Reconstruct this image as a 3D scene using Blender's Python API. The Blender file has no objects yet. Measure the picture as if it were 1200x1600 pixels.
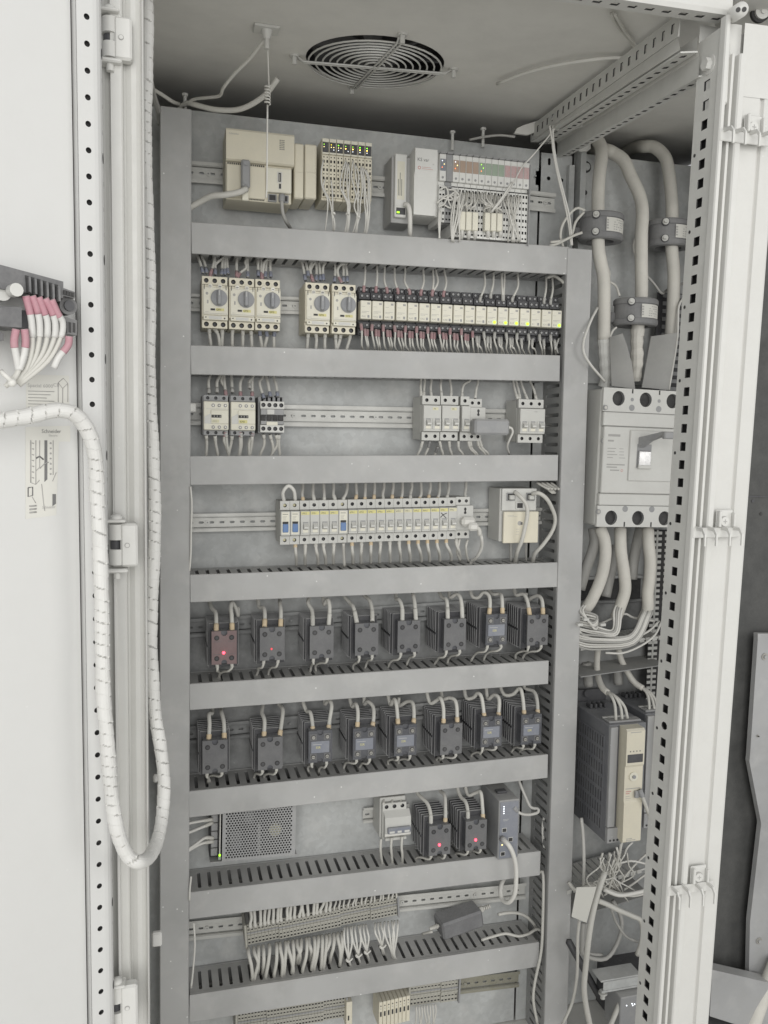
import bpy, math, random
from math import sin, cos, pi, radians, floor
from mathutils import Vector, Matrix

# ------------------------------------------------------------------ camera, world, lamps, exposure
S = 0.001                                   # everything below is written in millimetres
sc = bpy.context.scene
COL = sc.collection
F, YAW, PIT, ROL = 1300.8, radians(15.04), radians(-4.875), radians(0.862)
CAM = Vector((-47.65, -1496.2, 0.0))
_f = Vector((sin(YAW)*cos(PIT), cos(YAW)*cos(PIT), sin(PIT)))
_r0 = Vector((cos(YAW), -sin(YAW), 0)); _u0 = _r0.cross(_f)
_r = cos(ROL)*_r0 + sin(ROL)*_u0; _u = -sin(ROL)*_r0 + cos(ROL)*_u0
cd = bpy.data.cameras.new("camera"); cam = bpy.data.objects.new("camera", cd); COL.objects.link(cam)
m = Matrix((( _r.x, _u.x, -_f.x), (_r.y, _u.y, -_f.y), (_r.z, _u.z, -_f.z))).to_4x4()
m.translation = CAM*S
cam.matrix_world = m
cd.sensor_width = 36; cd.lens = F/1600*36; cd.clip_start = 0.02; cd.clip_end = 100
sc.camera = cam
W = bpy.data.worlds.new("World"); sc.world = W; W.use_nodes = True
bg = W.node_tree.nodes["Background"]
bg.inputs[0].default_value = (0.97, 0.985, 1.0, 1); bg.inputs[1].default_value = 0.52
def area(name, loc, target, sx, sy, power, col=(1, 1, 1)):
    l = bpy.data.lights.new(name, 'AREA'); l.shape = 'RECTANGLE'; l.size = sx; l.size_y = sy
    l.energy = power; l.color = col
    o = bpy.data.objects.new(name, l); COL.objects.link(o); o.location = loc
    o.rotation_euler = (Vector(target)-Vector(loc)).to_track_quat('-Z', 'Y').to_euler()
    return o
area("soft_front_key", (-0.35, -3.4, 0.35), (0.35, 0, -0.15), 2.4, 2.4, 74, (1.0, 0.99, 0.97))  # unseen area lamp added as a soft frontal key
area("side_fill", (2.6, -2.6, 0.5), (0.4, -0.3, -0.1), 1.2, 2.0, 22, (1.0, 0.98, 0.95))  # unseen area lamp added to brighten the right-hand panels
sc.view_settings.view_transform = 'Standard'; sc.view_settings.look = 'None'
sc.view_settings.exposure = -0.08; sc.view_settings.gamma = 1.0

# ------------------------------------------------------------------ pixel of the photograph -> point on a real plane
def ray(x, y): return _f + _r*((x-600)/F) - _u*((y-800)/F)
def UY(x, y, Y):
    d = ray(x, y); return CAM + d*((Y-CAM.y)/d.y)
def UPL(x, y, P, N):
    d = ray(x, y); return CAM + d*((P-CAM).dot(N)/d.dot(N))
def Ppts(l, ox=0, oy=0, z=1, Y0=0, Y1=None):
    """list of photo points -> 3d points, depth running from Y0 to Y1"""
    out = []; n = len(l)
    for i, q in enumerate(l):
        Y = q[2] if len(q) > 2 else (Y0 if Y1 is None else Y0+(Y1-Y0)*i/max(1, n-1))
        out.append(UY(ox+q[0]/z, oy+q[1]/z, Y))
    return out

# ------------------------------------------------------------------ materials
def mk(name, rgb, rough=0.55, dust=0.35, metal=0.0, stain=0.0, bump=0.15, spots=0.0, scale=1.0, spangle=False, dark_band=None,
       emit=None, dustcol=(0.47, 0.46, 0.43)):
    mt = bpy.data.materials.new(name); mt.use_nodes = True
    nt = mt.node_tree; N = nt.nodes; L = nt.links
    b = N["Principled BSDF"]; b.inputs["Roughness"].default_value = rough; b.inputs["Metallic"].default_value = metal
    b.inputs["Specular IOR Level"].default_value = 0.35
    if emit:
        b.inputs["Base Color"].default_value = (*rgb, 1)
        b.inputs["Emission Color"].default_value = (*rgb, 1); b.inputs["Emission Strength"].default_value = emit
        return mt
    geo = N.new("ShaderNodeNewGeometry")
    def noise(sc_, det=4, ro=0.6):
        n = N.new("ShaderNodeTexNoise"); n.inputs["Scale"].default_value = sc_; n.inputs["Detail"].default_value = det
        n.inputs["Roughness"].default_value = ro; L.new(geo.outputs["Position"], n.inputs["Vector"]); return n
    def ramp(src, a, b_, lo=0.0, hi=1.0):
        r = N.new("ShaderNodeMapRange"); r.inputs[1].default_value = a; r.inputs[2].default_value = b_
        r.inputs[3].default_value = lo; r.inputs[4].default_value = hi; r.clamp = True
        L.new(src, r.inputs[0]); return r.outputs[0]
    def mix(fac, a, b_):
        mx = N.new("ShaderNodeMix"); mx.data_type = 'RGBA'
        if isinstance(fac, float): mx.inputs[0].default_value = fac
        else: L.new(fac, mx.inputs[0])
        for k, v in ((6, a), (7, b_)):
            if isinstance(v, tuple): mx.inputs[k].default_value = (*v, 1)
            else: L.new(v, mx.inputs[k])
        return mx.outputs[2]
    def math_(op, a, b_):
        mm = N.new("ShaderNodeMath"); mm.operation = op; mm.use_clamp = True
        for k, v in ((0, a), (1, b_)):
            if isinstance(v, (int, float)): mm.inputs[k].default_value = v
            else: L.new(v, mm.inputs[k])
        return mm.outputs[0]
    col = rgb
    if spangle:
        v = N.new("ShaderNodeTexVoronoi"); v.inputs["Scale"].default_value = 120; L.new(geo.outputs["Position"], v.inputs["Vector"])
        sv = N.new("ShaderNodeSeparateColor"); L.new(v.outputs["Color"], sv.inputs[0])
        col = mix(ramp(sv.outputs[0], 0, 1, 0.0, 1.0), tuple(c*0.92 for c in rgb), tuple(min(1, c*1.06) for c in rgb))
    if dust > 0:
        n1 = noise(26*scale, 6, 0.65); n2 = noise(260, 3, 0.6)
        f1 = ramp(n1.outputs[0], 0.35, 0.68, dust*0.35, dust)
        # dust settles on faces that look up
        sx = N.new("ShaderNodeSeparateXYZ"); L.new(geo.outputs["Normal"], sx.inputs[0])
        up = ramp(sx.outputs[2], 0.3, 0.9, 0.0, 0.45*min(1, dust*2))
        f2 = math_('ADD', f1, up)
        f3 = math_('MULTIPLY', f2, ramp(n2.outputs[0], 0.3, 0.7, 0.75, 1.15))
        col = mix(f3, col, dustcol)
    if stain > 0:
        n3 = noise(6.5, 5, 0.55); n4 = noise(38, 4, 0.6)
        s1 = ramp(n3.outputs[0], 0.42, 0.68, 0.0, stain)
        s2 = math_('MULTIPLY', s1, ramp(n4.outputs[0], 0.25, 0.7, 0.6, 1.0))
        col = mix(s2, col, tuple(c*0.42 for c in rgb))
        s5 = ramp(noise(17, 4).outputs[0], 0.52, 0.72, 0.0, stain*0.6)
        col = mix(s5, col, (0.66, 0.65, 0.62))
    if dark_band:                                   # darker grey band between two heights, ragged edges
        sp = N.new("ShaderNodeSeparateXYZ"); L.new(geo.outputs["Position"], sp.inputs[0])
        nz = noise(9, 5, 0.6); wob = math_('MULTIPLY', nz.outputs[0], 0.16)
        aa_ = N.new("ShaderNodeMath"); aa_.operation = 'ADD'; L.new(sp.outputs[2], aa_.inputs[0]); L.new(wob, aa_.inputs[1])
        up_ = ramp(aa_.outputs[0], dark_band[1], dark_band[1]-0.05, 0.0, 1.0); lo_ = ramp(aa_.outputs[0], dark_band[0]-0.05, dark_band[0], 0.0, 1.0)
        f_s = math_('MULTIPLY', up_, lo_); f_s = math_('MULTIPLY', f_s, ramp(noise(30, 4).outputs[0], 0.3, 0.7, 0.5, dark_band[2]))
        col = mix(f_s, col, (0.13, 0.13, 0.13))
    if spots > 0:
        v = N.new("ShaderNodeTexVoronoi"); v.inputs["Scale"].default_value = 42; v.inputs["Randomness"].default_value = 1
        L.new(geo.outputs["Position"], v.inputs["Vector"])
        sv = N.new("ShaderNodeSeparateColor"); L.new(v.outputs["Color"], sv.inputs[0])
        a = ramp(v.outputs["Distance"], 0.03, 0.075, 1.0, 0.0)
        c_ = ramp(sv.outputs[1], 0.72, 0.9, 0.0, spots)
        col = mix(math_('MULTIPLY', a, c_), col, (0.8, 0.8, 0.78))
    if isinstance(col, tuple): b.inputs["Base Color"].default_value = (*col, 1)
    else: L.new(col, b.inputs["Base Color"])
    rn = noise(40, 3); L.new(ramp(rn.outputs[0], 0.3, 0.7, max(0.05, rough-0.1), min(1, rough+0.15)), b.inputs["Roughness"])
    if bump > 0:
        bp = N.new("ShaderNodeBump"); bp.inputs["Strength"].default_value = bump; bp.inputs["Distance"].default_value = 0.0006
        bn = noise(420, 4, 0.7); L.new(bn.outputs[0], bp.inputs["Height"]); L.new(bp.outputs[0], b.inputs["Normal"])
    return mt
M = dict(
 paint=mk("painted_steel_white", (0.63, 0.627, 0.60), 0.42, 0.22, spots=0.35, bump=0.05),
 door=mk("painted_door_white", (0.60, 0.60, 0.585), 0.45, 0.10, bump=0.04, spots=0.2),
 frame=mk("painted_frame_grey", (0.66, 0.66, 0.63), 0.5, 0.35, stain=0.12, spots=0.5),
 roof=mk("dusty_roof_sheet", (0.74, 0.73, 0.69), 0.7, 0.15, stain=0.15),
 duct=mk("grey_duct_plastic", (0.44, 0.442, 0.437), 0.5, 0.3, stain=0.32, spots=0.9, bump=0.08),
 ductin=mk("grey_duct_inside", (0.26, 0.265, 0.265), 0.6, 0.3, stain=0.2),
 plate=mk("galvanised_plate", (0.52, 0.535, 0.53), 0.5, 0.3, stain=0.5, spangle=True, spots=0.4, dark_band=(-0.56, -0.22, 0.85)),
 rail=mk("zinc_rail", (0.60, 0.60, 0.57), 0.45, 0.4, metal=0.1, stain=0.15),
 cream=mk("cream_plastic", (0.72, 0.675, 0.54), 0.5, 0.25),
 creampale=mk("pale_cream_plastic", (0.76, 0.735, 0.62), 0.5, 0.2),  # a paler cream plastic of its own
 lgrey=mk("light_grey_plastic", (0.63, 0.63, 0.60), 0.5, 0.3),
 mcb=mk("breaker_grey_plastic", (0.55, 0.55, 0.52), 0.5, 0.25),
 mgrey=mk("mid_grey_plastic", (0.27, 0.275, 0.285), 0.5, 0.35),
 ssr=mk("dusty_relay_cover", (0.125, 0.125, 0.13), 0.55, 0.4, dustcol=(0.25, 0.25, 0.245)),
 ssrblk=mk("smoked_relay_body", (0.07, 0.073, 0.085), 0.35, 0.3, dustcol=(0.25, 0.25, 0.25)),
 ssrred=mk("red_lit_relay_cover", (0.19, 0.125, 0.125), 0.55, 0.4, dustcol=(0.27, 0.235, 0.23)),  # LED glow painted into the cover and its dust colour
 sink=mk("dusty_black_heatsink", (0.04, 0.04, 0.045), 0.5, 0.35, dustcol=(0.17, 0.17, 0.17)),
 dark=mk("dark_grey_plastic", (0.055, 0.055, 0.06), 0.55, 0.3, dustcol=(0.2, 0.2, 0.2)),
 black=mk("black_recess", (0.02, 0.02, 0.022), 0.7, 0.12),  # black parts, and painted shade inside holes, slots and mesh
 screw=mk("zinc_screw", (0.40, 0.39, 0.36), 0.4, 0.4, metal=0.5),
 brass=mk("yellow_chromate_screw", (0.45, 0.42, 0.25), 0.4, 0.3, metal=0.5),
 dial=mk("grey_dial", (0.25, 0.26, 0.28), 0.45, 0.35),
 wire=mk("dusty_white_wire", (0.60, 0.59, 0.545), 0.6, 0.35, dustcol=(0.43, 0.42, 0.39)),
 wireg=mk("dusty_grey_wire", (0.42, 0.415, 0.39), 0.6, 0.4, dustcol=(0.33, 0.325, 0.31)),
 wired=mk("dusty_dark_wire", (0.20, 0.20, 0.20), 0.6, 0.5, dustcol=(0.36, 0.355, 0.34)),
 wirew=mk("clean_white_wire", (0.68, 0.67, 0.63), 0.5, 0.15),
 power=mk("dusty_power_cable", (0.66, 0.64, 0.58), 0.6, 0.4, stain=0.15),
 wrap=mk("white_spiral_wrap", (0.68, 0.675, 0.65), 0.5, 0.25, spots=0.8, stain=0.18),
 pink=mk("pink_ferrule", (0.30, 0.15, 0.165), 0.5, 0.35),
 pinkb=mk("bright_pink_ferrule", (0.46, 0.20, 0.25), 0.5, 0.3),
 blue=mk("blue_grey_ferrule", (0.15, 0.17, 0.24), 0.5, 0.3),
 tan=mk("cream_cable_sleeve", (0.66, 0.52, 0.33), 0.55, 0.2),
 yellow=mk("yellow_marker", (0.68, 0.63, 0.25), 0.5, 0.25),
 yellowp=mk("pale_yellow_marker", (0.66, 0.63, 0.42), 0.5, 0.2),
 orange=mk("orange_window", (0.40, 0.29, 0.22), 0.4, 0.25),
 green=mk("green_window", (0.30, 0.38, 0.29), 0.4, 0.25),
 rose=mk("rose_window", (0.52, 0.37, 0.37), 0.4, 0.25),
 bluet=mk("blue_toggle", (0.10, 0.20, 0.42), 0.45, 0.2),
 bluep=mk("blue_grey_panel", (0.19, 0.205, 0.25), 0.5, 0.3),
 ink=mk("grey_print", (0.14, 0.14, 0.14), 0.7, 0.1), inkl=mk("faded_print", (0.38, 0.375, 0.36), 0.7, 0.1),
 inkb=mk("black_ink", (0.03, 0.03, 0.03), 0.6, 0.0),
 inkr=mk("red_print", (0.55, 0.25, 0.23), 0.6, 0.1),
 paper=mk("paper_sticker", (0.62, 0.612, 0.565), 0.6, 0.1, bump=0.02),
 ringd=mk("transformer_ring", (0.16, 0.16, 0.165), 0.5, 0.3, dustcol=(0.4, 0.4, 0.38)),
 card=mk("grey_barrier_card", (0.30, 0.30, 0.29), 0.7, 0.3),
 silver=mk("silver_lever_face", (0.50, 0.50, 0.50), 0.3, 0.2, metal=0.6),
 drive=mk("dark_blue_grey_casing", (0.145, 0.15, 0.165), 0.5, 0.35, dustcol=(0.32, 0.32, 0.32)),
 olive=mk("olive_rail", (0.24, 0.23, 0.17), 0.5, 0.35),
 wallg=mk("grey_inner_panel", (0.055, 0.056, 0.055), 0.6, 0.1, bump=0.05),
 trim=mk("bare_steel_cover", (0.40, 0.405, 0.41), 0.4, 0.3, metal=0.2, stain=0.3, spots=1.0),
 busg=mk("pale_bus_plastic", (0.74, 0.74, 0.71), 0.5, 0.2),
 floorm=mk("pale_concrete_floor", (0.62, 0.61, 0.58), 0.7, 0.2),
 fin=mk("dusty_fin_lit_edge", (0.24, 0.24, 0.245), 0.5, 0.5, dustcol=(0.42, 0.42, 0.41)),  # fin edges: dust, with the lit edge painted in
 cblock=mk("contact_block_plastic", (0.09, 0.09, 0.095), 0.5, 0.4, dustcol=(0.38, 0.375, 0.36)),
 term=mk("beige_grey_terminal", (0.40, 0.39, 0.34), 0.5, 0.25),
 brick=mk("power_brick_plastic", (0.13, 0.13, 0.135), 0.5, 0.4, dustcol=(0.3, 0.3, 0.3)),
 ledr=mk("red_led", (1.0, 0.06, 0.10), emit=5.0), ledrd=mk("dim_red_led", (0.9, 0.10, 0.12), emit=0.7),
 ledg=mk("green_led", (0.40, 0.95, 0.04), emit=1.7), ledy=mk("yellow_led", (1.0, 0.85, 0.35), emit=2.0),
 ledw=mk("white_led", (0.9, 0.95, 1.0), emit=1.6), ledo=mk("orange_led", (1.0, 0.25, 0.08), emit=1.8),
)

# ------------------------------------------------------------------ mesh builder
class MB:
    def __init__(s): s.v = []; s.f = []; s.mi = []; s.sm = []; s.mats = []
    def mat(s, k):
        if k not in s.mats: s.mats.append(k)
        return s.mats.index(k)
    def add(s, vs, fs, k, smooth=False):
        o = len(s.v); s.v += [tuple(q) for q in vs]; i = s.mat(k)
        for f in fs: s.f.append(tuple(o+j for j in f)); s.mi.append(i); s.sm.append(smooth)
        return s
    def box(s, x0, x1, y0, y1, z0, z1, k, c=0.0):
        X = sorted((x0, x1)); Y = sorted((y0, y1)); Z = sorted((z0, z1))
        c = min(c, (X[1]-X[0])*.45, (Y[1]-Y[0])*.45, (Z[1]-Z[0])*.45)
        if c <= 0.01:
            vs = [(X[i], Y[j], Z[l]) for i in (0, 1) for j in (0, 1) for l in (0, 1)]
            return s.add(vs, [(0,1,3,2),(4,6,7,5),(0,4,5,1),(2,3,7,6),(0,2,6,4),(1,5,7,3)], k)
        vs = []; idx = {}
        for i in (0, 1):
            for j in (0, 1):
                for l in (0, 1):
                    for a in (0, 1, 2):
                        q = [X[i]+(c if i == 0 else -c), Y[j]+(c if j == 0 else -c), Z[l]+(c if l == 0 else -c)]
                        q[a] = (X[i], Y[j], Z[l])[a]
                        idx[(i, j, l, a)] = len(vs); vs.append(tuple(q))
        fs = []
        for a in (0, 1, 2):
            b_, c_ = [t for t in (0, 1, 2) if t != a]
            for sd in (0, 1):
                q = []
                for (p1, p2) in ((0, 0), (1, 0), (1, 1), (0, 1)):
                    key = [0, 0, 0]; key[a] = sd; key[b_] = p1; key[c_] = p2
                    q.append(idx[(*key, a)])
                if (sd == 0) ^ (a == 1): q.reverse()
                fs.append(tuple(q))
        for a in (0, 1, 2):                      # edges along axis a
            b_, c_ = [t for t in (0, 1, 2) if t != a]
            for p1 in (0, 1):
                for p2 in (0, 1):
                    k0 = [0, 0, 0]; k0[b_] = p1; k0[c_] = p2; k1 = list(k0); k1[a] = 1
                    q = [idx[(*k0, b_)], idx[(*k1, b_)], idx[(*k1, c_)], idx[(*k0, c_)]]
                    fs.append(tuple(q))
        for i in (0, 1):
            for j in (0, 1):
                for l in (0, 1): fs.append((idx[(i,j,l,0)], idx[(i,j,l,1)], idx[(i,j,l,2)]))
        return s.add(vs, fs, k)
    def cyl(s, c, axis, r, h, k, n=16, r2=None, ang0=0.0):
        """c = centre of one end, extends h along axis"""
        c = Vector(c); ax = Vector(axis).normalized(); t = Vector((0, 0, 1)) if abs(ax.z) < 0.9 else Vector((1, 0, 0))
        u = ax.cross(t).normalized(); w = ax.cross(u); r2 = r if r2 is None else r2
        vs = []
        for q, rr in ((c, r), (c+ax*h, r2)):
            for i in range(n):
                a = 2*pi*i/n+ang0; vs.append(q+u*cos(a)*rr+w*sin(a)*rr)
        s.add(vs, [(i, (i+1) % n, n+(i+1) % n, n+i) for i in range(n)], k, n > 8)
        s.add(vs, [tuple(range(n))[::-1], tuple(range(n, 2*n))], k)
        return s
    def sphere(s, c, r, k, n=10, sq=(1, 1, 1)):
        vs = []; c = Vector(c)
        for i in range(n//2+1):
            a = pi*i/(n//2)
            for j in range(n):
                b_ = 2*pi*j/n; vs.append((c.x+r*sq[0]*sin(a)*cos(b_), c.y+r*sq[1]*sin(a)*sin(b_), c.z+r*sq[2]*cos(a)))
        fs = [(i*n+j, i*n+(j+1) % n, (i+1)*n+(j+1) % n, (i+1)*n+j) for i in range(n//2) for j in range(n)]
        return s.add(vs, fs, k, True)
    def tube(s, pts, r, k, n=8, sub=4, prof=None):
        P = smooth(pts, sub) if sub > 1 else [Vector(q) for q in pts]
        T = []
        for i in range(len(P)):
            t = P[min(i+1, len(P)-1)]-P[max(i-1, 0)]
            T.append(t.normalized() if t.length > 1e-6 else Vector((0, 0, 1)))
        up = Vector((0, 1, 0)) if abs(T[0].y) < 0.9 else Vector((1, 0, 0))
        u = (up-T[0]*up.dot(T[0])).normalized(); vs = []; L = 0.0
        for i, q in enumerate(P):
            if i: L += (q-P[i-1]).length
            u = (u-T[i]*u.dot(T[i])).normalized(); w = T[i].cross(u)
            for j in range(n):
                a = 2*pi*j/n
                rr = r if not prof else prof(L, a, r)
                vs.append(q+u*cos(a)*rr+w*sin(a)*rr)
        fs = [(i*n+j, i*n+(j+1) % n, (i+1)*n+(j+1) % n, (i+1)*n+j) for i in range(len(P)-1) for j in range(n)]
        fs += [tuple(range(n))[::-1], tuple(range((len(P)-1)*n, len(P)*n))]
        return s.add(vs, fs, k, prof is None)
    def prism(s, poly, d0, d1, k, frame=None):
        """poly in (a,b); frame maps (a,b,d) to xyz; default x,z polygon extruded in y"""
        fr = frame or (lambda a, b_, d: (a, d, b_)); n = len(poly)
        vs = [fr(a, b_, d0) for a, b_ in poly]+[fr(a, b_, d1) for a, b_ in poly]
        fs = [(i, (i+1) % n, n+(i+1) % n, n+i) for i in range(n)]+[tuple(range(n))[::-1], tuple(range(n, 2*n))]
        return s.add(vs, fs, k)
    def perf(s, O, U, V, t, cells, k, kin=None, outer=True, back=True):
        """sheet with holes: O + u*U + v*V, thickness t against U x V; cell=(u0,v0,u1,v1,hole), hole=(cu,cv,ru,rv,kind)"""
        O = Vector(O); U = Vector(U).normalized(); V = Vector(V).normalized(); N = U.cross(V)
        kin = kin or k
        P = lambda u_, v_, d: O+U*u_+V*v_-N*d
        for (u0, v0, u1, v1, h) in cells:
            if h is None:
                s.add([P(u0,v0,0),P(u1,v0,0),P(u1,v1,0),P(u0,v1,0)], [(0,1,2,3)], k)
                if back: s.add([P(u0,v0,t),P(u1,v0,t),P(u1,v1,t),P(u0,v1,t)], [(3,2,1,0)], k)
                continue
            cu, cv, ru, rv, kind = h
            hp = []; bp = []
            if kind == 'r': an = [45, 135, 225, 315]
            elif kind == '6': an = [0, 60, 120, 180, 240, 300]
            elif kind == '8': an = [22.5+45*i for i in range(8)]
            elif kind == 's': an = None
            else: an = [i*22.5 for i in range(16)]
            if kind == 's':                     # slot: stadium with its long side along the larger radius
                rr = min(ru, rv); pts = []
                for i in range(12):
                    a = 2*pi*(i+.5)/12; x, y = cos(a)*rr, sin(a)*rr
                    if rv > ru: y += (rv-rr) if y > 0 else -(rv-rr)
                    else: x += (ru-rr) if x > 0 else -(ru-rr)
                    pts.append((x, y))
            elif kind == 'r': pts = [(ru, rv), (-ru, rv), (-ru, -rv), (ru, -rv)]
            else: pts = [(cos(radians(a))*ru, sin(radians(a))*rv) for a in an]
            n = len(pts)
            hp = [(cu+x, cv+y) for x, y in pts]
            corners = [(u1, v1), (u0, v1), (u0, v0), (u1, v0)]
            for x, y in pts:
                sc_ = 1e9
                if x > 1e-6: sc_ = min(sc_, (u1-cu)/x)
                if x < -1e-6: sc_ = min(sc_, (u0-cu)/x)
                if y > 1e-6: sc_ = min(sc_, (v1-cv)/y)
                if y < -1e-6: sc_ = min(sc_, (v0-cv)/y)
                bp.append((cu+x*sc_, cv+y*sc_))
            if n == 4 and kind == 'r': bp = corners
            def side(q):
                if abs(q[0]-u1) < 1e-6: return 0
                if abs(q[1]-v1) < 1e-6: return 1
                if abs(q[0]-u0) < 1e-6: return 2
                return 3
            for d, flip in ((0, False), (t, True)) if back else ((0, False),):
                for i in range(n):
                    j = (i+1) % n
                    poly = [hp[i], bp[i]]
                    if not (n == 4 and kind == 'r'):
                        a, b_ = side(bp[i]), side(bp[j])
                        while a != b_:
                            cn = {0: (u1, v1), 1: (u0, v1), 2: (u0, v0), 3: (u1, v0)}[a]
                            if abs(cn[0]-bp[i][0])+abs(cn[1]-bp[i][1]) > 1e-5 and abs(cn[0]-bp[j][0])+abs(cn[1]-bp[j][1]) > 1e-5: poly.append(cn)
                            a = (a+1) % 4
                    poly += [bp[j], hp[j]]
                    vs = [P(x, y, d) for x, y in poly]
                    s.add(vs, [tuple(range(len(vs)))[::(-1 if flip else 1)]], k)
            vs = [P(x, y, 0) for x, y in hp]+[P(x, y, t) for x, y in hp]
            s.add(vs, [(i, n+i, n+(i+1) % n, (i+1) % n) for i in range(n)], kin)
        if outer:
            a0 = min(c[0] for c in cells); a1 = max(c[2] for c in cells); b0 = min(c[1] for c in cells); b1 = max(c[3] for c in cells)
            q = [(a0, b0), (a1, b0), (a1, b1), (a0, b1)]
            vs = [P(x, y, 0) for x, y in q]+[P(x, y, t) for x, y in q]
            s.add(vs, [(i, 4+i, 4+(i+1) % 4, (i+1) % 4) for i in range(4)], k)
        return s
    def mesh(s, name):
        me = bpy.data.meshes.new(name)
        me.from_pydata([(x*S, y*S, z*S) for x, y, z in s.v], [], s.f)
        for k in s.mats: me.materials.append(M[k])
        me.polygons.foreach_set("material_index", s.mi); me.polygons.foreach_set("use_smooth", s.sm)
        me.update(); return me
    def split(s):
        """the primitives of this builder, gathered into clusters that touch"""
        n = len(s.v); par = list(range(n))
        def fd(i):
            while par[i] != i: par[i] = par[par[i]]; i = par[i]
            return i
        for f in s.f:
            for j in f[1:]: par[fd(j)] = fd(f[0])
        bx = {}
        for i, q in enumerate(s.v):
            k = fd(i); bb = bx.setdefault(k, [list(q), list(q)])
            for t in range(3): bb[0][t] = min(bb[0][t], q[t]); bb[1][t] = max(bb[1][t], q[t])
        ks = list(bx); cl = {k: k for k in ks}
        def fc_(k):
            while cl[k] != k: k = cl[k]
            return k
        for i, a in enumerate(ks):
            for c in ks[i+1:]:
                A, B = bx[a], bx[c]
                if all(A[0][t] <= B[1][t]+.6 and B[0][t] <= A[1][t]+.6 for t in range(3)): cl[fc_(a)] = fc_(c)
        out = {}
        for fi, f in enumerate(s.f): out.setdefault(fc_(fd(f[0])), []).append(fi)
        res = []
        for fl in out.values():
            b_ = MB(); mp = {}
            for fi in fl:
                f2 = []
                for i in s.f[fi]:
                    if i not in mp: mp[i] = len(b_.v); b_.v.append(s.v[i])
                    f2.append(mp[i])
                b_.f.append(tuple(f2)); b_.mi.append(b_.mat(s.mats[s.mi[fi]])); b_.sm.append(s.sm[fi])
            res.append(b_)
        return res
    def build(s, name, parent=None):
        if parent and name in ('screw', 'terminal_screw', 'lug', 'cap_nut', 'indicator_light', 'slotted', 'latch_tooth', 'inner_component', 'bolt', 'pin', 'usb_port', 'toggle', 'panel_screw', 'push_bar', 'upper_fin', 'terminal_bay', 'top_terminal'):
            cs = s.split()
            if 1 < len(cs) <= 12:
                for c in cs: o = c.build1(name, parent)
                return o
        return s.build1(name, parent)
    def build1(s, name, parent=None):
        o = bpy.data.objects.new(name, s.mesh(name)); COL.objects.link(o)
        if parent: o.parent = parent
        return o
def smooth(pts, sub):
    P = [Vector(q) for q in pts]
    if len(P) < 3: 
        if len(P) == 2: return [P[0]+(P[1]-P[0])*i/3 for i in range(4)]
        return P
    P = [P[0]*2-P[1]]+P+[P[-1]*2-P[-2]]; out = []
    for i in range(1, len(P)-2):
        a, b_, c, d = P[i-1], P[i], P[i+1], P[i+2]
        for j in range(sub):
            t = j/sub
            out.append(0.5*((2*b_)+(c-a)*t+(2*a-5*b_+4*c-d)*t*t+(3*b_-a-3*c+d)*t**3))
    out.append(P[-2]); return out
def tag(o, label, cat, group=None, kind=None):
    o['label'] = label; o['category'] = cat
    if group: o['group'] = group
    if kind: o['kind'] = kind
    return o
def empty(name, loc, label, cat, group=None, rz=0.0):
    o = bpy.data.objects.new(name, None); COL.objects.link(o); o.empty_display_size = 0.01
    o.location = Vector(loc)*S; o.rotation_euler = (0, 0, rz); return tag(o, label, cat, group)
def copy_tree(o, loc, label, group=None, rz=None):
    def rec(a, par):
        c = a.copy(); COL.objects.link(c)
        if par: c.parent = par
        for ch in [q for q in bpy.data.objects if q.parent == a]: rec(ch, c)
        return c
    r = rec(o, None); r.location = Vector(loc)*S; r['label'] = label
    if group: r['group'] = group
    if rz is not None: r.rotation_euler = (0, 0, rz)
    return r
_ORD = ["first", "second", "third", "fourth", "fifth", "sixth", "seventh", "eighth", "ninth", "tenth", "eleventh", "twelfth",
        "thirteenth", "fourteenth", "fifteenth", "sixteenth", "seventeenth", "eighteenth", "nineteenth", "twentieth"]
def nth(i):
    if i < 20: return _ORD[i]
    tens = {2: "twenty", 3: "thirty", 4: "forty", 5: "fifty"}
    n = i+1
    if n % 10 == 0: return {30: "thirtieth", 40: "fortieth", 50: "fiftieth"}[n]
    return tens[n//10]+"-"+_ORD[n % 10-1]
_tc = {}
def text(s_, size, loc, parent, k='ink', rot=(pi/2, 0, 0), name='lettering', align='LEFT', sx=1.0):
    key = (s_, size, k, align)
    if key not in _tc:
        c = bpy.data.curves.new("t", 'FONT'); c.body = s_; c.size = size*S; c.extrude = 0.00006; c.align_x = align
        c.resolution_u = 2
        t = bpy.data.objects.new("t", c); COL.objects.link(t)
        dg = bpy.context.evaluated_depsgraph_get(); me = bpy.data.meshes.new_from_object(t.evaluated_get(dg))
        me.materials.clear(); me.materials.append(M[k]); me.name = "lettering"
        bpy.data.objects.remove(t); bpy.data.curves.remove(c); _tc[key] = me
    o = bpy.data.objects.new(name, _tc[key]); COL.objects.link(o); o.parent = parent
    o.location = Vector(loc)*S; o.rotation_euler = rot; o.scale = (sx, 1, 1); return o
JOIN = {}
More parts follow.
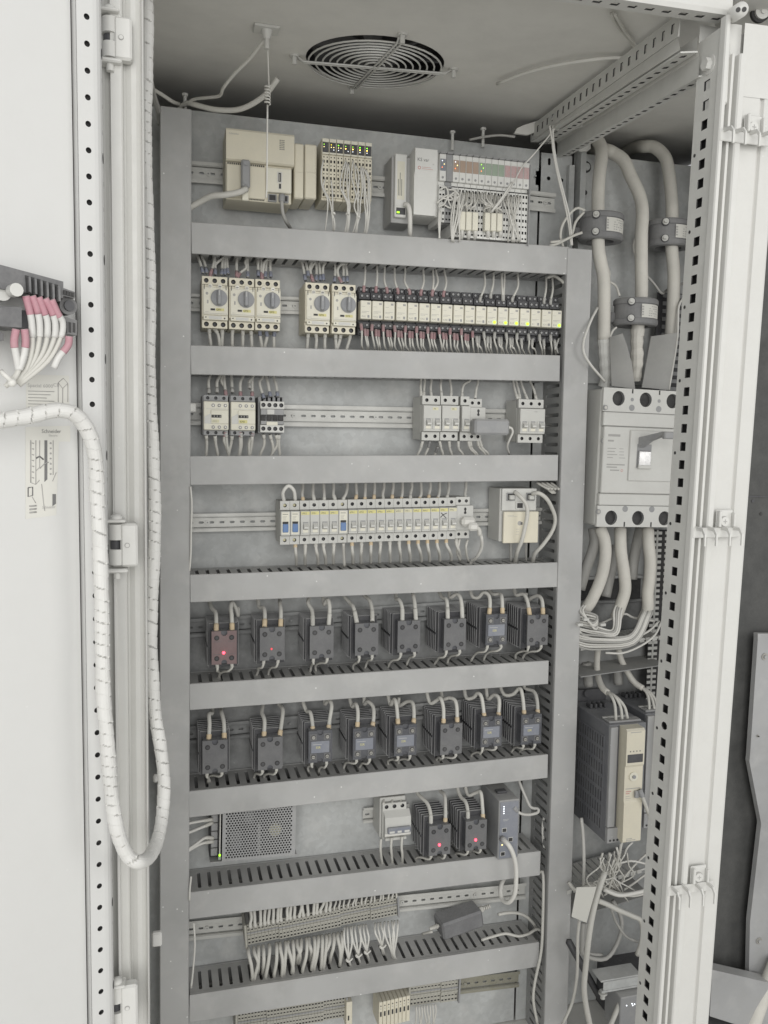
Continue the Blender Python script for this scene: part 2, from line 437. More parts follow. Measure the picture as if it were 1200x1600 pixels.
def wire(name, pts, r, k, label, cat='wire', group=None, ends=(), n=7, sub=4, kind=None):
    """one cable = one thing; ends = sleeves (material, fraction of which end, length)"""
    if group in JOIN:
        jm = JOIN[group]; jm.tube(pts, r, k, n, 3)
        for (ek, end, ln, er) in ends:
            q = [Vector(t_) for t_ in pts]; q = q if end == 0 else q[::-1]; d = (q[1]-q[0]); dl = d.length
            jm.tube([q[0], q[0]+d*min(1, ln/dl)], er, ek, 7, 1)
        return None
    b_ = MB().tube(pts, r, k, n, sub)
    o = b_.build(name); tag(o, label, cat, group, kind)
    P = smooth(pts, sub)
    for (ek, end, ln, er) in ends:
        q = P if end == 0 else P[::-1]
        acc = 0; seg = [q[0]]
        for i in range(1, len(q)):
            d = (q[i]-q[i-1]).length
            if acc+d > ln: seg.append(q[i-1]+(q[i]-q[i-1])*((ln-acc)/max(d, 1e-6))); break
            seg.append(q[i]); acc += d
        MB().tube(seg, er, ek, 8, 1).build('sleeve', o)
    return o
R = random.Random(7)
for g_ in ('wires inside the ducts', 'wires above the lowest terminals', 'wires below the lowest terminals', 'wires above the long terminal strip', 'thin leads under the solid state relays'): JOIN[g_] = MB()

# ================================================================== THE CABINET
cab = empty("electrical_cabinet", (350, 150, -1250), "open white steel electrical cabinet with perforated frame profiles and a dusty roof", "cabinet")
OFF = Vector((350, 150, -1250))
def part(mb, name, parent=cab, off=OFF):
    mb.v = [(x-off.x, y-off.y, z-off.z) for x, y, z in mb.v]; return mb.build(name, parent)
# mounting plate (two sheets) --------------------------------------------------
PY = 90
b = MB()
ztl, ztr = UY(300, 178, PY).z, UY(820, 226, PY).z
xs = 690
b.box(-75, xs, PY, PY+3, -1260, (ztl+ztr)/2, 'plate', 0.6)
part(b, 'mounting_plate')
b = MB(); xe = UY(892, 300, PY).x
zt2 = UY(860, 240, PY).z
holes = []
for (hx, hy, rr, kk) in ((837, 277, 4, 'c'), (857, 279, 4, 'c'), (877, 282, 4, 'c'), (858, 252, 2.8, 's')):
    q = UY(hx, hy, PY); holes.append((q.x, q.z, rr, kk))
cells = []; edges = [xs+4]+[(holes[i][0]+holes[i+1][0])/2 for i in range(2)]+[xe]
zc = holes[1][1]
for i in range(3):
    hx, hz, rr, kk = holes[i]; cells.append((edges[i], zc-15, edges[i+1], zc+12, (hx, hz, rr, rr, 'c')))
for i in range(3):
    if i == 1: cells.append((edges[i], zc+12, edges[i+1], zt2, (holes[3][0], (zc+12+zt2)/2+2, 3, 7, 's')))
    else: cells.append((edges[i], zc+12, edges[i+1], zt2, None))
    cells.append((edges[i], -1260, edges[i+1], zc-15, None))
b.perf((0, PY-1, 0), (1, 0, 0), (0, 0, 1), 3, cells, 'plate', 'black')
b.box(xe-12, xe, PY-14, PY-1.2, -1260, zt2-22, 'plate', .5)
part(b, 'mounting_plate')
# cable bay back sheet
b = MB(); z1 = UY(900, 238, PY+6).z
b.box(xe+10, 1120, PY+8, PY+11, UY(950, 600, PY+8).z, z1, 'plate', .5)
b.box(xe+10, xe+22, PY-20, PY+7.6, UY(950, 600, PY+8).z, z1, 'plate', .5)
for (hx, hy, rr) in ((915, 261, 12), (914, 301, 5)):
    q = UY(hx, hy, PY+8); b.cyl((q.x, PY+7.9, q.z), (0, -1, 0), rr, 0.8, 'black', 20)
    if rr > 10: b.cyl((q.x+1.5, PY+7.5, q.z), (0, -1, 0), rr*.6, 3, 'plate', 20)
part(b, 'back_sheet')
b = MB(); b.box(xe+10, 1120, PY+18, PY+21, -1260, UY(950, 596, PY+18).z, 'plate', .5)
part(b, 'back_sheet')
# floor-side long hole seen behind the breaker tails
b = MB(); a = UY(935, 905, PY+17); c = UY(1000, 935, PY+17)
b.box(xe+60, c.x, PY+16.6, PY+17.4, c.z, a.z, 'black', 0)
b.tube([(xe+60, PY+14, a.z+3), (c.x, PY+14, a.z+3), (c.x+16, PY+14, (a.z+c.z)/2), (c.x, PY+14, c.z-3), (xe+60, PY+14, c.z-3)], 4, 'plate', 8, 4)
part(b, 'cable_opening')
# sides, rear, roof ------------------------------------------------------------
SLR = 0.095
def zr(Y): return 575+SLR*(Y+560)
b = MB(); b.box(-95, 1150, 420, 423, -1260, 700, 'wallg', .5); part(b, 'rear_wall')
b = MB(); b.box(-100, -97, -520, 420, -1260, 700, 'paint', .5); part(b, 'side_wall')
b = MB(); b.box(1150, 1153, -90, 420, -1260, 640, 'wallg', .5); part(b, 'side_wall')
# roof with the round fan opening: ring of quads round the hole inside a sheet
fc = UPL(586, 97, Vector((0, -200, zr(-200))), Vector((0, -SLR, 1)).normalized())
FR = 113
b = MB()
def rf(x, y, up=0): return (x, y, zr(y)+up)
n = 48; ringp = [(fc.x+FR*cos(2*pi*i/n), fc.y+FR*sin(2*pi*i/n)) for i in range(n)]
sqp = []
hs = 150
for i in range(n):
    c_, s_ = cos(2*pi*i/n), sin(2*pi*i/n); k_ = hs/max(abs(c_), abs(s_)); sqp.append((fc.x+c_*k_, fc.y+s_*k_))
vs = [rf(*q) for q in ringp]+[rf(*q) for q in sqp]+[rf(*q, 2) for q in ringp]
b.add(vs, [(i, n+i, n+(i+1) % n, (i+1) % n) for i in range(n)], 'roof')
b.add(vs, [(i, (i+1) % n, 2*n+(i+1) % n, 2*n+i) for i in range(n)], 'roof')
X0, X1, Y0, Y1 = -97, 1150, -545, 420
gx = [X0, fc.x-hs, fc.x+hs, X1]; gy = [Y0, fc.y-hs, fc.y+hs, Y1]
for i in range(3):
    for j in range(3):
        if i == 1 and j == 1: continue
        b.add([rf(gx[i], gy[j]), rf(gx[i+1], gy[j]), rf(gx[i+1], gy[j+1]), rf(gx[i], gy[j+1])], [(0, 1, 2, 3)], 'roof')
b.add([rf(X0, Y0, 3), rf(X1, Y0, 3), rf(X1, Y1, 3), rf(X0, fc.y+150, 3), (X0, fc.y+150, zr(fc.y+150)+3)], [(0, 1, 2, 3)], 'roof') if False else None
part(b, 'roof_panel')
# fan box above the opening
b = MB(); zt = zr(fc.y)
b.box(fc.x-128, fc.x+128, fc.y-128, fc.y+128, zt+62, zt+64, 'black')
for (x0, x1, y0, y1) in ((-128, -125, -128, 128), (125, 128, -128, 128), (-125, 125, -128, -125), (-125, 125, 125, 128)):
    b.box(fc.x+x0, fc.x+x1, fc.y+y0, fc.y+y1, zt+14, zt+61.9, 'black')
part(b, 'fan_housing')
fan = empty("fan_guard", (fc.x, fc.y, zt), "round wire fan guard on the dusty cabinet roof", "fan guard")
fan.rotation_euler = (math.atan(SLR), 0, 0)
b = MB()
for i in range(9):
    r_ = 16+i*11.6
    pts = [(r_*cos(2*pi*j/36), r_*sin(2*pi*j/36), -6) for j in range(37)]
    MB().tube(pts, 1.5, 'rail', 6, 1).build('wire_ring', fan)
aa = radians(-8)
for k_ in range(2):
    a_ = aa+k_*pi/2+ (radians(12) if k_ else 0)
    u = Vector((cos(a_), sin(a_), 0)); w = Vector((-sin(a_), cos(a_), 0))
    b = MB()
    for s_ in (-3.2, 3.2): b.tube([u*-126+w*s_+Vector((0,0,-3)), u*-116+w*s_+Vector((0,0,-9)), u*116+w*s_+Vector((0,0,-9)), u*126+w*s_+Vector((0,0,-3))], 1.6, 'rail', 6, 1)
    b.build('cross_bar', fan)
    for s_ in (-1, 1):
        MB().cyl(u*131*s_+Vector((0,0,0)), (0,0,-1), 8, 3, 'rail', 14).cyl(u*131*s_+Vector((0,0,-3)), (0,0,-1), 4.2, 11, 'rail', 8).build('screw', fan)
MB().cyl((0,0,1), (0,0,1), 34, 20, 'dark', 24).build('fan_hub', fan)
for i in range(7):
    a_ = 2*pi*i/7; u = Vector((cos(a_), sin(a_), 0)); w = Vector((-sin(a_), cos(a_), 0))
    vs = [u*34+w*-10+Vector((0,0,6)), u*104+w*-22+Vector((0,0,4)), u*104+w*16+Vector((0,0,24)), u*34+w*8+Vector((0,0,20))]
    MB().add(vs+[q+Vector((0,0,1.5)) for q in vs], [(0,1,2,3),(7,6,5,4),(0,4,5,1),(1,5,6,2),(2,6,7,3),(3,7,4,0)], 'black').build('fan_blade', fan)

# vertical front posts -----------------------------------------------------------
LEAN = Vector((-0.0034, 0.0305, -1.0))        # direction of the posts, going down
def strip_post(name, xs_, Y, z0, z1, kmat='paint', holes=None, parent=cab):
    """xs_: list of (X at z=0, dY) making a folded profile, extruded along the lean"""
    b = MB(); dn = LEAN
    def at(x, dy, z): return (x-dn.x*(z), Y+dy-dn.y*(z), z)
    for (xa, ya), (xb, yb) in zip(xs_[:-1], xs_[1:]):
        q = [at(xa, ya, z0), at(xb, yb, z0), at(xb, yb, z1), at(xa, ya, z1)]
        b.add(q, [(0, 1, 2, 3)], kmat)
    return part(b, name, parent)
def lineX(px, py, Y):      # x at z=0 of a leaning vertical through a photo point
    q = UY(px, py, Y); 
    for _ in range(4):
        Yq = Y - LEAN.y*q.z; q = UY(px, py, Yq)
    return q.x + LEAN.x*q.z
# right post: perforated face
PYR = -503+ (-0.0305)*0
xh = 651.1 + LEAN.x*473.5
def RP(xoff, dy, z):  # point on the right post; hole line origin
    t = (473.5-z)/1.0
    return Vector((651.1+xoff+LEAN.x*t, -502.5+dy+LEAN.y*t, z))
pw0, pw1 = -24.0, 24.0
b = MB(); Ud = Vector((0, -1, 0)); Vd = -LEAN.normalized()
kk = 1/LEAN.length
O = RP(0, 0, 0)
cells = []
for i in range(-2, 66):
    zc_ = (473.5-25*i)*LEAN.length
    if i == 35: h = (0, zc_, 7, 6, '8')
    elif i in (-1, -2): h = None
    else: h = (0, zc_, 6.1, 6.1, 'r')
    cells.append((pw0, zc_-12.5, pw1, zc_+12.5, h))
b.perf(O, Ud, Vd, 2.0, cells, 'frame', 'black')
for i in range(3, 62, 4):
    q = RP(-0.4, 17, 473.5-25*i-9); b.cyl(q, (1, 0, 0), 2.4, 0.7, 'black', 8)
part(b, 'front_post')
def fold(name, prof, z0, z1, km):
    b = MB()
    for (xa, ya), (xb, yb) in zip(prof[:-1], prof[1:]):
        sh = (0, 0) if name in ('post_edge', 'post_hole_shade') else (-15.6, -24.0)
        xa_, ya_, xb_, yb_ = xa+sh[0], ya+sh[1], xb+sh[0], yb+sh[1]
        b.add([RP(xa_, ya_, z0), RP(xb_, yb_, z0), RP(xb_, yb_, z1), RP(xa_, ya_, z1)], [(0, 1, 2, 3)], km)
    return part(b, name)
fold('post_edge', [(0, 24.1), (30, 24.1)], -1240, 560, 'frame')
fold('post_hole_shade', [(9, 23), (9, -22)], -1240, 520, 'black')  # black sheet added behind the post holes as painted shade
fold('post_rim', [(13.6, 0.5), (14, -9), (15.2, -11), (19.5, -11), (20.5, -9), (20.5, 10)], -1240, 545, 'paint')
fold('door_seal_channel', [(20.6, -2), (24.5, -2), (25, 6), (29, 6), (29.4, -6), (33, -6), (33.4, 2), (38, 2), (38.4, -8), (40, -10), (47, -10), (48.5, -7), (48.5, 4)], -1240, 502, 'paint')
fold('door_leaf_edge', [(20.6, 8), (50, 7)], 490, 545, 'paint')
fold('door_leaf_edge', [(48.6, 2), (80, 0), (82, 3), (85.5, 4), (87, 0), (103, -4), (106, -3), (107, 18)], -1240, 470, 'paint')
fold('door_leaf_edge', [(50, 1), (118, -3)], 455, 545, 'paint')
fold('door_leaf_edge', [(21, 14), (124, 12)], 415, 538, 'paint')
# top corner bits right of the post
b = MB(); q = RP(0, 0, 530)
b.box(q.x+2, q.x+14, q.y-26, q.y+10, 440, 520, 'paint', 3); part(b, 'corner_bracket')
def uy(x, y, Y=-503): return UY(x, y, Y)
b = MB(); p0 = uy(1128, 35, -470); p1 = uy(1158, 15, -560)
b.tube([p0, p1], 9, 'paint', 16, 1); q = p1+(p1-p0).normalized()*0.6
dr = (p1-p0).normalized(); sd = dr.cross(Vector((0, 0, 1))).normalized()
for s_ in (-1, 1): b.cyl(p1+sd*3.6*s_, dr, 2.9, 0.7, 'black', 12)
part(b, 'cross_tube')
b = MB(); p0 = uy(1186, 20, -490); b.cyl(p0, (-.2, -1, -.2), 13, 6, 'black', 24).cyl(p0+Vector((-.5, -6.2, -1)), (-.2, -1, -.2), 10, 4, 'paint', 20).cyl(p0+Vector((-1, -10.3, -2)), (-.2, -1, -.2), 4, 2, 'frame', 8)
part(b, 'bolt')
b = MB(); p0 = uy(1180, 95, -512); b.cyl(p0, (0, -1, 0), 17, 2.5, 'paint', 28).cyl(p0+Vector((0, -2.6, 3)), (0, -1, 0), 9, 5, 'paint', 20).cyl(p0+Vector((0, -7.7, 3)), (0, -1, 0), 3, .6, 'inkl', 6)
b.box(p0.x-19, p0.x-16, p0.y-.5, p0.y-3.2, p0.z-2, p0.z+2, 'black').box(p0.x+16, p0.x+19, p0.y-.5, p0.y-3.2, p0.z-2, p0.z+2, 'black')
part(b, 'bolt')
b = MB(); p0 = RP(-5, -1, 0); q = UY(1101, 100, -506); q.x = RP(0, 0, q.z).x; b.cyl((q.x, q.y, q.z), (-1, 0, 0), 12, 1.5, 'paint', 20).cyl((q.x-1.6, q.y, q.z), (-1, 0, 0), 8, 7, 'paint', 6)
part(b, 'bolt')
b = MB(); q = uy(1134, 92, -520); b.sphere(q, 8, 'paint', 12, (.7, 1, 1.2)); b.box(q.x-3, q.x+3, q.y-2, q.y+4, q.z-20, q.z-3, 'paint', 1); part(b, 'catch')
# four-pronged latch combs
for (lx, ly, sgn) in ((1122, 222, 0), (1092, 836, 0), (1060, 1405, 1)):
    b = MB(); q = uy(lx, ly, -520)
    zc_ = q.z
    t = (473.5-zc_)
    base = RP(0, -38, zc_)
    b.box(base.x, base.x+74, base.y+2, base.y+4, zc_-4, zc_+10, 'paint', .8)
    for i, dx in enumerate((4, 22, 43, 62)):
        x = base.x+dx
        b.prism([(0, 12), (-16, 10), (-22, 3), (-22, -13), (-19, -13), (-19, 1), (-14, 6), (0, 7)], x, x+2.4, 'paint',
                lambda a_, c_, d, y=base.y, z=zc_: (d, y+2+a_*0.9, z+c_))
    part(b, 'latch_comb')
    b = MB(); x = base.x+50
    b.box(x-12, x+14, base.y+5.2, base.y+8, zc_+4, zc_+34, 'paint', 1)
    b.box(x-12, x-8, base.y-2, base.y+4.9, zc_+10.6, zc_+33, 'paint', 1); b.box(x+11, x+14.2, base.y-2, base.y+4.9, zc_+10.6, zc_+30, 'paint', .8)
    b.cyl((x, base.y+5, zc_+18), (0, -1, 0), 6.5, 3, 'paint', 18).cyl((x, base.y+5.1, zc_+18), (0, -1, 0), 7.4, .6, 'inkl', 18)
    b.box(x-.6, x+.6, base.y+2.2, base.y+1.8, zc_+15, zc_+21, 'inkl').box(x-3, x+3, base.y+2.1, base.y+1.7, zc_+17.4, zc_+18.6, 'inkl')
    part(b, 'latch_plate')

# left post profile behind the hinges
LX = [lineX(x, 300, -520) for x in (165, 174, 192.5, 197, 222.5, 226)]
lz0, lz1 = -1240, 560
def LP(x, dy, z): return (x-LEAN.x*z, -520+dy-LEAN.y*z, z)
b = MB()
prof = [(LX[0]-35, 6), (LX[0], 6), (LX[1], 10), (LX[1]+.5, -4), (LX[2]-1, -5), (LX[2]+.5, -3), (LX[2]+.8, 10), (LX[3], 10), (LX[3]+6, 6), (LX[4]-6, 6), (LX[4]-1, 8), (LX[4], -6), (LX[4]+1, -8), (LX[5]-1, -8), (LX[5], -6), (LX[5], 45)]
for (xa, ya), (xb, yb) in zip(prof[:-1], prof[1:]):
    b.add([LP(xa, ya, lz0), LP(xb, yb, lz0), LP(xb, yb, lz1), LP(xa, ya, lz1)], [(0, 1, 2, 3)], 'paint')
part(b, 'front_post')
# front top beam (runs right, perforated underside) and depth beams
def beam(pa, pb, wa, wb, nh, name, km='frame', pitch=25, hole=(3.6, 5.2), t=2, start=12):
    """sheet from pa to pb (3d), its width direction wa (vector), with a row of rectangular holes"""
    pa = Vector(pa); pb = Vector(pb); U = (pb-pa); ln = U.length; U.normalize()
    V = Vector(wa); V = (V-U*V.dot(U)); w = V.length; V.normalize()
    b = MB(); cells = []; u_ = 0; i = 0
    cells.append((0, 0, start-pitch/2+pitch/2, w, None)) if False else None
    u_ = 0
    while u_+pitch <= ln:
        cells.append((u_, 0, u_+pitch, w, (u_+pitch/2, w/2, hole[1], hole[0], 'r'))); u_ += pitch
    if u_ < ln: cells.append((u_, 0, ln, w, None))
    b.perf(pa, U, V, t, cells, km, 'black'); return part(b, name)
fa = uy(560, -28, -530); fb = uy(1108, 40, -503)
# front top beam: bright front face + perforated underside
pa = UY(520, -48, -520); pb = UY(1120, 37, -500)
pa2 = UY(560, -30, -520)
d_ = (pb-pa).normalized()
Fp0 = pb - d_*900
b = MB()
V_ = Vector((0, -26, -2.5))
beam(Fp0, pb, (0, -28, -3), None, 0, 'top_beam', 'paint', 25, (4.0, 5.5))
b = MB(); e0 = Fp0+Vector((0, -28, -3)); e1 = pb+Vector((0, -28, -3))
b.add([e0, e1, e1+Vector((0, -3, 5)), e0+Vector((0, -3, 5)), e0+Vector((0, -3, 30)), e1+Vector((0, -3, 30))], [(0, 1, 2, 3), (3, 2, 5, 4)], 'paint')
part(b, 'beam_face')
# depth beams
A0 = UY(1060, 40, -470); A1 = UY(829, 210, 80)         # upper line of square holes (vertical face)
B0 = UY(1086, 84, -490); B1 = UY(858, 226, 80)
C0 = UY(1094, 112, -490); C1 = UY(872, 240, 80)
def strip(P0, P1, w, name, km, hole=(3.6, 5.0), off=(0, 0, 0)):
    P0 = Vector(P0)+Vector(off); P1 = Vector(P1)+Vector(off)
    return beam(P1, P0, w, None, 0, name, km, 25, hole)
strip(A0+Vector((0, 0, -14)), A1+Vector((0, 0, -14)), (0, 0, 30), 'depth_beam', 'frame', (6, 3.8))
b = MB()   # underside strips
def quad(P, km='frame', name='beam_web'):
    b = MB(); b.add([Vector(q) for q in P], [(0, 1, 2, 3)], km); return part(b, name)
strip(B0+Vector((-22, 0, 0)), B1+Vector((-22, 0, 0)), (24, 0, 3), 'depth_beam', 'frame', (3.8, 5))
strip(C0+Vector((-2, 0, -5)), C1+Vector((-2, 0, -5)), (22, 0, 3), 'depth_beam', 'frame', (3.8, 5))
quad([B0+Vector((2.2, 0, 3)), B1+Vector((2.2, 0, 3)), B1+Vector((2.2, 0, 22)), B0+Vector((2.2, 0, 22))])
quad([C0+Vector((-2.2, 0, -5)), C1+Vector((-2.2, 0, -5)), C1+Vector((-2.2, 0, 20)), C0+Vector((-2.2, 0, 20))])
quad([A0+Vector((0, 0, -15)), A1+Vector((0, 0, -15)), B1+Vector((-22.3, 0, 2)), B0+Vector((-22.3, 0, 2))])
quad([B0+Vector((2.4, 0, 22)), B1+Vector((2.4, 0, 22)), C1+Vector((-2.4, 0, 20)), C0+Vector((-2.4, 0, 20))], 'roof')
# joining clamps on the beams
b = MB(); q = UY(905, 192, -60)
b.prism([(-36, -3), (-28, 5), (-8, 6), (2, 1), (14, 6), (30, 4), (36, -2), (28, -10), (10, -6), (-6, -10), (-26, -10)], 0, 5, 'frame', lambda a_, c_, d: (q.x+a_, q.y-a_*.9+d, q.z+c_-a_*.05))
b.cyl((q.x-14, q.y+6, q.z-3), (0, -1, -.2), 4, 9, 'frame', 8).cyl((q.x+22, q.y-26, q.z-3), (0, -1, -.2), 4, 9, 'frame', 8)
part(b, 'joining_clamp')
b = MB(); q = UY(876, 182, -30)
b.prism([(-18, -8), (-14, 8), (8, 9), (18, 2), (14, -8)], 0, 6, 'frame', lambda a_, c_, d: (q.x+a_, q.y+d, q.z+c_)); b.cyl((q.x+10, q.y-.5, q.z+2), (.3, -1, 0), 6, 16, 'frame', 14)
part(b, 'joining_clamp')
b = MB(); q = UY(835, 205, 60)
b.prism([(-60, -8), (-52, 2), (-30, 10), (30, 26), (60, 28), (60, 14), (-20, -8)], 0, 6, 'roof', lambda a_, c_, d: (q.x+a_*.7, q.y+d, q.z+c_))
part(b, 'corner_gusset')
b = MB(); q = UY(915, 228, 60)
b.prism([(-26, -6), (-24, 16), (8, 22), (12, -4), (4, -10), (-10, -12)], 0, 4, 'frame', lambda a_, c_, d: (q.x+a_, q.y+d, q.z+c_))
part(b, 'corner_gusset')
# roof screws
for (x, y, Y) in ((289, 152, 60), (707, 210, 70), (755, 205, 70), (866, 184, 20)):
    q = UY(x, y, Y); b = MB(); b.cyl((q.x, q.y, q.z+4), (0, 0, -1), 3, 34, 'frame', 8).cyl((q.x, q.y, q.z+6), (0, 0, -1), 5.5, 4, 'frame', 6); part(b, 'plate_bolt')

# ---- the neighbouring bay seen at the far right
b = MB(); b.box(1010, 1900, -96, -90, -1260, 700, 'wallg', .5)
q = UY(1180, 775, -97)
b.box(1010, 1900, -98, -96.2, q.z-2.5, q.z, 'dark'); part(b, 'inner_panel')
pl = [(1184, 990), (1216, 990), (1330, 990), (1330, 1530), (1170, 1530), (1172, 1440), (1189, 1290), (1189, 1285), (1171, 1190), (1172, 1180), (1184, 1000)]
Pq = [UY(x, y, -130) for x, y in pl]
b = MB(); b.prism([(q.x, q.z) for q in Pq], -130, -118, 'trim')
for (x, y, rr) in ((1195, 1026, 7), (1184, 1150, 2.6), (1186, 1470, 7)):
    q = UY(x, y, -131); b.cyl((q.x, -130.2, q.z), (0, -1, 0), rr, 1.6, 'screw', 18).cyl((q.x, -131.9, q.z), (0, -1, 0), rr*.5, 3, 'trim' if rr > 3 else 'black', 12)
part(b, 'cover_plate')
b = MB(); 
for (x, y) in ((1177, 783), (1190, 803)):
    q = UY(x, y, -98); b.cyl((q.x, -96.2, q.z), (0, -1, 0), 3.4, 1.4, 'dark' if y < 790 else 'black', 12)
part(b, 'panel_screw')
b = MB(); q0 = UY(1112, 1500, -90); q1 = UY(1165, 1578, -90)
b.prism([(q0.x-60, q0.z+40), (q1.x, UY(1162, 1535, -150).z), (q1.x, q1.z), (q0.x-60, UY(1112, 1575, -150).z)], -170, -140, 'trim'); part(b, 'lower_bracket')
b = MB(); b.box(900, 1900, -160, 150, -1262, -1160, 'dark', 2); part(b, 'bottom_panel')
b = MB(); q = UY(1180, 60, -90); b.box(1010, 1900, -140, -99, UY(1180, 40, -120).z, UY(1180, -20, -120).z, 'trim', 2); part(b, 'bay_top_rail')
b = MB(); b.box(-95, 1150, -500, 158, -1264, -1262, 'roof', 0); part(b, 'base_panel')
wire('power_cable', [UY(1176, 1531, -120), UY(1178, 1570, -125), UY(1172, 1625, -130)], 15, 'power', 'thick cable coming out under the bare steel cover, nearer the cabinet edge', 'cable', n=12)
wire('power_cable', [UY(1215, 1500, -150), UY(1190, 1560, -160), UY(1168, 1625, -170)], 15, 'power', 'thick cable slanting down at the bottom right corner', 'cable', n=12)

# ================================================================== CABLE DUCTS
DL = [((299,346),(299,396),(889,385),(886,428)), ((298,539),(298,585),(876,555),(876,595.5)), ((297,712.5),(297,758),(873,710.6),(874,751)),
      ((297,897.3),(296,941.5),(872,878),(870,916)), ((296,1068.7),(295,1110),(858,1032),(857,1068.5)), ((295,1237),(295,1278),(857,1179),(857,1216)),
      ((295,1397),(295,1437),(845,1332),(844,1371.5)), ((296,1555),(296,1598.5),(843,1471.5),(843,1509))]
DD = 86      # depth of the ducts
duct_names = ["top duct under the controllers", "duct under the motor starters and cream relays", "duct under the contactors",
              "duct under the row of small breakers", "duct under the upper row of solid state relays", "duct under the lower row of solid state relays",
              "duct under the mesh power supply", "lowest duct under the terminal strip"]
def slot_sheet(b, O, U, V, ln, wd, t, pitch=19.0, sw=3.2, lo=16, hi=72, k='duct', start=6):
    cells = []; u_ = start
    cells.append((0, 0, start, wd, None))
    while u_+pitch <= ln:
        cells.append((u_, lo-8, u_+pitch, hi+6, (u_+pitch/2, (lo+hi)/2, sw, (hi-lo)/2, 's')))
        cells.append((u_, 0, u_+pitch, lo-8, None)); cells.append((u_, hi+6, u_+pitch, wd, None)); u_ += pitch
    if u_ < ln-.1: cells.append((u_, 0, ln, wd, None))
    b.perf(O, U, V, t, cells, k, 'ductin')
DZ = []
for i, (lt, lb, rt, rb) in enumerate(DL):
    a, c, d, e = UY(*lt, 0), UY(*lb, 0), UY(*rt, 0), UY(*rb, 0)
    h = ((a.z-c.z)+(d.z-e.z))/2; ln = (d-a).length; ang = math.atan2(d.z-a.z, d.x-a.x)
    root = empty("cable_duct", (a.x, 0, c.z), "horizontal grey slotted "+duct_names[i], "cable duct", "horizontal slotted cable ducts")
    root.rotation_euler = (0, -ang, 0)
    ln = (d.x-a.x)/cos(ang) if i else 712
    b = MB()
    b.box(0, ln, 0, 3.0, 0, h, 'duct', 1.0)
    b.box(0.5, ln-.5, 3.1, 9, h-3.4, h-1.2, 'duct'); b.box(0.5, ln-.5, 3.1, 9, 1.2, 3.4, 'duct')
    b.build('cover', root)
    b = MB()
    slot_sheet(b, (1, 3.2, h-3.6), (1, 0, 0), (0, 1, 0), ln-2, DD-3, 1.8, start=R.uniform(3, 12))
    # underside: same comb facing down
    b2 = MB(); slot_sheet(b2, (1, DD, 3.6), (1, 0, 0), (0, -1, 0), ln-2, DD-3, 1.8, lo=14, hi=68, start=R.uniform(3, 12))
    o1 = b.build('slotted_wall', root); o2 = b2.build('slotted_wall', root)
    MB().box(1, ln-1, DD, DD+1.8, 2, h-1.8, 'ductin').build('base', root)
    DZ.append((a.z, d.z, h, a.x, d.x))
    # wires lying in the duct
    for w_ in range(4):
        yy = 20+w_*15; pts = [(a.x+4+j*(ln-10)/14, yy+R.uniform(-5, 5), c.z+h*0.42+(d.z-a.z)*j/14+R.uniform(-5, 7)) for j in range(15)]
        wire('wire', pts, 2.6, 'wireg', "%s loose grey wire lying inside the %s" % (nth(w_), duct_names[i]), 'wire', 'wires inside the ducts', sub=3, n=6)
# vertical ducts
_a, _b = UY(298.9, 180, 0), UY(294.5, 1550, 0); _c, _d = UY(250, 180, 0), UY(250.3, 1550, 0)
_ln = math.atan((_a.x-_b.x)/(_a.z-_b.z)); _w = ((_a.x-_c.x)+(_b.x-_d.x))/2
vd = empty("cable_duct", (_b.x-_w+(-1200-_b.z)*math.tan(_ln), 0, -1200), "left vertical grey cable duct running from top to bottom", "cable duct", "vertical cable ducts")
zt = UY(275, 168, 0).z
vd.rotation_euler = (0, _ln, 0)
b = MB().box(0, _w, -1.5, 3, 0, zt+1200, 'duct', 1.0); b.build('cover', vd)
b = MB(); slot_sheet(b, (1.2, DD, 0), (0, 0, 1), (0, -1, 0), zt+1198, DD-3, 1.8, lo=14, hi=70); b.build('slotted_wall', vd)
b = MB(); slot_sheet(b, (_w-1.2, 3.2, 0), (0, 0, 1), (0, 1, 0), zt+1198, DD-3, 1.8, lo=14, hi=70); b.build('slotted_wall', vd)
XR0 = 714.5
vd = empty("cable_duct", (XR0, 0, -1200), "right vertical grey cable duct beside the power cable bay", "cable duct", "vertical cable ducts")
zt = UY(905, 389, 0).z
# the duct leans with the photo: tilt a little about Y
tp = UY(925, 392, 0); bt = UY(886, 1600, 0)
tpl = UY(886, 400, 0); btl = UY(850, 1600, 0)
w1 = tp.x-tpl.x; w0 = bt.x-btl.x
vd.location = Vector((btl.x, 0, bt.z-60))*S
H = zt-(bt.z-60); lean = (tpl.x-btl.x)/(tpl.z-btl.z)
vd.rotation_euler = (0, math.atan(lean), 0)
wm = (w0+w1)/2
b = MB().box(0.4, wm, -1.5, 3, 0, H, 'duct', 1.0); b.build('cover', vd)
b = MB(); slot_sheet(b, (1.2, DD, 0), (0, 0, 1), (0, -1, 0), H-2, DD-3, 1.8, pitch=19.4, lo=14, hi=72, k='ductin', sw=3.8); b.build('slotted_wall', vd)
b = MB(); slot_sheet(b, (wm-1.2, 3.2, 0), (0, 0, 1), (0, 1, 0), H-2, DD-3, 1.8, lo=14, hi=70); b.build('slotted_wall', vd)
def rail_right(i): return DZ[i][4]

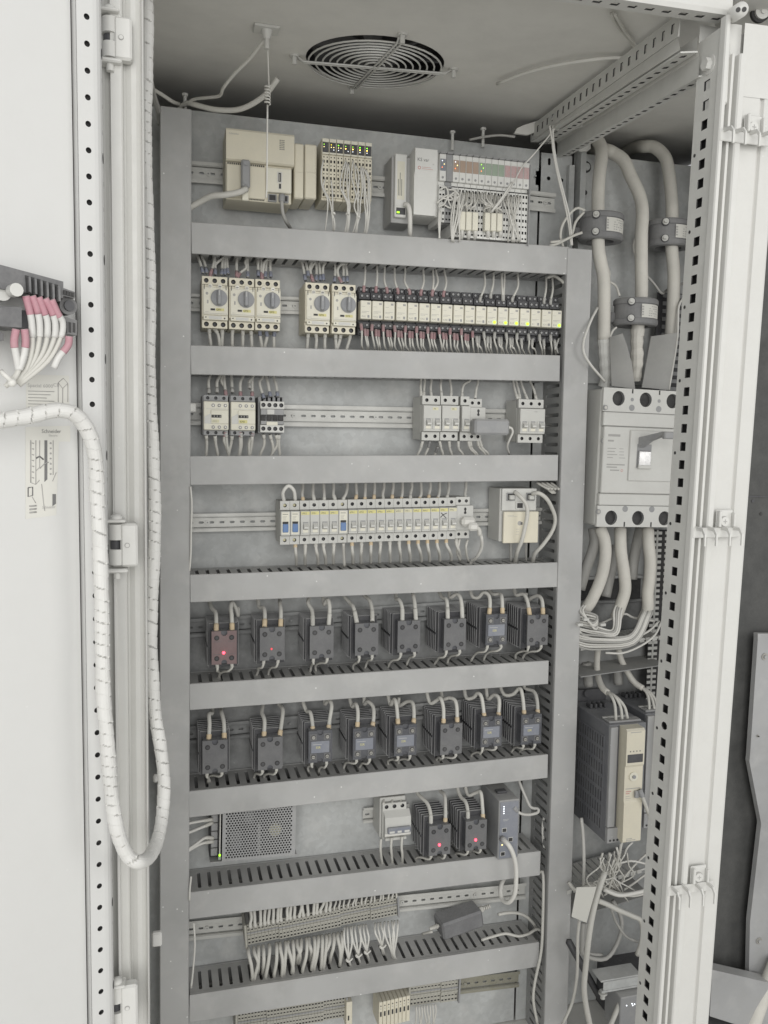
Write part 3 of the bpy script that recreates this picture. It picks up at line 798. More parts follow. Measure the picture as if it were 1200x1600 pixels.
# ================================================================== DIN RAILS
RY = 76
def rail(xl, xr, yl0, yl1, yr0, label, k='rail', Y=RY, ro=0):
    a = UY(xl, yl0, Y); c = UY(xl, yl1, Y); d = UY(xr, yr0, Y); h = a.z-c.z; ang = math.atan2(d.z-a.z, d.x-a.x); ln = (d-a).length
    root = empty("din_rail", (a.x, Y, c.z), label, "mounting rail", "slotted mounting rails"); root.rotation_euler = (0, -ang, 0)
    b = MB(); cells = []; u_ = 0; lo, hi = h*0.24, h*0.76
    while u_+19 <= ln: cells.append((u_, lo, u_+19, hi, (u_+9.5, h/2, 4.6, 2.2, 's'))); u_ += 19
    cells.append((u_, lo, ln, hi, None))
    b.perf((0, 6.5, 0), (1, 0, 0), (0, 0, 1), 1.2, cells, k, 'ductin')
    for (z0, z1, s_) in ((0, lo, -1), (hi, h, 1)):
        ze = z1 if s_ > 0 else z0; zi = z0 if s_ > 0 else z1
        b.box(0, ln, 0, 1.2, zi+s_*2.5, ze, k, .3); b.box(0, ln, 1.3, 6.4, zi-(0 if s_ < 0 else 0)+s_*1.2, zi+s_*2.4, k)
    b.build('profile', root)
    b = MB()
    for u_ in [40+j*160 for j in range(int(ln//160)+1)]:
        if u_ < ln-8: b.cyl((u_, 6.4, h/2), (0, -1, 0), 4.2, 2.0, k, 12).cyl((u_, 4.4, h/2), (0, -1, 0), 1.6, .2, 'ductin', 6)
    if b.v: b.build('screw', root)
    return root
rail(290, 640, 250, 284, 279, "top rail behind the cream controller and input modules")
rail(826, 869, 297, 328, 302, "short end of rail right of the grey bus controller, under three plate holes")
rail(290, 882, 458, 486, 478, "rail carrying the motor starters and cream relays")
rail(290, 866, 629, 664, 641, "rail with a long empty stretch right of the contactors")
rail(290, 862, 803, 832, 793, "rail carrying the row of small breakers")
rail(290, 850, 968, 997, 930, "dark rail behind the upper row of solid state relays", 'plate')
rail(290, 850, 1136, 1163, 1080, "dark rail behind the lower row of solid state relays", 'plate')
rail(568, 640, 1263, 1287, 1256, "short rail stub left of the blue switch breaker")
rail(290, 400, 1441, 1471, 1430, "rail stub left of the long terminal strip")
rail(600, 822, 1402, 1428, 1380, "rail between the terminal strip and the hanging cable loop", Y=60)
rail(700, 812, 1531, 1556, 1518, "olive rail at the very bottom beside the lowest terminal strip", 'olive')

# ================================================================== DEVICE BUILDERS (local: x right, y into the cabinet, z up; origin front lower left)
def holes_row(b, x0, x1, z0, z1, n, y, t, r, k, kin='black', screw='screw', kind='c'):
    w = (x1-x0)/n
    b.perf((0, y, 0), (1, 0, 0), (0, 0, 1), t, [(x0+i*w, z0, x0+(i+1)*w, z1, (x0+(i+.5)*w, (z0+z1)/2, r, r, kind)) for i in range(n)], k, kin, back=False)
    for i in range(n): b.cyl((x0+(i+.5)*w, y+t-.2, (z0+z1)/2), (0, -1, 0), r*.72, t*.35, 'dark' if screw == 'screw' else screw, 10)
    b.box(x0, x1, y+t, y+t+1.5, z0, z1, 'black')
def seg7(b, x0, z, w, y, k='ink', n=3, gap=2.0, h=.5):   # rows of tiny illegible print
    for i in range(n):
        ww = w*R.uniform(.55, 1); b.box(x0, x0+ww, y-.12, y, z-i*gap, z-i*gap+h, k)

def make_starter(lbl):
    r = empty("motor_starter", (0, 0, 0), lbl, "motor starter", "cream motor starters with grey dials")
    H = 90
    b = MB(); b.box(.4, 44.6, 12, 74, 2, H-2, 'cream', 1.2); b.box(.2, 44.8, 2.5, 11.8, 19, 74, 'cream', 1.0); b.build('body', r)
    b = MB(); holes_row(b, 1, 44, H-15, H-1, 3, 6, 6, 4.0, 'cream'); b.box(1, 44, 12.2, 40, H-15, H-.8, 'cream'); b.build('terminal_cap', r)
    b = MB(); holes_row(b, 1, 44, 1, 14, 3, 6, 6, 4.2, 'cream'); b.box(1, 44, 12.2, 40, 1, 14, 'cream'); b.build('terminal_cap', r)
    b = MB(); b.box(2.5, 44.8, 0, 2.4, 23, 70, 'creampale', .8)
    for x in (4, 41): b.box(x, x+.9, -.5, 0.1, 66, 74, 'inkb')
    b.build('front_plate', r)
    b = MB()
    for x in (14.5, 31): b.cyl((x, 2.4, 71.5), (0, -1, 0), 4.2, 2.6, 'creampale', 14).cyl((x, -.3, 71.5), (0, -1, 0), 3.0, .8, 'screw', 12); b.box(x-2, x+2, -1.4, -1.0, 71, 72, 'black')
    b.build('screw', r)
    b = MB(); b.cyl((29.5, 0, 52), (0, -1, 0), 14.2, 2.4, 'dial', 32).cyl((29.5, -2.4, 52), (0, -1, 0), 12.6, 1.6, 'dial', 32)
    b.build('dial', r)
    k = MB(); k.box(25.8, 32.8, -13, -4.05, 39.5, 65, 'dial', 1.6); k.box(28.9, 29.7, -13.2, -12.9, 55, 64, 'lgrey'); kn = k.build('knob', r)
    b = MB(); b.box(15, 22.5, -.6, .1, 30.5, 33.8, 'black'); b.box(3, 44, -.3, .1, 25.0, 25.6, 'inkl'); b.box(9, 11.5, -.3, .1, 42, 48, 'inkl')
    seg7(b, 5, 27.5, 12, 0, 'inkl', 1); b.cyl((9, 0, 59), (0, -1, 0), 2.4, .15, 'inkl', 12); b.build('marking', r)
    MB().box(24, 38, -.7, .1, 30, 34.4, 'yellow').build('marker_tag', r)
    b = MB(); b.box(3, 44.6, 0, 3.4, 14.4, 22, 'creampale', .6); b.box(12, 34, -.5, .1, 15.8, 20.6, 'lgrey')
    b.cyl((7, .1, 18.5), (0, -1, 0), 1.2, .3, 'black', 8).cyl((39, .1, 17.6), (0, -1, 0), 1.4, .3, 'black', 8); b.build('lower_flap', r)
    return r
starters = [(315.3, 512, "first, leftmost cream motor starter with a grey dial"), (357.7, 514, "second cream motor starter from the left, middle of the group of three"),
            (398.6, 515.5, "third cream motor starter, right end of the left group of three"), (476.8, 519.5, "cream motor starter left of the last pair, beside the empty rail"),
            (518.5, 521, "cream motor starter directly left of the small cream relays")]
p0 = None; ST = []
for i, (x, y, l) in enumerate(starters):
    q = UY(x, y, -2); loc = (q.x, -2, q.z)
    if p0 is None: p0 = make_starter(l); p0.location = Vector(loc)*S; o = p0
    else: o = copy_tree(p0, loc, l)
    ST.append((o, loc))
for i, (o, loc) in enumerate(ST): text("QM%d" % (i+1), 4.0, (25, -.8, 30.9), o, 'inkb')

def make_relay(lbl):
    r = empty("plug_in_relay", (0, 0, 0), lbl, "relay", "cream plug-in relays on dark sockets")
    b = MB(); b.box(.6, 21.6, 22, 74, 6, 84, 'dark', .8)
    for (z0, z1, y0) in ((64, 76, 12), (77, 88, 20), (12, 23, 12), (0, 11, 20)):
        b.box(.8, 21.4, y0, y0+10, z0, z1, 'dark', 1.0)
    b.build('socket', r)
    b = MB()
    for (z, y0) in ((70, 12), (82.5, 20), (17.5, 12), (5.5, 20)):
        for x in (6, 16): b.cyl((x, y0+.5, z), (0, -1, 0), 3.4, 1.2, 'black', 10).cyl((x, y0-.6, z), (0, -1, 0), 2.2, .8, 'mgrey', 8)
    b.build('screw', r)
    b = MB(); b.box(1, 21.2, 0, 24, 27, 60, 'creampale', 1.0); b.build('relay_case', r)
    b = MB(); b.box(13.5, 18.5, -.4, .1, 53, 56.5, 'inkl'); b.box(14, 17.5, -.4, .1, 29.5, 34, 'mgrey'); seg7(b, 3, 49, 8, 0, 'inkl', 1); b.build('window', r)
    return r
RX = [10, 75, 140, 208, 271, 335, 398, 461, 524, 586, 648, 709, 770, 831, 892, 952, 1012, 1068]
p0 = None; RL = []
names_r = ["KA1", "KA2", "KA3", "K4", "KA5", "KA6", "KA7", "KA8", "KA9", "KA10", "KA11", "K12", "K13", "K14", "K15", "K1", "KA17", "K18"]
for i, x in enumerate(RX):
    px = 560+x/3.53; pt = 400+(243+(298-243)*i/17)/3.53
    q = UY(px, pt, 0); loc = (q.x, 0, q.z-60)
    lit = i in (11, 12, 13, 14, 17)
    l = "%s cream plug-in relay from the left%s" % (nth(i), ", its green light on" if lit else ", its light off")
    if p0 is None: p0 = make_relay(l); p0.location = Vector(loc)*S; o = p0
    else: o = copy_tree(p0, loc, l)
    RL.append((o, loc, lit))
for i, (o, loc, lit) in enumerate(RL):
    text(names_r[i], 4.6, (3, -.15, 30), o, 'inkl')
    seg = MB().box(3, 17, -.2, .05, 40, 40.6, 'inkl').box(3, 12, -.2, .05, 37.8, 38.3, 'inkl').build('print_line', o)
    if lit: MB().cyl((16, -.4, 31.4), (0, -1, 0), 2.9, .7, 'ledg', 12).build('indicator_light', o)

def make_contactor(lbl):
    r = empty("contactor", (0, 0, 0), lbl, "contactor", "contactors under the motor starters")
    b = MB(); b.box(0, 44.6, 14, 72, 0, 70, 'mgrey', 1.2); b.build('base', r)
    b = MB(); holes_row(b, 2, 44, 60, 70, 3, 10, 4, 2.9, 'mgrey'); holes_row(b, 2, 44, 0, 8.5, 3, 10, 4, 2.9, 'mgrey'); b.build('terminal_cap', r)
    b = MB(); b.box(1.5, 44.6, 2, 13.8, 9, 59, 'creampale', 1.2); b.box(14, 44.4, 0, 2.2, 20, 44, 'creampale', .8)
    b.prism([(3, 20), (14, 20), (14, 38), (3, 32)], 1.2, 2.2, 'lgrey'); b.box(6, 44, 1.2, 2.2, 45.5, 46.3, 'lgrey'); b.build('front_case', r)
    b = MB()
    for z in (52, 14):
        for x in (18, 28.5, 39): b.cyl((x, 2.2, z), (0, -1, 0), 3.4, .6, 'lgrey', 14).cyl((x, 1.5, z), (0, -1, 0), 2.6, .6, 'black', 12).cyl((x, .9, z), (0, -1, 0), 1.9, .5, 'screw', 10)
    b.build('screw', r)
    b = MB(); b.box(15, 32, -.6, .2, 30.5, 35.5, 'black', .2)
    for x in (19, 24, 29): b.box(x, x+1.4, -.8, -.5, 31.5, 34.5, 'inkl')
    seg7(b, 8, 43.6, 20, 2.2, 'inkl', 2, 1.6, .4); b.build('indicator_window', r)
    return r
q1 = UY(317, 679.5, 0); q2 = UY(359.5, 680, 0)
c1 = make_contactor("left cream contactor with a pale marker"); c1.location = (q1.x*S, 0, q1.z*S)
c2 = copy_tree(c1, (q2.x, 0, q2.z), "middle cream contactor with a bright yellow marker")
MB().box(16, 28, -.7, .2, 22, 27, 'yellowp').build('marker_tag', c1); MB().box(16, 30, -.7, .2, 21.5, 27, 'yellow').build('marker_tag', c2)
text("KM1", 4.2, (16.6, -.8, 22.8), c1, 'inkl'); text("KM2", 4.2, (17.5, -.8, 22.6), c2, 'inkb')
q = UY(405, 677, 4)
r = empty("contactor", (q.x, 4, q.z), "grey contactor with dark push bars, right of the two cream ones", "contactor", "contactors under the motor starters")
b = MB(); b.box(0, 45, 20, 68, 0, 66, 'mgrey', 1).box(3, 44, 8, 19.8, 2, 56, 'mgrey', 1); b.build('base', r)
b = MB(); holes_row(b, 2, 44.6, 44, 57, 4, 0, 6, 3.8, 'lgrey'); b.box(2, 44.6, 6.2, 8, 44, 57, 'black'); b.build('terminal_cap', r)
b = MB(); holes_row(b, 2, 44.6, 2, 15, 4, 0, 6, 3.8, 'lgrey'); b.build('terminal_cap', r)
b = MB(); b.box(3, 44, 1, 7, 33.2, 43.6, 'mgrey', .6).box(14, 27, -.6, .9, 34, 43, 'lgrey', .5).box(3, 44, 1, 7, 16, 22.4, 'mgrey', .6); b.build('front_case', r)
b = MB()
for x in (3, 14, 24.6, 35): b.box(x, x+8.6, 2, 7.5, 22.8, 32.8, 'black', .6)
b.build('push_bar', r)
MB().box(13, 33, -.8, .9, 14.6, 21, 'creampale', .6).build('marker_tag', r)
b = MB()
for x in range(5): b.box(5+x*8.5, 10+x*8.5, 20, 30, 57, 66+(x % 2)*3, 'dark', .8)
b.build('upper_fin', r)

def make_mcb(lbl, group, poles=1, toggle='lgrey', H=80, iso=False, name="circuit_breaker", cat="circuit breaker"):
    r = empty(name, (0, 0, 0), lbl, cat, group); w = 17.6*poles
    b = MB(); b.box(.2, w, 18, 70, 1, H-1, 'mcb', .8); b.box(.2, w, 6, 17.8, 17, H-18, 'mcb', .8); b.build('body', r)
    b = MB(); holes_row(b, .2, w, H-16.5, H, poles, 9, 8.6, 3.4, 'mcb', screw='brass' if iso else 'screw'); b.build('terminal_cap', r)
    b = MB(); holes_row(b, .2, w, 0, 16, poles, 9, 8.6, 3.4, 'mcb', screw='brass' if iso else 'screw'); b.build('terminal_cap', r)
    b = MB(); b.box(.3, w-.1, 0, 5.9, 17.4, H-18.4, 'mcb', .7)
    if iso: b.box(2, w-2, -.3, .1, 20, H-20, 'creampale', .1); seg7(b, 3.5, H-24, 11, -.3, 'ink', 1, 2, 1.0); seg7(b, 4, H-28, 8, -.3, 'inkl', 4, 2.1, .6)
    b.build('front_case', r)
    for p_ in range(poles):
        x = p_*17.6
        if iso:
            MB().box(x+3.5, x+14, -3, -.3, 23.5, 39, 'bluet', 1).box(x+3.5, x+14, -1.6, -.31, 39.2, 43, 'black', .2).build('toggle', r)
        else:
            t_ = MB(); t_.box(x+.8, x+5, -1.4, 0, 21, 41, 'mcb', .4).box(x+14, x+17.2, -1.4, 0, 21, 41, 'mcb', .4)
            t_.box(x+5.2, x+13.8, -.5, .1, 27, 41.5, 'mgrey', .3).box(x+4.2, x+15, -1.2, .05, 22, 27.5, 'creampale', .3); t_.prism([(0, 39.8), (-9, 33), (-9, 30), (0, 28)], x+5.6, x+13.4, toggle, lambda a_, c_, d: (d, a_, c_)); t_.build('toggle', r)
    return r
# row 3 : the long breaker row
H3 = 80; G3 = "one-pole breakers in the long row"
def rowz(px): return UY(px, 851-(px-440)*0.0085*0-(px-440)/310*9, 9).z
def at_mcb(px, Y=2): q = UY(px, 820, Y); return q.x
x0 = UY(438.5, 820, 2).x
iso0 = make_mcb("leftmost one-pole isolator, blue toggle, short white loop wire on top", "isolating switches with blue toggles", iso=True)
zb = lambda X: (UY(440, 851, 11).z*(X0b-X)+UY(735, 841, 11).z*(X-XAb))/(X0b-XAb)
XAb, X0b = UY(440, 851, 11).x, UY(735, 841, 11).x
iso0.location = (x0*S, 2*S, zb(x0)*S)
MODS = [x0]
x = x0+17.8
def put(o, X): o.location = (X*S, 2*S, zb(X)*S)
iso1 = copy_tree(iso0, (x, 2, zb(x)), "second one-pole isolator from the left, blue toggle"); MODS.append(x); x += 18.4
lab = ["1PR2", "2PR1", "2PR2", "3PR1", None, "4PR1", "4PR2", "5PR1", "5PR2", "6PR1", "6PR2", "7PR1", "7PR2", "8PR1", "8PR2", "9PR", "10PR"]
lab = ["1PR2", "2PR1", "2PR2", "3PR1", None, "4PR1", "4PR2", "5PR1", "5PR2", "6PR1", "6PR2", "7PR1", "7PR2", "8PR1", "8PR2", "9PR1", "9PR2"]
p0 = None
BR = []
for i, t_ in enumerate(lab):
    if t_ is None:
        o = copy_tree(iso0, (x, 2, zb(x)), "third isolator with a blue toggle, standing between the grey breakers"); MODS.append(x); x += 18.6; continue
    l = "grey one-pole breaker with yellow marker reading %s" % t_
    if p0 is None: p0 = make_mcb(l, G3, toggle='lgrey'); put(p0, x); o = p0
    else: o = copy_tree(p0, (x, 2, zb(x)), l)
    BR.append((o, t_)); MODS.append(x); x += 17.75
for o, t_ in BR:
    MB().box(1, 16.6, -.25, .1, 54.5, 60.5, 'yellow' if R.random() < .7 else 'yellowp').build('marker_tag', o)
    text(t_, 4.4, (2.2, -.3, 55.6), o, 'ink')
xs3 = x
# cross drawn with marker on the last but one
q = BR[-2][0]
b = MB(); b.tube([(2, -.4, 43), (7, -.4, 48), (14, -.4, 51)], .7, 'inkb', 5, 2).tube([(3, -.4, 52), (8, -.4, 47), (13, -.4, 42)], .7, 'inkb', 5, 2).build('pen_cross', q)
def make_socket(lbl, w, X, Z, Y=0):
    r = empty("rail_socket", (X, Y, Z), lbl, "socket", "rail mounted sockets")
    b = MB(); b.box(0, w, 18, 70, 1, 79, 'mcb', .8).box(0, w+6, 4, 17.9, 16.6, 64, 'mcb', 1); b.build('body', r)
    b = MB(); holes_row(b, 0, w, 64.5, 80, 2, 10, 7.5, 3.2, 'mcb'); b.build('terminal_cap', r)
    b = MB(); holes_row(b, 0, w, 0, 16, 2, 10, 7.5, 3.2, 'mcb'); b.build('terminal_cap', r)
    b = MB(); b.cyl((17, 4, 57), (0, -1, 0), 2.6, .3, 'black', 10).cyl((17, 4, 50), (0, -1, 0), 2.6, .3, 'black', 10).box(15.6, 18.4, 3.6, 4.1, 48, 60, 'black'); b.build('pin_hole', r)
    return r
sk = make_socket("rail socket at the right end of the breaker row with a white plug in it", 28, xs3, zb(xs3)+1)
pq = (xs3, 0, zb(xs3))
pl_ = empty("plug", (xs3+8, -12, zb(xs3)+22), "dusty white plug in the socket at the end of the breaker row", "plug")
MB().box(-4, 24, -6, 11, 4, 22, 'wirew', 5).box(6, 26, -16, -6.2, -3, 12, 'wirew', 4).build('plug_body', pl_)
MB().tube([(22, -12, 4), (27, -13, -1), (29, -12, -12)], 4.2, 'wire', 10, 3).build('strain_relief', pl_)
wire('cable', Ppts([(622,365,-20),(630,400,-15),(628,450,5),(600,505,25),(568,530,45),(560,560,50)], 590, 740, 3.87), 3.2, 'wirew', 'white cable hanging from the white plug down into the slotted duct', 'cable')
# converter at the right of the row
q = UY(786, 849, 6); qa = UY(786, 762, 6)
r = empty("converter_module", (q.x, 6, q.z), "pale brown converter module with two plugged leads above its label", "module")
hh = qa.z-q.z; ww = UY(842, 800, 6).x-q.x
b = MB(); b.box(-4, ww-6, 12, 70, 2, hh-2, 'lgrey', 1.2); b.box(-2, ww-3, 6, 11.9, hh*.58, hh-2, 'lgrey', 1); b.build('body', r)
MB().box(0, ww, 0, 6, 0, hh*.57, 'cream', 1.2).build('label_plate', r)
for xx in (7, ww-26):
    j = MB().box(xx, xx+18, 3.5, 5.9, hh*.76, hh*.76+16, 'mgrey', .6).box(xx+2, xx+16, 2.8, 3.4, hh*.76+2, hh*.76+14, 'black').build('port', r)
    MB().box(xx+3, xx+13, -6, 2.7, hh*.76+3, hh*.76+12, 'lgrey', 1.2).build('connector', j)
MB().box(ww*.36, ww*.36+17, 3.4, 5.9, hh*.61, hh*.61+15, 'lgrey', .6).box(ww*.36+2.4, ww*.36+14, 2.8, 3.3, hh*.61+2.4, hh*.61+12, 'black').build('port', r)
b = MB(); seg7(b, 8, hh*.5, 22, 0, 'inkl', 2, 2.4); b.cyl((34, 0, hh*.36), (0, -1, 0), 4.5, .15, 'inkl', 16).box(36, 40, -.3, 0, hh*.33, hh*.38, 'ink'); seg7(b, 26, hh*.25, 8, 0, 'inkl', 3, 5); b.build('print_line', r)
wire('data_cable', Ppts([(828,110,-2),(865,140,-14),(900,190,-18),(905,250,-16),(890,330,-12),(870,410,-6),(845,470,10),(833,528,40),(833,560,50)], 590, 740, 3.87), 4.0, 'wire', 'left curved lead hanging in front of the pale brown converter', 'cable', n=9)
wire('data_cable', Ppts([(935,122,-2),(975,118,-14),(1020,150,-12),(1055,210,0),(1075,280,8),(1055,350,10),(1000,430,15),(955,480,25),(940,525,40),(940,560,50)], 590, 740, 3.87), 4.0, 'wire', 'right curved lead bulging over the slotted duct beside the converter', 'cable', n=9)
for xx, l in ((805, "left"), (897, "right")): wire('wire', Ppts([(xx,410,40),(xx,470,45),(xx+2,530,50)], 590, 740, 3.87), 3.4 if xx < 850 else 2.2, 'wireg', l+' straight lead under the pale brown converter', 'wire')

# row 2 breakers
G2 = "two-pole breakers under the relays"
def at2(px, yb, Y=2): q = UY(px, yb, Y+9); return (UY(px, 660, Y).x, Y, q.z)
o = make_mcb("first two-pole breaker of the row under the cream relays, small yellow marker", G2, 2, H=84); o.location = Vector(at2(661.5, 688))*S; m2a = o
o2 = copy_tree(o, at2(690.5, 688), "second two-pole breaker, directly right of the first, yellow marker"); m2b = o2
for oo in (m2a, m2b):
    MB().box(18, 29, -.25, .1, 57, 62, 'yellowp').build('marker_tag', oo); text("PR", 4.2, (20, -.3, 57.8), oo, 'ink')
l1 = at2(721.5, 688.5)
o = make_mcb("single narrow breaker between the two-pole breakers and the grey adapter", G2, 1, H=84); o.location = Vector(l1)*S
sk2 = make_socket("rail socket partly hidden behind the grey square adapter", 26, l1[0]+17.8, l1[2], 2)
q = UY(738, 680, -12)
ad = empty("plug_adapter", (q.x-1, -12, q.z+1), "dark grey block adapter plugged into the rail socket, white lead at its right", "adapter")
w_ = UY(793, 668, -14).x-q.x; MB().box(0, w_, -16, 12, 0, 30, 'mgrey', 4).build('adapter_case', ad)
MB().cyl((w_-.5, -2, 15), (1, 0, 0), 3.4, 5, 'wirew', 10).build('strain_relief', ad)
wire('cable', Ppts([(705,318,-12),(725,325,-10),(730,350,-5),(712,390,5),(700,430,20),(712,470,40)], 600, 580, 3.636), 2.3, 'wirew', 'thin white lead leaving the right side of the grey adapter', 'cable')
o3 = make_mcb("three-pole breaker at the right end of its row, beside the slotted duct", G2, 3, H=84); o3.location = Vector(at2(812.5, 691.5))*S
text("C32", 3.6, (30, -.3, 59), o3, 'inkl')

# ---- solid state relays on fin heatsinks
def make_ssr(lbl, kind):
    r = empty("solid_state_relay", (0, 0, 0), lbl, "solid state relay", "solid state relays on finned heatsinks")
    cov = {'plain': 'ssr', 'red': 'ssrred', 'clear': 'ssrblk'}[kind]
    b = MB(); b.box(1.5, 42.5, 4, 24, .5, 59.5, 'ssrblk', .8); b.build('body', r)
    b = MB()
    x0, x1, z0, z1 = 0, 44, 0, 60
    poly = [(x0, z0), (17, z0), (17, 5), (20, 8.2), (24, 8.2), (27, 5), (27, z0), (x1, z0), (x1, z1), (27.5, z1), (27.5, 55), (24.5, 51.5), (19.5, 51.5), (16.5, 55), (16.5, z1), (x0, z1)]
    b.prism(poly, 0, 3.9, cov)
    b.build('cover', r)
    b = MB()
    for (x, z) in ((9, 48), (35, 48), (9, 11), (35, 11)):
        if kind == 'clear':
            b.box(x-6.5, x+6.5, -.8, 0.05, z-6, z+6.5, 'ssr', .4); b.cyl((x, -.8, z), (0, -1, 0), 4.4, .4, 'black', 14).cyl((x, -1.2, z), (0, -1, 0), 3.3, 1, 'screw', 12).box(x-2.4, x+2.4, -2.4, -2.15, z-.4, z+.4, 'black')
        else:
            b.cyl((x, .1, z), (0, -1, 0), 4.6, .35, 'black', 14).cyl((x, -.2, z), (0, -1, 0), 2.6, .3, 'dark', 12)
    b.build('terminal_screw', r)
    b = MB()
    if kind == 'clear':
        b.box(5, 39, -.5, 0.1, 18, 40, 'bluep', .3)
        seg7(b, 8, 34, 26, -.5, 'lgrey', 1, 2, .6)
    else:
        for z in (41, 18): b.box(3, 15, -.25, .05, z, z+.7, 'ink').box(29, 41, -.25, .05, z, z+.7, 'ink')
    b.build('print_line', r)
    # heatsink: plates one behind another
    b = MB(); b.box(-3, 47, 24.2, 28, -11, 69, 'sink', .5).box(-3.6, -3, 24, 28.2, -11.4, 69.4, 'fin').box(-3, 47, 24, 28.2, 69.05, 69.6, 'fin')
    b.box(10, 34, 28.1, 86, -6, 64, 'black')
    b.box(-6.4, -2, 33, 96, 24, 28, 'sink')
    hs_ = b.build('heatsink', r)
    fm = MB()
    fm.box(-5, 49, 0.3, 1.9, -10, 68, 'sink'); fm.box(-6.2, -5, -.3, 2.3, -11.2, 69.2, 'fin', .3).box(49, 50.2, -.3, 2.3, -11.2, 69.2, 'fin', .3)
    fm.box(-5, 49, -.3, 2.3, 68, 69.2, 'fin', .3).box(-5, 49, -.3, 2.3, -11.2, -10, 'fin', .3); fm = fm.mesh('fin')
    for i in range(6):
        f_ = bpy.data.objects.new('fin', fm); COL.objects.link(f_); f_.parent = hs_; f_.location = (0, (35+i*10.2)*S, 0)
    return r
SSRc = {4: [(330.7,1039),(405.9,1032.7),(484,1029.5),(554.7,1024.7),(621,1020),(693.4,1016.5),(758.5,1008.5),(823.3,1009)],
        5: [(316.5,1209.5),(403,1204),(481.9,1192.5),(551.2,1187.5),(615.8,1182),(687.7,1180),(750.7,1168),(813.5,1164)],
        6: [(670,1338),(727,1330)]}
kinds = {4: ['red', 'plain', 'plain', 'plain', 'plain', 'plain', 'clear', 'plain'], 5: ['plain', 'plain', 'clear', 'clear', 'clear', 'plain', 'clear', 'clear'], 6: ['plain', 'plain']}
protos = {}; SS = {}
rown = {4: "upper row", 5: "lower row", 6: "pair beside the blue module"}
for row in (4, 5, 6):
    for i, (px, py) in enumerate(SSRc[row]):
        Yf = -20; q = UY(px, py, Yf); kd = kinds[row][i]; loc = (q.x, Yf, q.z)
        ex = {'red': "glowing red light and its glow painted on the cover", 'plain': "plain dusty grey cover", 'clear': "blue-grey label under a clear cover"}[kd]
        if row == 4 and i == 1: ex = "faint red light on a dusty grey cover"
        if row == 6: l = "%s relay of the pair near the blue module, red light on" % ("left", "right")[i]
        else: l = "%s solid state relay, %s, %s" % (nth(i), rown[row], ex)
        if kd not in protos: o = make_ssr(l, kd); o.location = Vector(loc)*S; protos[kd] = o
        else: o = copy_tree(protos[kd], loc, l)
        SS[(row, i)] = (o, loc, kd)
for key, led in (((4, 0), 'ledr'), ((4, 1), 'ledrd'), ((6, 0), 'ledr'), ((6, 1), 'ledr')):
    o = SS[key][0]; MB().sphere((21, -.6, 21), 2.6 if led == 'ledr' else 2.0, led, 10).build('indicator_light', o)
for key, v in SS.items():
    if v[2] == 'clear': text("SSR", 6.0, (13.5, -.6, 26.5), v[0], 'yellow')
# cables on the ssr tops
ssr_w = {
(4,0): ([(180,115),(190,150),(212,175),(217,215),(217,290)], [(345,195),(332,150),(310,118),(303,150),(308,200),(310,287)]),
(4,1): ([(462,95),(470,145),(495,150),(502,190),(500,262)], [(590,100),(590,125),(596,170),(594,262)]),
(4,2): ([(765,80),(755,120),(778,165),(782,210),(783,262)], [(845,80),(850,130),(870,100),(882,150),(876,258)]),
(4,3): ([(965,75),(1000,120),(1022,150),(1042,238)], [(1085,75),(1115,105),(1130,160),(1132,230)])}
ssr_w2 = {
(4,4): ([(110,95),(112,140),(130,145),(148,190),(150,275)], [(210,95),(214,110),(225,170),(232,270)]),
(4,5): ([(370,90),(390,130),(418,150),(425,265)], [(432,85),(440,130),(480,110),(505,150),(513,262)]),
(4,6): ([(560,80),(575,125),(610,130),(640,100),(670,115),(680,160),(674,240)], [(672,80),(700,110),(740,110),(752,140),(755,240)]),
(4,7): ([(825,75),(840,115),(880,110),(905,150),(920,238)], [(900,150),(935,130),(970,120),(995,150),(1000,238)])}
ssr_w3 = {
(5,0): ([(195,180),(192,205),(175,210),(178,270),(172,378)], [(245,180),(248,200),(262,260),(264,370)]),
(5,1): ([(490,155),(484,200),(500,250),(495,362)], [(585,150),(607,185),(600,260),(587,350)]),
(5,2): ([(725,135),(745,190),(768,200),(780,260),(783,330)], [(855,150),(875,125),(893,160),(880,250),(872,320)]),
(5,3): ([(1000,120),(1015,165),(1035,150),(1047,200),(1043,304)], [(1085,150),(1105,135),(1135,165),(1140,220),(1130,302)])}
ssr_w4 = {
(5,4): ([(62,100),(80,160),(100,125),(115,170),(125,292)], [(130,165),(180,140),(212,150),(220,210),(216,290)]),
(5,5): ([(298,88),(320,150),(360,130),(380,120),(398,180),(398,292)], [(385,82),(395,125),(440,118),(475,150),(482,282)]),
(5,6): ([(525,72),(540,120),(580,115),(605,90),(630,120),(648,255)], [(657,68),(668,125),(705,100),(735,130),(728,252)]),
(5,7): ([(745,58),(770,100),(820,95),(860,60),(878,120),(888,238)], [(890,58),(945,80),(965,140),(968,234)])}
ssr_w5 = {(6,0): ([(325,100),(350,130),(380,160),(398,215),(400,296)], [(450,88),(475,115),(480,190),(478,286)]),
(6,1): ([(548,82),(565,125),(590,150),(603,200),(603,272)], [(592,78),(610,115),(650,100),(675,100),(685,190),(687,264)])}
tan_keys = {(4,0):(1,1),(4,1):(1,1),(4,6):(1,1),(4,7):(1,1),(5,0):(1,1),(5,1):(1,1),(5,2):(1,1),(5,3):(1,1),(5,4):(1,1),(5,5):(1,1),(5,6):(1,1),(5,7):(1,1),(6,0):(0,1),(6,1):(0,1)}
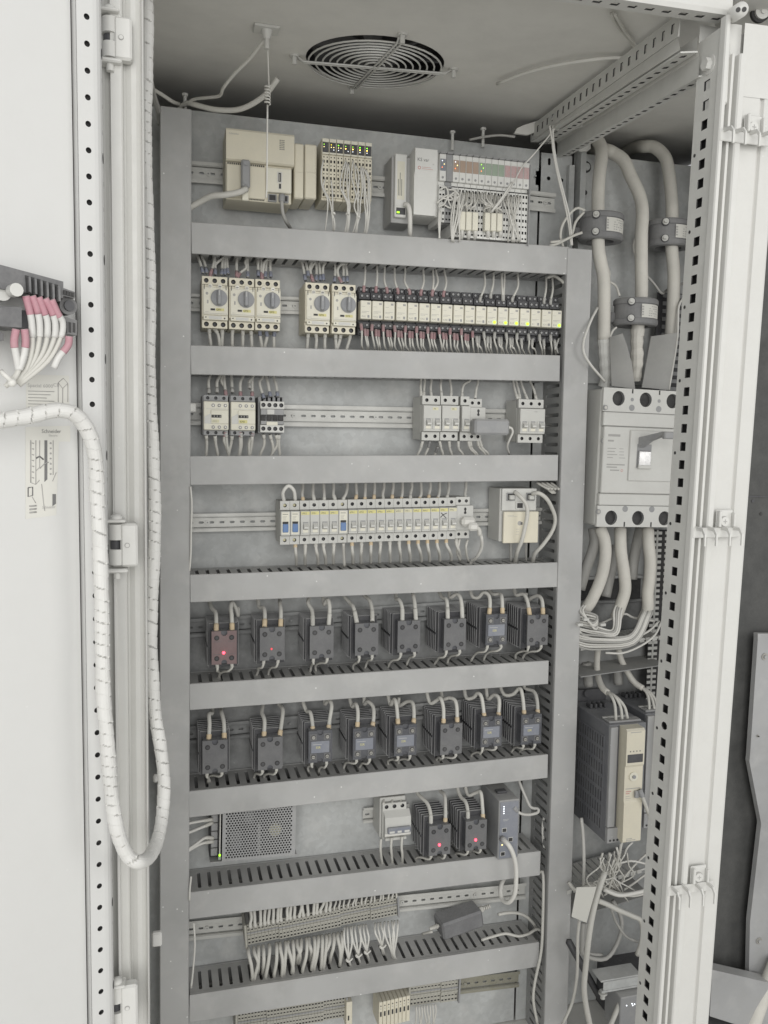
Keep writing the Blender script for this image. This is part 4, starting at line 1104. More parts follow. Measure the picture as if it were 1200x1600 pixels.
for dct, (ox, oy, z) in ((ssr_w, (280, 910, 3.75)), (ssr_w2, (590, 900, 3.87)), (ssr_w3, (280, 1060, 3.75)), (ssr_w4, (590, 1060, 3.87)), (ssr_w5, (560, 1210, 3.53))):
    for key, (wa, wb) in dct.items():
        for s_, wl in enumerate((wa, wb)):
            pts = Ppts(wl, ox, oy, z, 48, -9)
            pts = [pts[0]+Vector((0, 3, 16))]+pts
            tk = tan_keys.get(key, (0, 0))[s_]
            wire('relay_lead', pts, 3.7, 'wire', "%s white lead arching into the %s solid state relay, %s" % (("left", "right")[s_], nth(key[1]), rown[key[0]]), 'cable', 'leads into the tops of the solid state relays',
                 ends=[('tan' if tk else 'wire', 1, 15 if tk else 24, 4.6 if tk else 4.3)], n=9, sub=5)
# lower leads
for (row, i), (o, loc, kd) in SS.items():
    for s_ in (0, 1):
        xx = loc[0]+(9, 35)[s_]; z0 = loc[2]
        dx = R.uniform(-14, 4); dr_ = R.uniform(22, 30)
        pts = [(xx, -10, z0+2), (xx+R.uniform(-2, 2), -11, z0-8), (xx+dx*.4, -4, z0-dr_*.6), (xx+dx, 14, z0-dr_*.8), (xx+dx*1.3+R.uniform(-5, 5), 34, z0-dr_-6), (xx+dx*1.3, 45, z0-dr_-22)]
        wire('relay_lead', pts, 2.3, 'wire', "%s thin control lead under the %s relay, %s" % (("left", "right")[s_], nth(i), rown[row]), 'wire', 'thin leads under the solid state relays', ends=[('wire', 0, 11, 3.2)], n=7)

# ---- top row
q = UY(353, 309, -4); T = UY(354, 201, -4)
r = empty("programmable_controller", (q.x, -4, q.z), "cream programmable controller with ports and a grey plug", "controller")
hh = T.z-q.z; w1 = UY(459, 250, -4).x-q.x
b = MB(); b.box(0, w1-3, 6, 74, 0, hh*.57, 'cream', 1.5); b.build('body', r)
MB().prism([(-4, hh), (-6, hh*.97), (-6, hh*.56), (-2, hh*.54), (74, hh*.54), (74, hh)], 0, w1, 'cream', lambda a_, c_, d: (d, a_, c_)).build('top_cover', r)
b = MB(); b.box(1, w1*.58, 0, 5.9, 3, hh*.5, 'cream', 1.2); b.box(w1*.60, w1-4, -2, 5.9, hh*.14, hh*.5, 'creampale', 1.2); b.build('front_plate', r)
b = MB()
for i in range(18): b.box(3+i*3.6, 5+i*3.6, 5.2, 6.2, hh*.505, hh*.535, 'black')
for i in range(10): b.box(w1*.35+i*2.6, w1*.35+1.6+i*2.6, 5.2, 6.1, hh*.015, hh*.035, 'black')
b.build('vent_slot', r)
b = MB(); b.box(w1*.75, w1*.75+9, -3, -1.9, hh*.28, hh*.28+19, 'wirew', .5).box(w1*.75+2.2, w1*.75+6.8, -3.4, -2.9, hh*.28+2, hh*.28+17, 'black').box(w1*.75+3.6, w1*.75+5, -3.6, -3.3, hh*.28+3, hh*.28+15, 'screw')
b.build('usb_port', r)
MB().box(w1*.77, w1*.77+5.4, -2.6, -1.9, hh*.19, hh*.19+10, 'wirew', .3).box(w1*.77+1, w1*.77+4.4, -3, -2.5, hh*.19+1, hh*.19+9, 'black').build('usb_port', r)
for f_ in (.62, .80):
    MB().box(w1*f_, w1*f_+15, 1.2, 5.8, 1, 14, 'mgrey', .5).box(w1*f_+2, w1*f_+13, .8, 1.5, 3, 12, 'black').build('network_port', r)
b = MB(); 
for i in range(3):
    for j in range(6): b.box(w1*.78+i*3.2, w1*.78+2+i*3.2, -6.3, -5.95, hh*.76+j*3, hh*.76+1.6+j*3, 'ink')
b.build('status_mark', r)
text("Schneider", 4.2, (5, -6.2, hh*.91), r, 'inkl')
for i, (xa, xb_) in enumerate(((459, 474), (475.5, 494))):
    a_ = UY(xa, 309, 2); w_ = UY(xb_, 309, 2).x-a_.x; h_ = UY(xa, 222+i, 2).z-a_.z
    o = empty("extension_module", (a_.x+.5, 2, a_.z-1), ("narrow cream extension module touching the controller", "narrow cream extension module beside the terminal modules")[i], "module", "blank cream extension modules")
    MB().box(0, w_, 0, 72, 0, h_, 'cream', 2).box(1, w_-1, -1.6, 0, 1, h_*.48, 'cream', .8).build('body', o)
q = UY(376, 312, -10); t_ = UY(376, 252, -10)
o = empty("serial_plug", (q.x, -10, q.z), "grey screw-locked serial plug on the cream controller", "plug")
MB().box(0, 15, -14, 0, 18, t_.z-q.z, 'mgrey', 2.5).build('plug_body', o)
MB().box(2, 13, -6, 2, -2, 17.9, 'creampale', 1).build('bracket', o)
b = MB()
for z in (26, t_.z-q.z-7): b.cyl((7.5, -14, z), (0, -1, 0), 4, 2, 'mgrey', 12)
b.build('screw', o)
wire('serial_cable', Ppts([(372,405,-22),(330,425,-26),(250,440,-24),(185,445,-16),(130,470,-4),(60,510,8),(20,540,20)], 280, 180, 3.53), 5.2, 'wire', 'thick pale cable running left from the grey serial plug into the duct', 'cable', n=10)
wire('network_cable', Ppts([(567,440,-8),(566,480,-10),(572,540,-4),(592,590,10),(612,622,40),(616,650,50)], 280, 180, 3.53), 3.2, 'wireg', 'grey network cable under the cream controller', 'cable', ends=[('mgrey', 0, 12, 5.5)], n=8)
# slice io
a_ = UY(503, 311, 0); w_ = (UY(581, 318, 0).x-a_.x)/7
zt_ = UY(503, 214, 0).z; io_slope = (UY(581, 222, 0).z-UY(503, 214, 0).z)/(7*w_)
io0 = None
iolabels = ['ledg', 'ledo', 'ledg', 'ledg', 'ledo', 'ledg', 'ledg']
hh = zt_-a_.z
for i in range(7):
    loc = (a_.x+i*w_, 0, a_.z+io_slope*i*w_)
    l = "%s cream terminal slice from the left with a dark light window" % nth(i)
    if io0 is None:
        io0 = empty("terminal_module", loc, l, "terminal module", "cream terminal slices right of the controller")
        MB().box(0, w_-.5, 6, 70, 0, hh, 'cream', .8).box(.2, w_-.7, 1, 5.9, hh-7, hh-1, 'creampale', .5).build('body', io0)
        MB().box(1.4, w_-1.8, 2.6, 5.9, hh-24, hh-7.2, 'dark', .4).build('light_window', io0)
        b = MB(); b.box(.1, w_-.6, 1, 5.9, hh-27.5, hh-24.5, 'creampale', .6)
        cs = []
        nr = 5; zz0 = 4; zz1 = hh-30
        for j in range(nr):
            h_ = (zz1-zz0)/nr
            for c_ in (0, 1):
                u0 = .2+c_*(w_-.9)/2; u1 = u0+(w_-.9)/2
                cs.append((u0, zz0+j*h_, u1, zz0+j*h_+h_*.6, ((u0+u1)/2, zz0+j*h_+h_*.3, 1.5, 2.4, 'r')))
                cs.append((u0, zz0+j*h_+h_*.6, u1, zz0+(j+1)*h_, ((u0+u1)/2, zz0+j*h_+h_*.8, 1.0, 1.0, 'r')))
        b.perf((0, 2, 0), (1, 0, 0), (0, 0, 1), 4, cs, 'cream', 'black', back=False)
        b.build('terminal_face', io0); o = io0
        MB().box(.3, w_-.6, 5.9, 6.05, 4, hh-30, 'black').build('recess', io0)
    else: o = copy_tree(io0, loc, l)
    for j in range(3):
        kk_ = [iolabels[i], 'ledy', 'ledw'][j]
        if R.random() < .75: MB().box(2.5+R.choice((0, 4)), 4+R.choice((0, 0)) if False else 4.2+R.choice((0,)), 2.2, 2.6, hh-11-j*4, hh-12.2-j*4, kk_).build('indicator_light', o) if False else MB().cyl((3.5+R.choice((0, 4.5)), 2.6, hh-11-j*4.2), (0, -1, 0), .75, .4, kk_, 8).build('indicator_light', o)
# wires from the slices
iow = [[(795,245),(783,320),(790,400),(820,480),(822,635)],[(805,350),(795,400),(830,470),(845,560),(870,640)],[(838,360),(845,430),(848,540),(858,600),(872,640)],
 [(920,250),(895,330),(890,400),(925,480),(928,545),(938,642)],[(925,260),(912,340),(905,420),(930,480),(932,545),(930,645)],[(932,270),(925,350),(930,430),(942,500),(935,560),(944,645)],[(935,280),(940,350),(932,450),(940,560),(948,645)],
 [(960,250),(950,330),(965,400),(985,480),(982,560),(975,645)],[(968,270),(975,350),(990,430),(985,500),(985,570),(990,648)],[(975,280),(990,330),(985,420),(965,500),(985,570),(998,648)],[(1000,300),(1010,400),(1000,480),(992,570),(985,645)],
 [(1005,280),(1020,340),(1030,450),(1040,560),(1050,650)],[(1015,290),(1040,350),(1042,450),(1035,550),(1045,650)],[(1030,300),(1050,360),(1050,460),(1048,560),(1055,650)],[(1000,290),(1018,380),(1022,480),(1030,580),(1040,650)]]
for i, l in enumerate(iow):
    pts = Ppts(l, 280, 180, 3.53, -2, -14); pts[-1].y = 20; pts.append(pts[-1]+Vector((0, 25, -14)))
    wire('wire', pts, 1.35, 'wirew', "%s thin white wire from the left, dropping from the cream terminal slices" % nth(i), 'wire', 'wires of the cream terminal slices', n=6)
for x, y in ((930, 545), (987, 565), (850, 545)):
    q = UY(280+x/3.53, 180+y/3.53, -10); o = MB().cyl((q.x-0, q.y, q.z-1.5), (0, 0, 1), 4.2, 3, 'wirew', 10).box(q.x-2, q.x+2, q.y-8, q.y-3.6, q.z-2, q.z+2, 'wirew', .6).build('cable_tie')
    tag(o, {930: "white tie round the middle bundle of terminal slice wires", 987: "white tie round the right bundle of terminal slice wires", 850: "white tie round the left thin wires of the terminal slices"}[x], "cable tie", "white cable ties")
# network module left of the bus controller
q = UY(619, 338, 12); r = empty("network_module", (q.x-2, 12, q.z), "narrow grey network module with a green port light", "module")
hh = UY(619, 238, 12).z-q.z; w_ = UY(637, 300, 12).x-q.x
MB().box(-4, w_+16, 14, 68, -8, hh-2, 'duct', 1).build('housing', r)
MB().box(0, w_+1, 4, 13.9, 0, hh, 'busg', 1.2).build('front_plate', r)
b = MB().box(4, w_-3, 3.7, 4, hh*.28, hh*.88, 'creampale'); 
for i in range(3): b.box(6+i*3, 7+i*3, 3.5, 3.7, hh*.34, hh*(.6+.1*(i % 2)), 'ink')
b.build('label_strip', r)
MB().box(3, w_-1, 3.2, 4.3, 5, 17, 'dark', .4).box(4, 9, 2.7, 3.2, 7, 10, 'ledg').build('port', r)
wire('network_cable', Ppts([(128,440,2),(148,442,-4),(160,480,-6),(163,560,-2),(162,632,16),(162,650,40)], 600, 210, 4), 4.4, 'wirew', 'white network cable with a bend under the narrow grey module', 'cable', n=9)
# grey bus controller and its slices
q = UY(646, 335, -2); Tt = UY(651, 232, -2)
r = empty("bus_controller", (q.x, -2, q.z), "wide grey bus controller with coloured terminal slices and many wires", "controller")
hh = Tt.z-q.z; xb1 = UY(826, 300, -2).x-q.x; sl = math.atan2(UY(826, 251, -2).z-Tt.z, xb1)
r.rotation_euler = (0, -sl, 0)
wh = 48
MB().box(0, wh, 6, 66, 0, hh, 'busg', 1.2).build('housing', r)
MB().prism([(0, hh), (-6, hh-1), (-6, hh*.66), (-1, hh*.58), (-1, 0), (5.9, 0), (5.9, hh)], 0, wh-6, 'busg', lambda a_, c_, d: (d, a_, c_)).build('front_plate', r)
text("KS var", 8.4, (4, -6.2, hh*.80), r, 'ink'); text("io", 4, (33, -6.2, hh*.76), r, 'inkl')
b = MB().cyl((8, -6, hh*.70), (0, -1, 0), 3, .2, 'inkr', 12).cyl((8, -6.2, hh*.70), (0, -1, 0), 1.8, .1, 'busg', 12); b.box(13, 30, -6.2, -6, hh*.71, hh*.715, 'inkr').box(13, 34, -6.2, -6, hh*.685, hh*.69, 'inkr'); b.build('logo', r)
ns = 14; sw_ = (xb1-wh)/ns
cols = ['bluep', None, 'orange', 'orange', 'orange', 'orange', 'green', 'green', 'green', 'green', 'rose', 'rose', 'rose', 'rose']
tz0 = -16
smesh = {}
for i in range(ns):
    x0_ = wh+i*sw_; kc = cols[i]; long_ = i >= 2
    z0_ = -10 if i < 2 else -34+0.0*i
    if i not in smesh or True:
        key = (kc is None, i >= 2)
        if key not in smesh:
            b = MB(); kb = 'mgrey' if kc is None else 'busg'
            b.box(.2, sw_-.3, 6, 62, z0_, hh-3, kb, .5); b.box(.2, sw_-.3, -2, 5.9, hh*.55, hh-5, kb, .6)
            cs = []; nr = int((hh*.52-z0_)/11)
            for j in range(nr):
                for c_ in (0, 1):
                    u0 = .3+c_*(sw_-.8)/2; u1 = u0+(sw_-.8)/2; zz = z0_+1+j*11
                    cs.append((u0, zz, u1, zz+11, ((u0+u1)/2, zz+5.5, 1.7, 2.6 if j % 2 else 1.6, 'r')))
            b.perf((0, 1.5, 0), (1, 0, 0), (0, 0, 1), 4, cs, kb, 'black', back=False); b.box(.4, sw_-.5, 5.6, 5.9, z0_, hh*.5, 'black')
            b.box(1, sw_-1, -6, 20, hh-4.8, hh-2, 'mgrey', .4)
            b.cyl((sw_/2, -2.1, hh*.60), (0, -1, 0), 2.2, .6, 'mgrey', 10)
            smesh[key] = b.mesh('terminal_slice')
    o = bpy.data.objects.new('terminal_slice', smesh[(kc is None, i >= 2)]); COL.objects.link(o); o.parent = r; o.location = (x0_*S, 0, 0)
    if kc:
        MB().box(1, sw_-1, -3.2, -2, hh*.70, hh*.88, kc, .4).build('colour_window', o)
        for j in range(3 if i in (0, 2, 6) else 0): MB().cyl((sw_*(.35+.3*(j % 2)), -3.2, hh*(.85-.05*j)), (0, -1, 0), .9, .4, ('ledw', 'ledy', 'ledo')[j] if i != 6 else ('ledg', 'ledg', 'ledo')[j], 8).build('indicator_light', o)
    if kc == 'rose':
        b = MB()
        for j in range(5): b.cyl((R.uniform(2.5, sw_-2.5), -3.25, hh*(.72+.03*j)), (0, -1, 0), .9, .1, 'inkr', 6)
        b.build('print_line', o)
MB().box(xb1, xb1+2.5, -3, 62, -40, hh-8, 'mgrey', .6).build('end_plate', r)
# its wires
def px4(l, **k): return Ppts(l, 600, 210, 4, **k)
ksw = []
for i in range(34):
    xt = 440+i*12.4; yt = 345+i*1.0+R.uniform(0, 20)
    if xt < 595: xb = 425+(i*3.2) if i < 5 else R.choice((470, 490, 515, 540, 565, 585)); 
    elif xt < 745: xb = R.uniform(630, 740)
    else: xb = R.uniform(755, 850)
    yb = 480+R.uniform(-5, 15) if (470 < xb < 590 or 630 < xb < 742) else 665
    mid = (xt+xb)/2+R.uniform(-16, 16)
    l = [(xt, yt, 0), (xt+R.uniform(-8, 4), yt+40, -14), (mid, (yt+yb)/2+15, -20-R.uniform(0, 6)), (xb+R.uniform(-6, 6), yb-25, -16), (xb, yb, -8), (xb, yb+12, 14 if yb > 600 else -8)]
    wire('wire', px4(l), 1.5, 'wirew' if R.random() < .6 else 'wire', "%s thin wire from the left among those leaving the coloured slices" % nth(i), 'wire', 'wires of the grey bus controller', n=6)
for i, l in enumerate([[(355,400),(400,380),(440,385),(470,400),(455,420)],[(330,430),(370,400),(420,410),(475,385)],[(350,345),(385,330),(400,370),(380,430),(340,455)],[(375,440),(420,460),(400,400),(440,360)],[(345,470),(342,560),(348,650)],[(352,480),(350,560),(345,650)],[(400,345),(440,350),(470,390),(440,410),(410,380)]]):
    wire('wire', px4(l, Y0=-8, Y1=-12), 1.7, 'wirew', "%s loose curled white wire left of the bus controller's marker blocks" % nth(i), 'wire', 'loose curls at the bus controller', n=6)
for i, (x0_, x1_) in enumerate(((470, 510), (511, 550), (551, 590), (628, 666), (667, 704), (705, 742))):
    a_ = UY(600+x0_/4, 210+(595+i*1.5)/4, -16); w_ = UY(600+x1_/4, 210+595/4, -16).x-a_.x-.4; h_ = UY(600+x0_/4, 210+(478+i*2.5)/4, -16).z-a_.z
    o = empty("wire_marker_block", (a_.x, -16, a_.z), "%s large white wire marker block hanging below the bus controller" % nth(i), "wire marker", "large white wire markers")
    MB().box(0, w_, 0, 9, 0, h_, 'creampale', 1.2).build('block', o)
    b = MB().box(-.0, .5, -.3, 0, 1, h_-1, 'inkl').build('edge_line', o)
    xx = (x0_+x1_)/2+R.uniform(-4, 4)
    wire('cable', px4([(xx, 590, -11), (xx+R.uniform(-6, 6), 625, -6), (xx-8, 665, 15), (xx-8, 690, 40)]), 3.6, 'wirew', "white cable under the %s large wire marker block" % nth(i), 'cable', 'cables under the large wire markers', n=8)

# ---- row 6 devices
# mesh power supply
qb = UY(346.7, 1346, 28); qt = UY(346.7, 1262, 28); qr = UY(461, 1335, 28)
r = empty("power_supply", (qb.x, 28, qb.z), "perforated metal power supply with a green light and side terminals", "power supply")
sl = math.atan2(qr.z-qb.z, qr.x-qb.x); r.rotation_euler = (0, -sl, 0)
Wp = qr.x-qb.x; Hp = qt.z-qb.z+26
b = MB(); cs = []; px_ = 5.4; py_ = 4.7; nx = int((Wp-12)/px_); nz = int((Hp-8)/py_)
for j in range(nz):
    off = px_/2 if j % 2 else 0
    for i in range(nx):
        u0 = 5+off+i*px_; cs.append((u0, 4+j*py_, u0+px_, 4+(j+1)*py_, (u0+px_/2, 4+(j+.5)*py_, 1.95, 1.95, '6')))
b.perf((0, 0, 0), (1, 0, 0), (0, 0, 1), 1, cs, 'trim', 'dark', outer=False, back=False)
b.box(0, 5, 0, 1, 0, Hp, 'trim').box(5.1, Wp, 0, 1, 0, 3.9, 'trim').box(5+nx*px_+px_/2, Wp, 0, 1, 4, Hp, 'trim').box(5, Wp, 0, 1, 4+nz*py_+.1, Hp, 'trim')
for j in range(nz):
    if j % 2: b.box(5, 5+px_/2, 0, 1, 4+j*py_, 4+(j+1)*py_, 'trim')
    else: b.box(5+nx*px_, 5+nx*px_+px_/2, 0, 1, 4+j*py_, 4+(j+1)*py_, 'trim')
mc = b.build('mesh_cover', r); mc['kind'] = 'stuff'
MB().box(0, Wp, 15, 60, 0, Hp, 'black').box(Wp-1, Wp, 1.1, 21.9, 0, Hp, 'trim').box(0, Wp-1.1, 1.1, 21.9, Hp-1, Hp, 'trim').box(-22, Wp+4, 1.1, 60, -2, -.3, 'trim').build('case', r)
b = MB().cyl((Wp*.72, 4, Hp*.38), (0, 1, 0), 12, 10, 'yellowp', 18).box(Wp*.3, Wp*.42, 7, 14, Hp*.5, Hp*.8, 'mgrey').cyl((Wp*.34, 4, Hp*.86), (0, 1, 0), 7, 10, 'yellowp', 12).box(Wp*.12, Wp*.26, 8, 14, Hp*.15, Hp*.4, 'mgrey').box(Wp*.48, Wp*.52, 5, 14, Hp*.05, Hp*.5, 'lgrey'); b.build('inner_component', r)
b = MB().box(-22, -1, 20, 60, 0, Hp, 'dark', 1); b.box(-5, -3, 2, 20, 2, Hp, 'wirew', .4)
for i in range(7): b.box(-20, -8, 12, 19.8, 6+i*Hp/8, 4+(i+1)*Hp/8, 'mgrey', .8)
b.build('terminal_row', r)
MB().box(-6, -2.5, 0, 1.8, 10, 14, 'ledg', .4).box(-7, -2, .2, 1.9, 3, 9, 'green', .3).build('indicator_light', r)
for i, l in enumerate([[(195,225),(130,235),(50,250),(30,252)],[(195,245),(150,265),(90,290),(45,308)],[(200,335),(150,335),(100,370),(50,405)],[(200,355),(140,365),(95,385),(50,412)]]):
    wire('wire', Ppts(l, 280, 1220, 3.75, 40, 10), 2.8, 'wirew', "%s white wire from the top running left from the mesh power supply" % nth(i), 'wire', 'wires of the mesh power supply', ends=[('wire', 0, 18, 3.6)])
# three pole with blue handle
q = UY(596, 1316, 8); r = empty("circuit_breaker", (q.x, 8, q.z), "grey three-pole breaker with a blue-grey handle bar", "circuit breaker")
MB().box(0, 52, 16, 66, 2, 82, 'mcb', 1).build('body', r)
b = MB(); holes_row(b, 3, 51, 60, 74, 3, 6, 6, 4, 'mcb'); b.build('terminal_cap', r)
MB().prism([(6, 60), (-6, 50), (-8, 36), (-8, 14), (0, 8), (6, 8)], 5, 57, 'mcb', lambda a_, c_, d: (d, a_, c_)).box(3, 50, 6.1, 15.9, 4, 59.9, 'mcb').build('front_case', r)
MB().box(9, 55, -15, -8.1, 21, 33, 'bluep', 1.4).box(12, 22, -15.6, -15, 23, 27, 'lgrey').box(28, 36, -15.6, -15, 23, 27, 'lgrey').box(42, 52, -15.6, -15, 23, 27, 'lgrey').build('handle', r)
MB().box(4, 55, -9.5, -7.9, 14.5, 20, 'wirew', .6).box(7, 50, -3, 4, 2, 7.5, 'mcb', 1).build('lower_lip', r)
for i in range(3):
    wire('wire', Ppts([(125+i*58, 355-i*6, 0), (122+i*58, 400, 0), (124+i*59, 440, 8), (135+i*54, 510-i*4, 40), (136+i*54, 530, 50)], 560, 1210, 3.53), 2.6, 'wire', "%s white wire under the blue-grey handled breaker" % nth(i), 'wire', 'wires of the blue-grey handled breaker')
    wire('wire', Ppts([(145+i*48, 100-i*6, 45), (140+i*48, 130, 30), (138+i*47, 165, 14)], 560, 1210, 3.53), 2.8, 'wire', "%s white wire above the blue-grey handled breaker" % nth(i), 'wire', 'wires of the blue-grey handled breaker')
# blue network switch
q = UY(777.5, 1344, -18); r = empty("network_switch", (q.x, -18, q.z), "grey network switch with a blue-grey front and small white lights", "switch")
w_ = UY(810.5, 1300, -18).x-q.x; hh = UY(777, 1252, -18).z-q.z
MB().box(0, w_, 0, 92, 0, hh, 'mgrey', 1.5).box(w_*.2, w_*.7, 30, 46, hh+.1, hh+5, 'dark', 1.5).build('case', r)
MB().box(2.4, w_-2.4, -1.2, -.05, 3, hh-3, 'bluep', .5).build('front_plate', r)
b = MB()
for i in range(4): b.box(9, 11, -1.7, -1.2, hh-13-i*4.6, hh-11-i*4.6, 'ledw')
b.build('indicator_light', r)
for (x, z) in ((11, hh*.5), (25, hh*.33), (9, hh*.10)): MB().box(x-4, x+6, -1.8, -1.2, z-4, z+5, 'lgrey', .3).box(x-3, x+5, -2.1, -1.8, z-3, z+4, 'black').build('network_port', r)
MB().box(7, 9, -2.2, -1.3, hh*.33, hh*.33+2, 'ledy').box(7, 9, -2.2, -1.3, hh*.25, hh*.25+2, 'ledy').build('indicator_light', r)
b = MB(); seg7(b, 9, hh*.68, 14, -1.2, 'lgrey', 2, 2.5); b.build('print_line', r)
wire('network_cable', Ppts([(790,352,-22),(825,385,-40),(850,430,-40),(868,500,-36),(870,580,-32),(862,660,-26),(830,705,-14),(795,690,5),(783,640,20),(795,590,34),(815,560,44)], 560, 1210, 3.53), 4.6, 'wirew', 'white network cable looping down in front of the duct from the blue-grey switch', 'cable', ends=[('mgrey', 0, 10, 6)], n=10)
wire('network_cable', Ppts([(858,180,-18),(885,210,-14),(930,222,0),(985,212,14),(990,190,20),(950,180,30),(920,120,44),(895,60,54),(885,30,60)], 560, 1210, 3.53), 3.0, 'wirew', 'thin white cable curving from the top of the blue-grey switch to the duct wall', 'cable', ends=[('mgrey', 0, 12, 5)])

# ---- terminal strips
def strip_term(name, l, xa, ya0, ya1, xb, yb0, yb1, n, label, Y=22):
    a_ = UY(xa, ya1, Y); t0 = UY(xa, ya0, Y); c_ = UY(xb, yb1, Y); h_ = t0.z-a_.z; ang = math.atan2(c_.z-a_.z, c_.x-a_.x); ln = (c_-a_).length
    root = empty("terminal_strip", (a_.x, Y, a_.z), label, "terminal strip", "grey terminal strips"); root.rotation_euler = (0, -ang, 0)
    w = ln/n; b = MB(); b.box(.15, w-.15, 10, 52, 0, h_, 'ssr' if False else 'mgrey', .4)
    cs = []
    for j, (z0, z1, hz) in enumerate(((0, .2, 1.6), (.2, .34, 1.2), (.66, .8, 1.2), (.8, 1, 1.6))):
        cs.append((.2, z0*h_, w-.2, z1*h_, (w/2, (z0+z1)/2*h_, w*.29, hz, 'r')))
    cs.append((.2, .34*h_, w-.2, .66*h_, None))
    b.perf((0, 6, 0), (1, 0, 0), (0, 0, 1), 3.8, cs, 'term', 'black', back=False); b.box(.3, w-.3, 9.2, 9.8, 0, h_, 'black')
    b.box(.15, w-.15, 3.5, 5.9, .40*h_, .47*h_, 'term', .3); b.box(.15, w-.15, 3.5, 5.9, .55*h_, .61*h_, 'mgrey', .3)
    me = b.mesh('terminal')
    for i in range(n):
        o = bpy.data.objects.new('terminal', me); COL.objects.link(o); o.parent = root
        o.location = (i*w*S, (0 if (i//9) % 3 else 3)*S, 0)
    MB().box(-5, -.5, 2, 60, -4, h_+3, 'term', 1).build('end_stop', root)
    MB().box(n*w+.5, n*w+4, 0, 56, -3, h_+2, 'mgrey', .6).build('end_stop', root)
    return root
strip_term('', '', 388, 1449, 1481, 622, 1400, 1432, 44, "long grey terminal strip with thick pale wires hanging from both sides", Y=18)
for i in range(34):
    f_ = i/33; x_ = 392+f_*228+R.uniform(-1.5, 1.5); ytop = 1446-f_*47
    q = UY(x_, ytop+4, 20); e = UY(x_+R.uniform(-4, 4), ytop-24-(8 if f_ < .5 else 0), 34)
    thick = f_ < .55
    wire('wire', [q, q+Vector((R.uniform(-2, 2), -2, 8)), (q+e)/2+Vector((R.uniform(-3, 3), -5, 2)), e, e+Vector((0, 10, 16))], 3.0 if thick else 2.0, 'wire', "%s wire from the left above the long terminal strip" % nth(i), 'wire', 'wires above the long terminal strip', n=7, ends=[('wire', 0, 14, 3.6)] if thick else [])
lw = [(405,425,610),(437,460,560),(465,440,610),(492,490,560),(527,505,600),(570,555,590),(590,600,590),(622,612,580),(640,665,570),(665,660,570),(690,705,500),(715,690,500),(745,722,565),(760,770,480),(790,775,550),(815,790,550),(835,830,545),(860,845,545),(880,850,480),(905,885,495),(930,940,525),(955,945,505)]
for i, (xt, xb_, yb_) in enumerate(lw):
    yt = 425-(xt-405)*0.17
    l = [(xt, yt-6, 20), (xt+R.uniform(-3, 5), yt+25, 4), ((xt+xb_)/2+R.uniform(4, 12), (yt+yb_)/2, -4), (xb_+4, yb_-30, 6), (xb_, yb_, 34), (xb_-4, yb_+8, 52)]
    wire('wire', Ppts(l, 280, 1370, 3.75), 3.3, 'wire', "%s thick pale wire from the left below the long terminal strip" % nth(i), 'wire', 'thick wires below the long terminal strip', n=8)
lw2 = [(970,990,485),(985,992,490),(1000,995,490),(1015,1045,460),(1030,1048,465),(1050,1050,470),(1065,1095,440),(1080,1098,445),(1095,1100,445)]
lw3 = [(1150,1180,405),(1165,1185,410),(1180,1190,410),(1205,1240,440),(1225,1245,445),(1245,1250,450),(1262,1255,455),(1280,1260,455)]
for i, (xt, xb_, yb_) in enumerate(lw2+lw3):
    yt = 300-(xt-970)*0.13
    bow = -8 if i % 3 == 0 else 14 if i % 3 == 2 else 2
    l = [(xt, yt-4, 20), (xt+bow*.5, yt+30, 4), (xt*.6+xb_*.4+bow, (yt+yb_)/2, -2), (xb_, yb_-12, 6), (xb_+8, yb_+22, 20), (xb_+14, yb_+50, 48)]
    wire('wire', Ppts(l, 280, 1370, 3.75), 2.0, 'wirew', "%s thin white wire from the left in the tied bundles below the long strip" % nth(i), 'wire', 'tied thin wires below the long strip', n=7)
for i, (x, y) in enumerate(((992, 488), (1048, 462), (1098, 442), (1188, 410))):
    q = UY(280+x/3.75, 1370+y/3.75, 4); o = MB().cyl((q.x-1, q.y, q.z-2), (.3, 0, 1), 5.2, 4.5, 'wirew', 10).tube([q+Vector((-6, -5, 6)), q+Vector((0, -6, 1)), q+Vector((7, -5, 6))], 1.6, 'wirew', 6, 2).build('cable_tie')
    tag(o, "%s white tie from the left below the long terminal strip" % nth(i), "cable tie", "white cable ties")
strip_term('', '', 372, 1588, 1622, 540, 1557, 1594, 34, "lowest terminal strip, left part at the bottom edge", Y=18)
strip_term('', '', 642, 1540, 1577, 716, 1529, 1566, 14, "lowest terminal strip, right part beside the olive rail", Y=18)
a_ = UY(593, 1597, 14)
for i in range(8):
    q = UY(592+i*6.1, 1601-i*1.5, 12); o = empty("fuse_terminal", (q.x, 12, q.z), "%s beige fuse terminal from the left at the bottom edge" % nth(i), "fuse terminal", "beige fuse terminals at the bottom")
    MB().box(0, 7.4, 0, 50, -8, 46, 'cream', .8).build('body', o); MB().box(2, 5.4, -.6, .1, 16, 26, 'black', .3).cyl((3.7, .1, 38), (0, -1, 0), 1.4, .3, 'black', 8).cyl((3.7, .1, 32), (0, -1, 0), 1.1, .3, 'inkl', 8).build('window', o)
q = UY(541, 1598, 12); o = empty("fuse_terminal", (q.x, 12, q.z-8), "single beige fuse terminal standing left of the group of eight", "fuse terminal"); MB().box(0, 12, 0, 50, -4, 50, 'cream', .8).build('body', o); MB().box(3, 6, -.6, .1, 12, 22, 'black', .3).build('window', o)
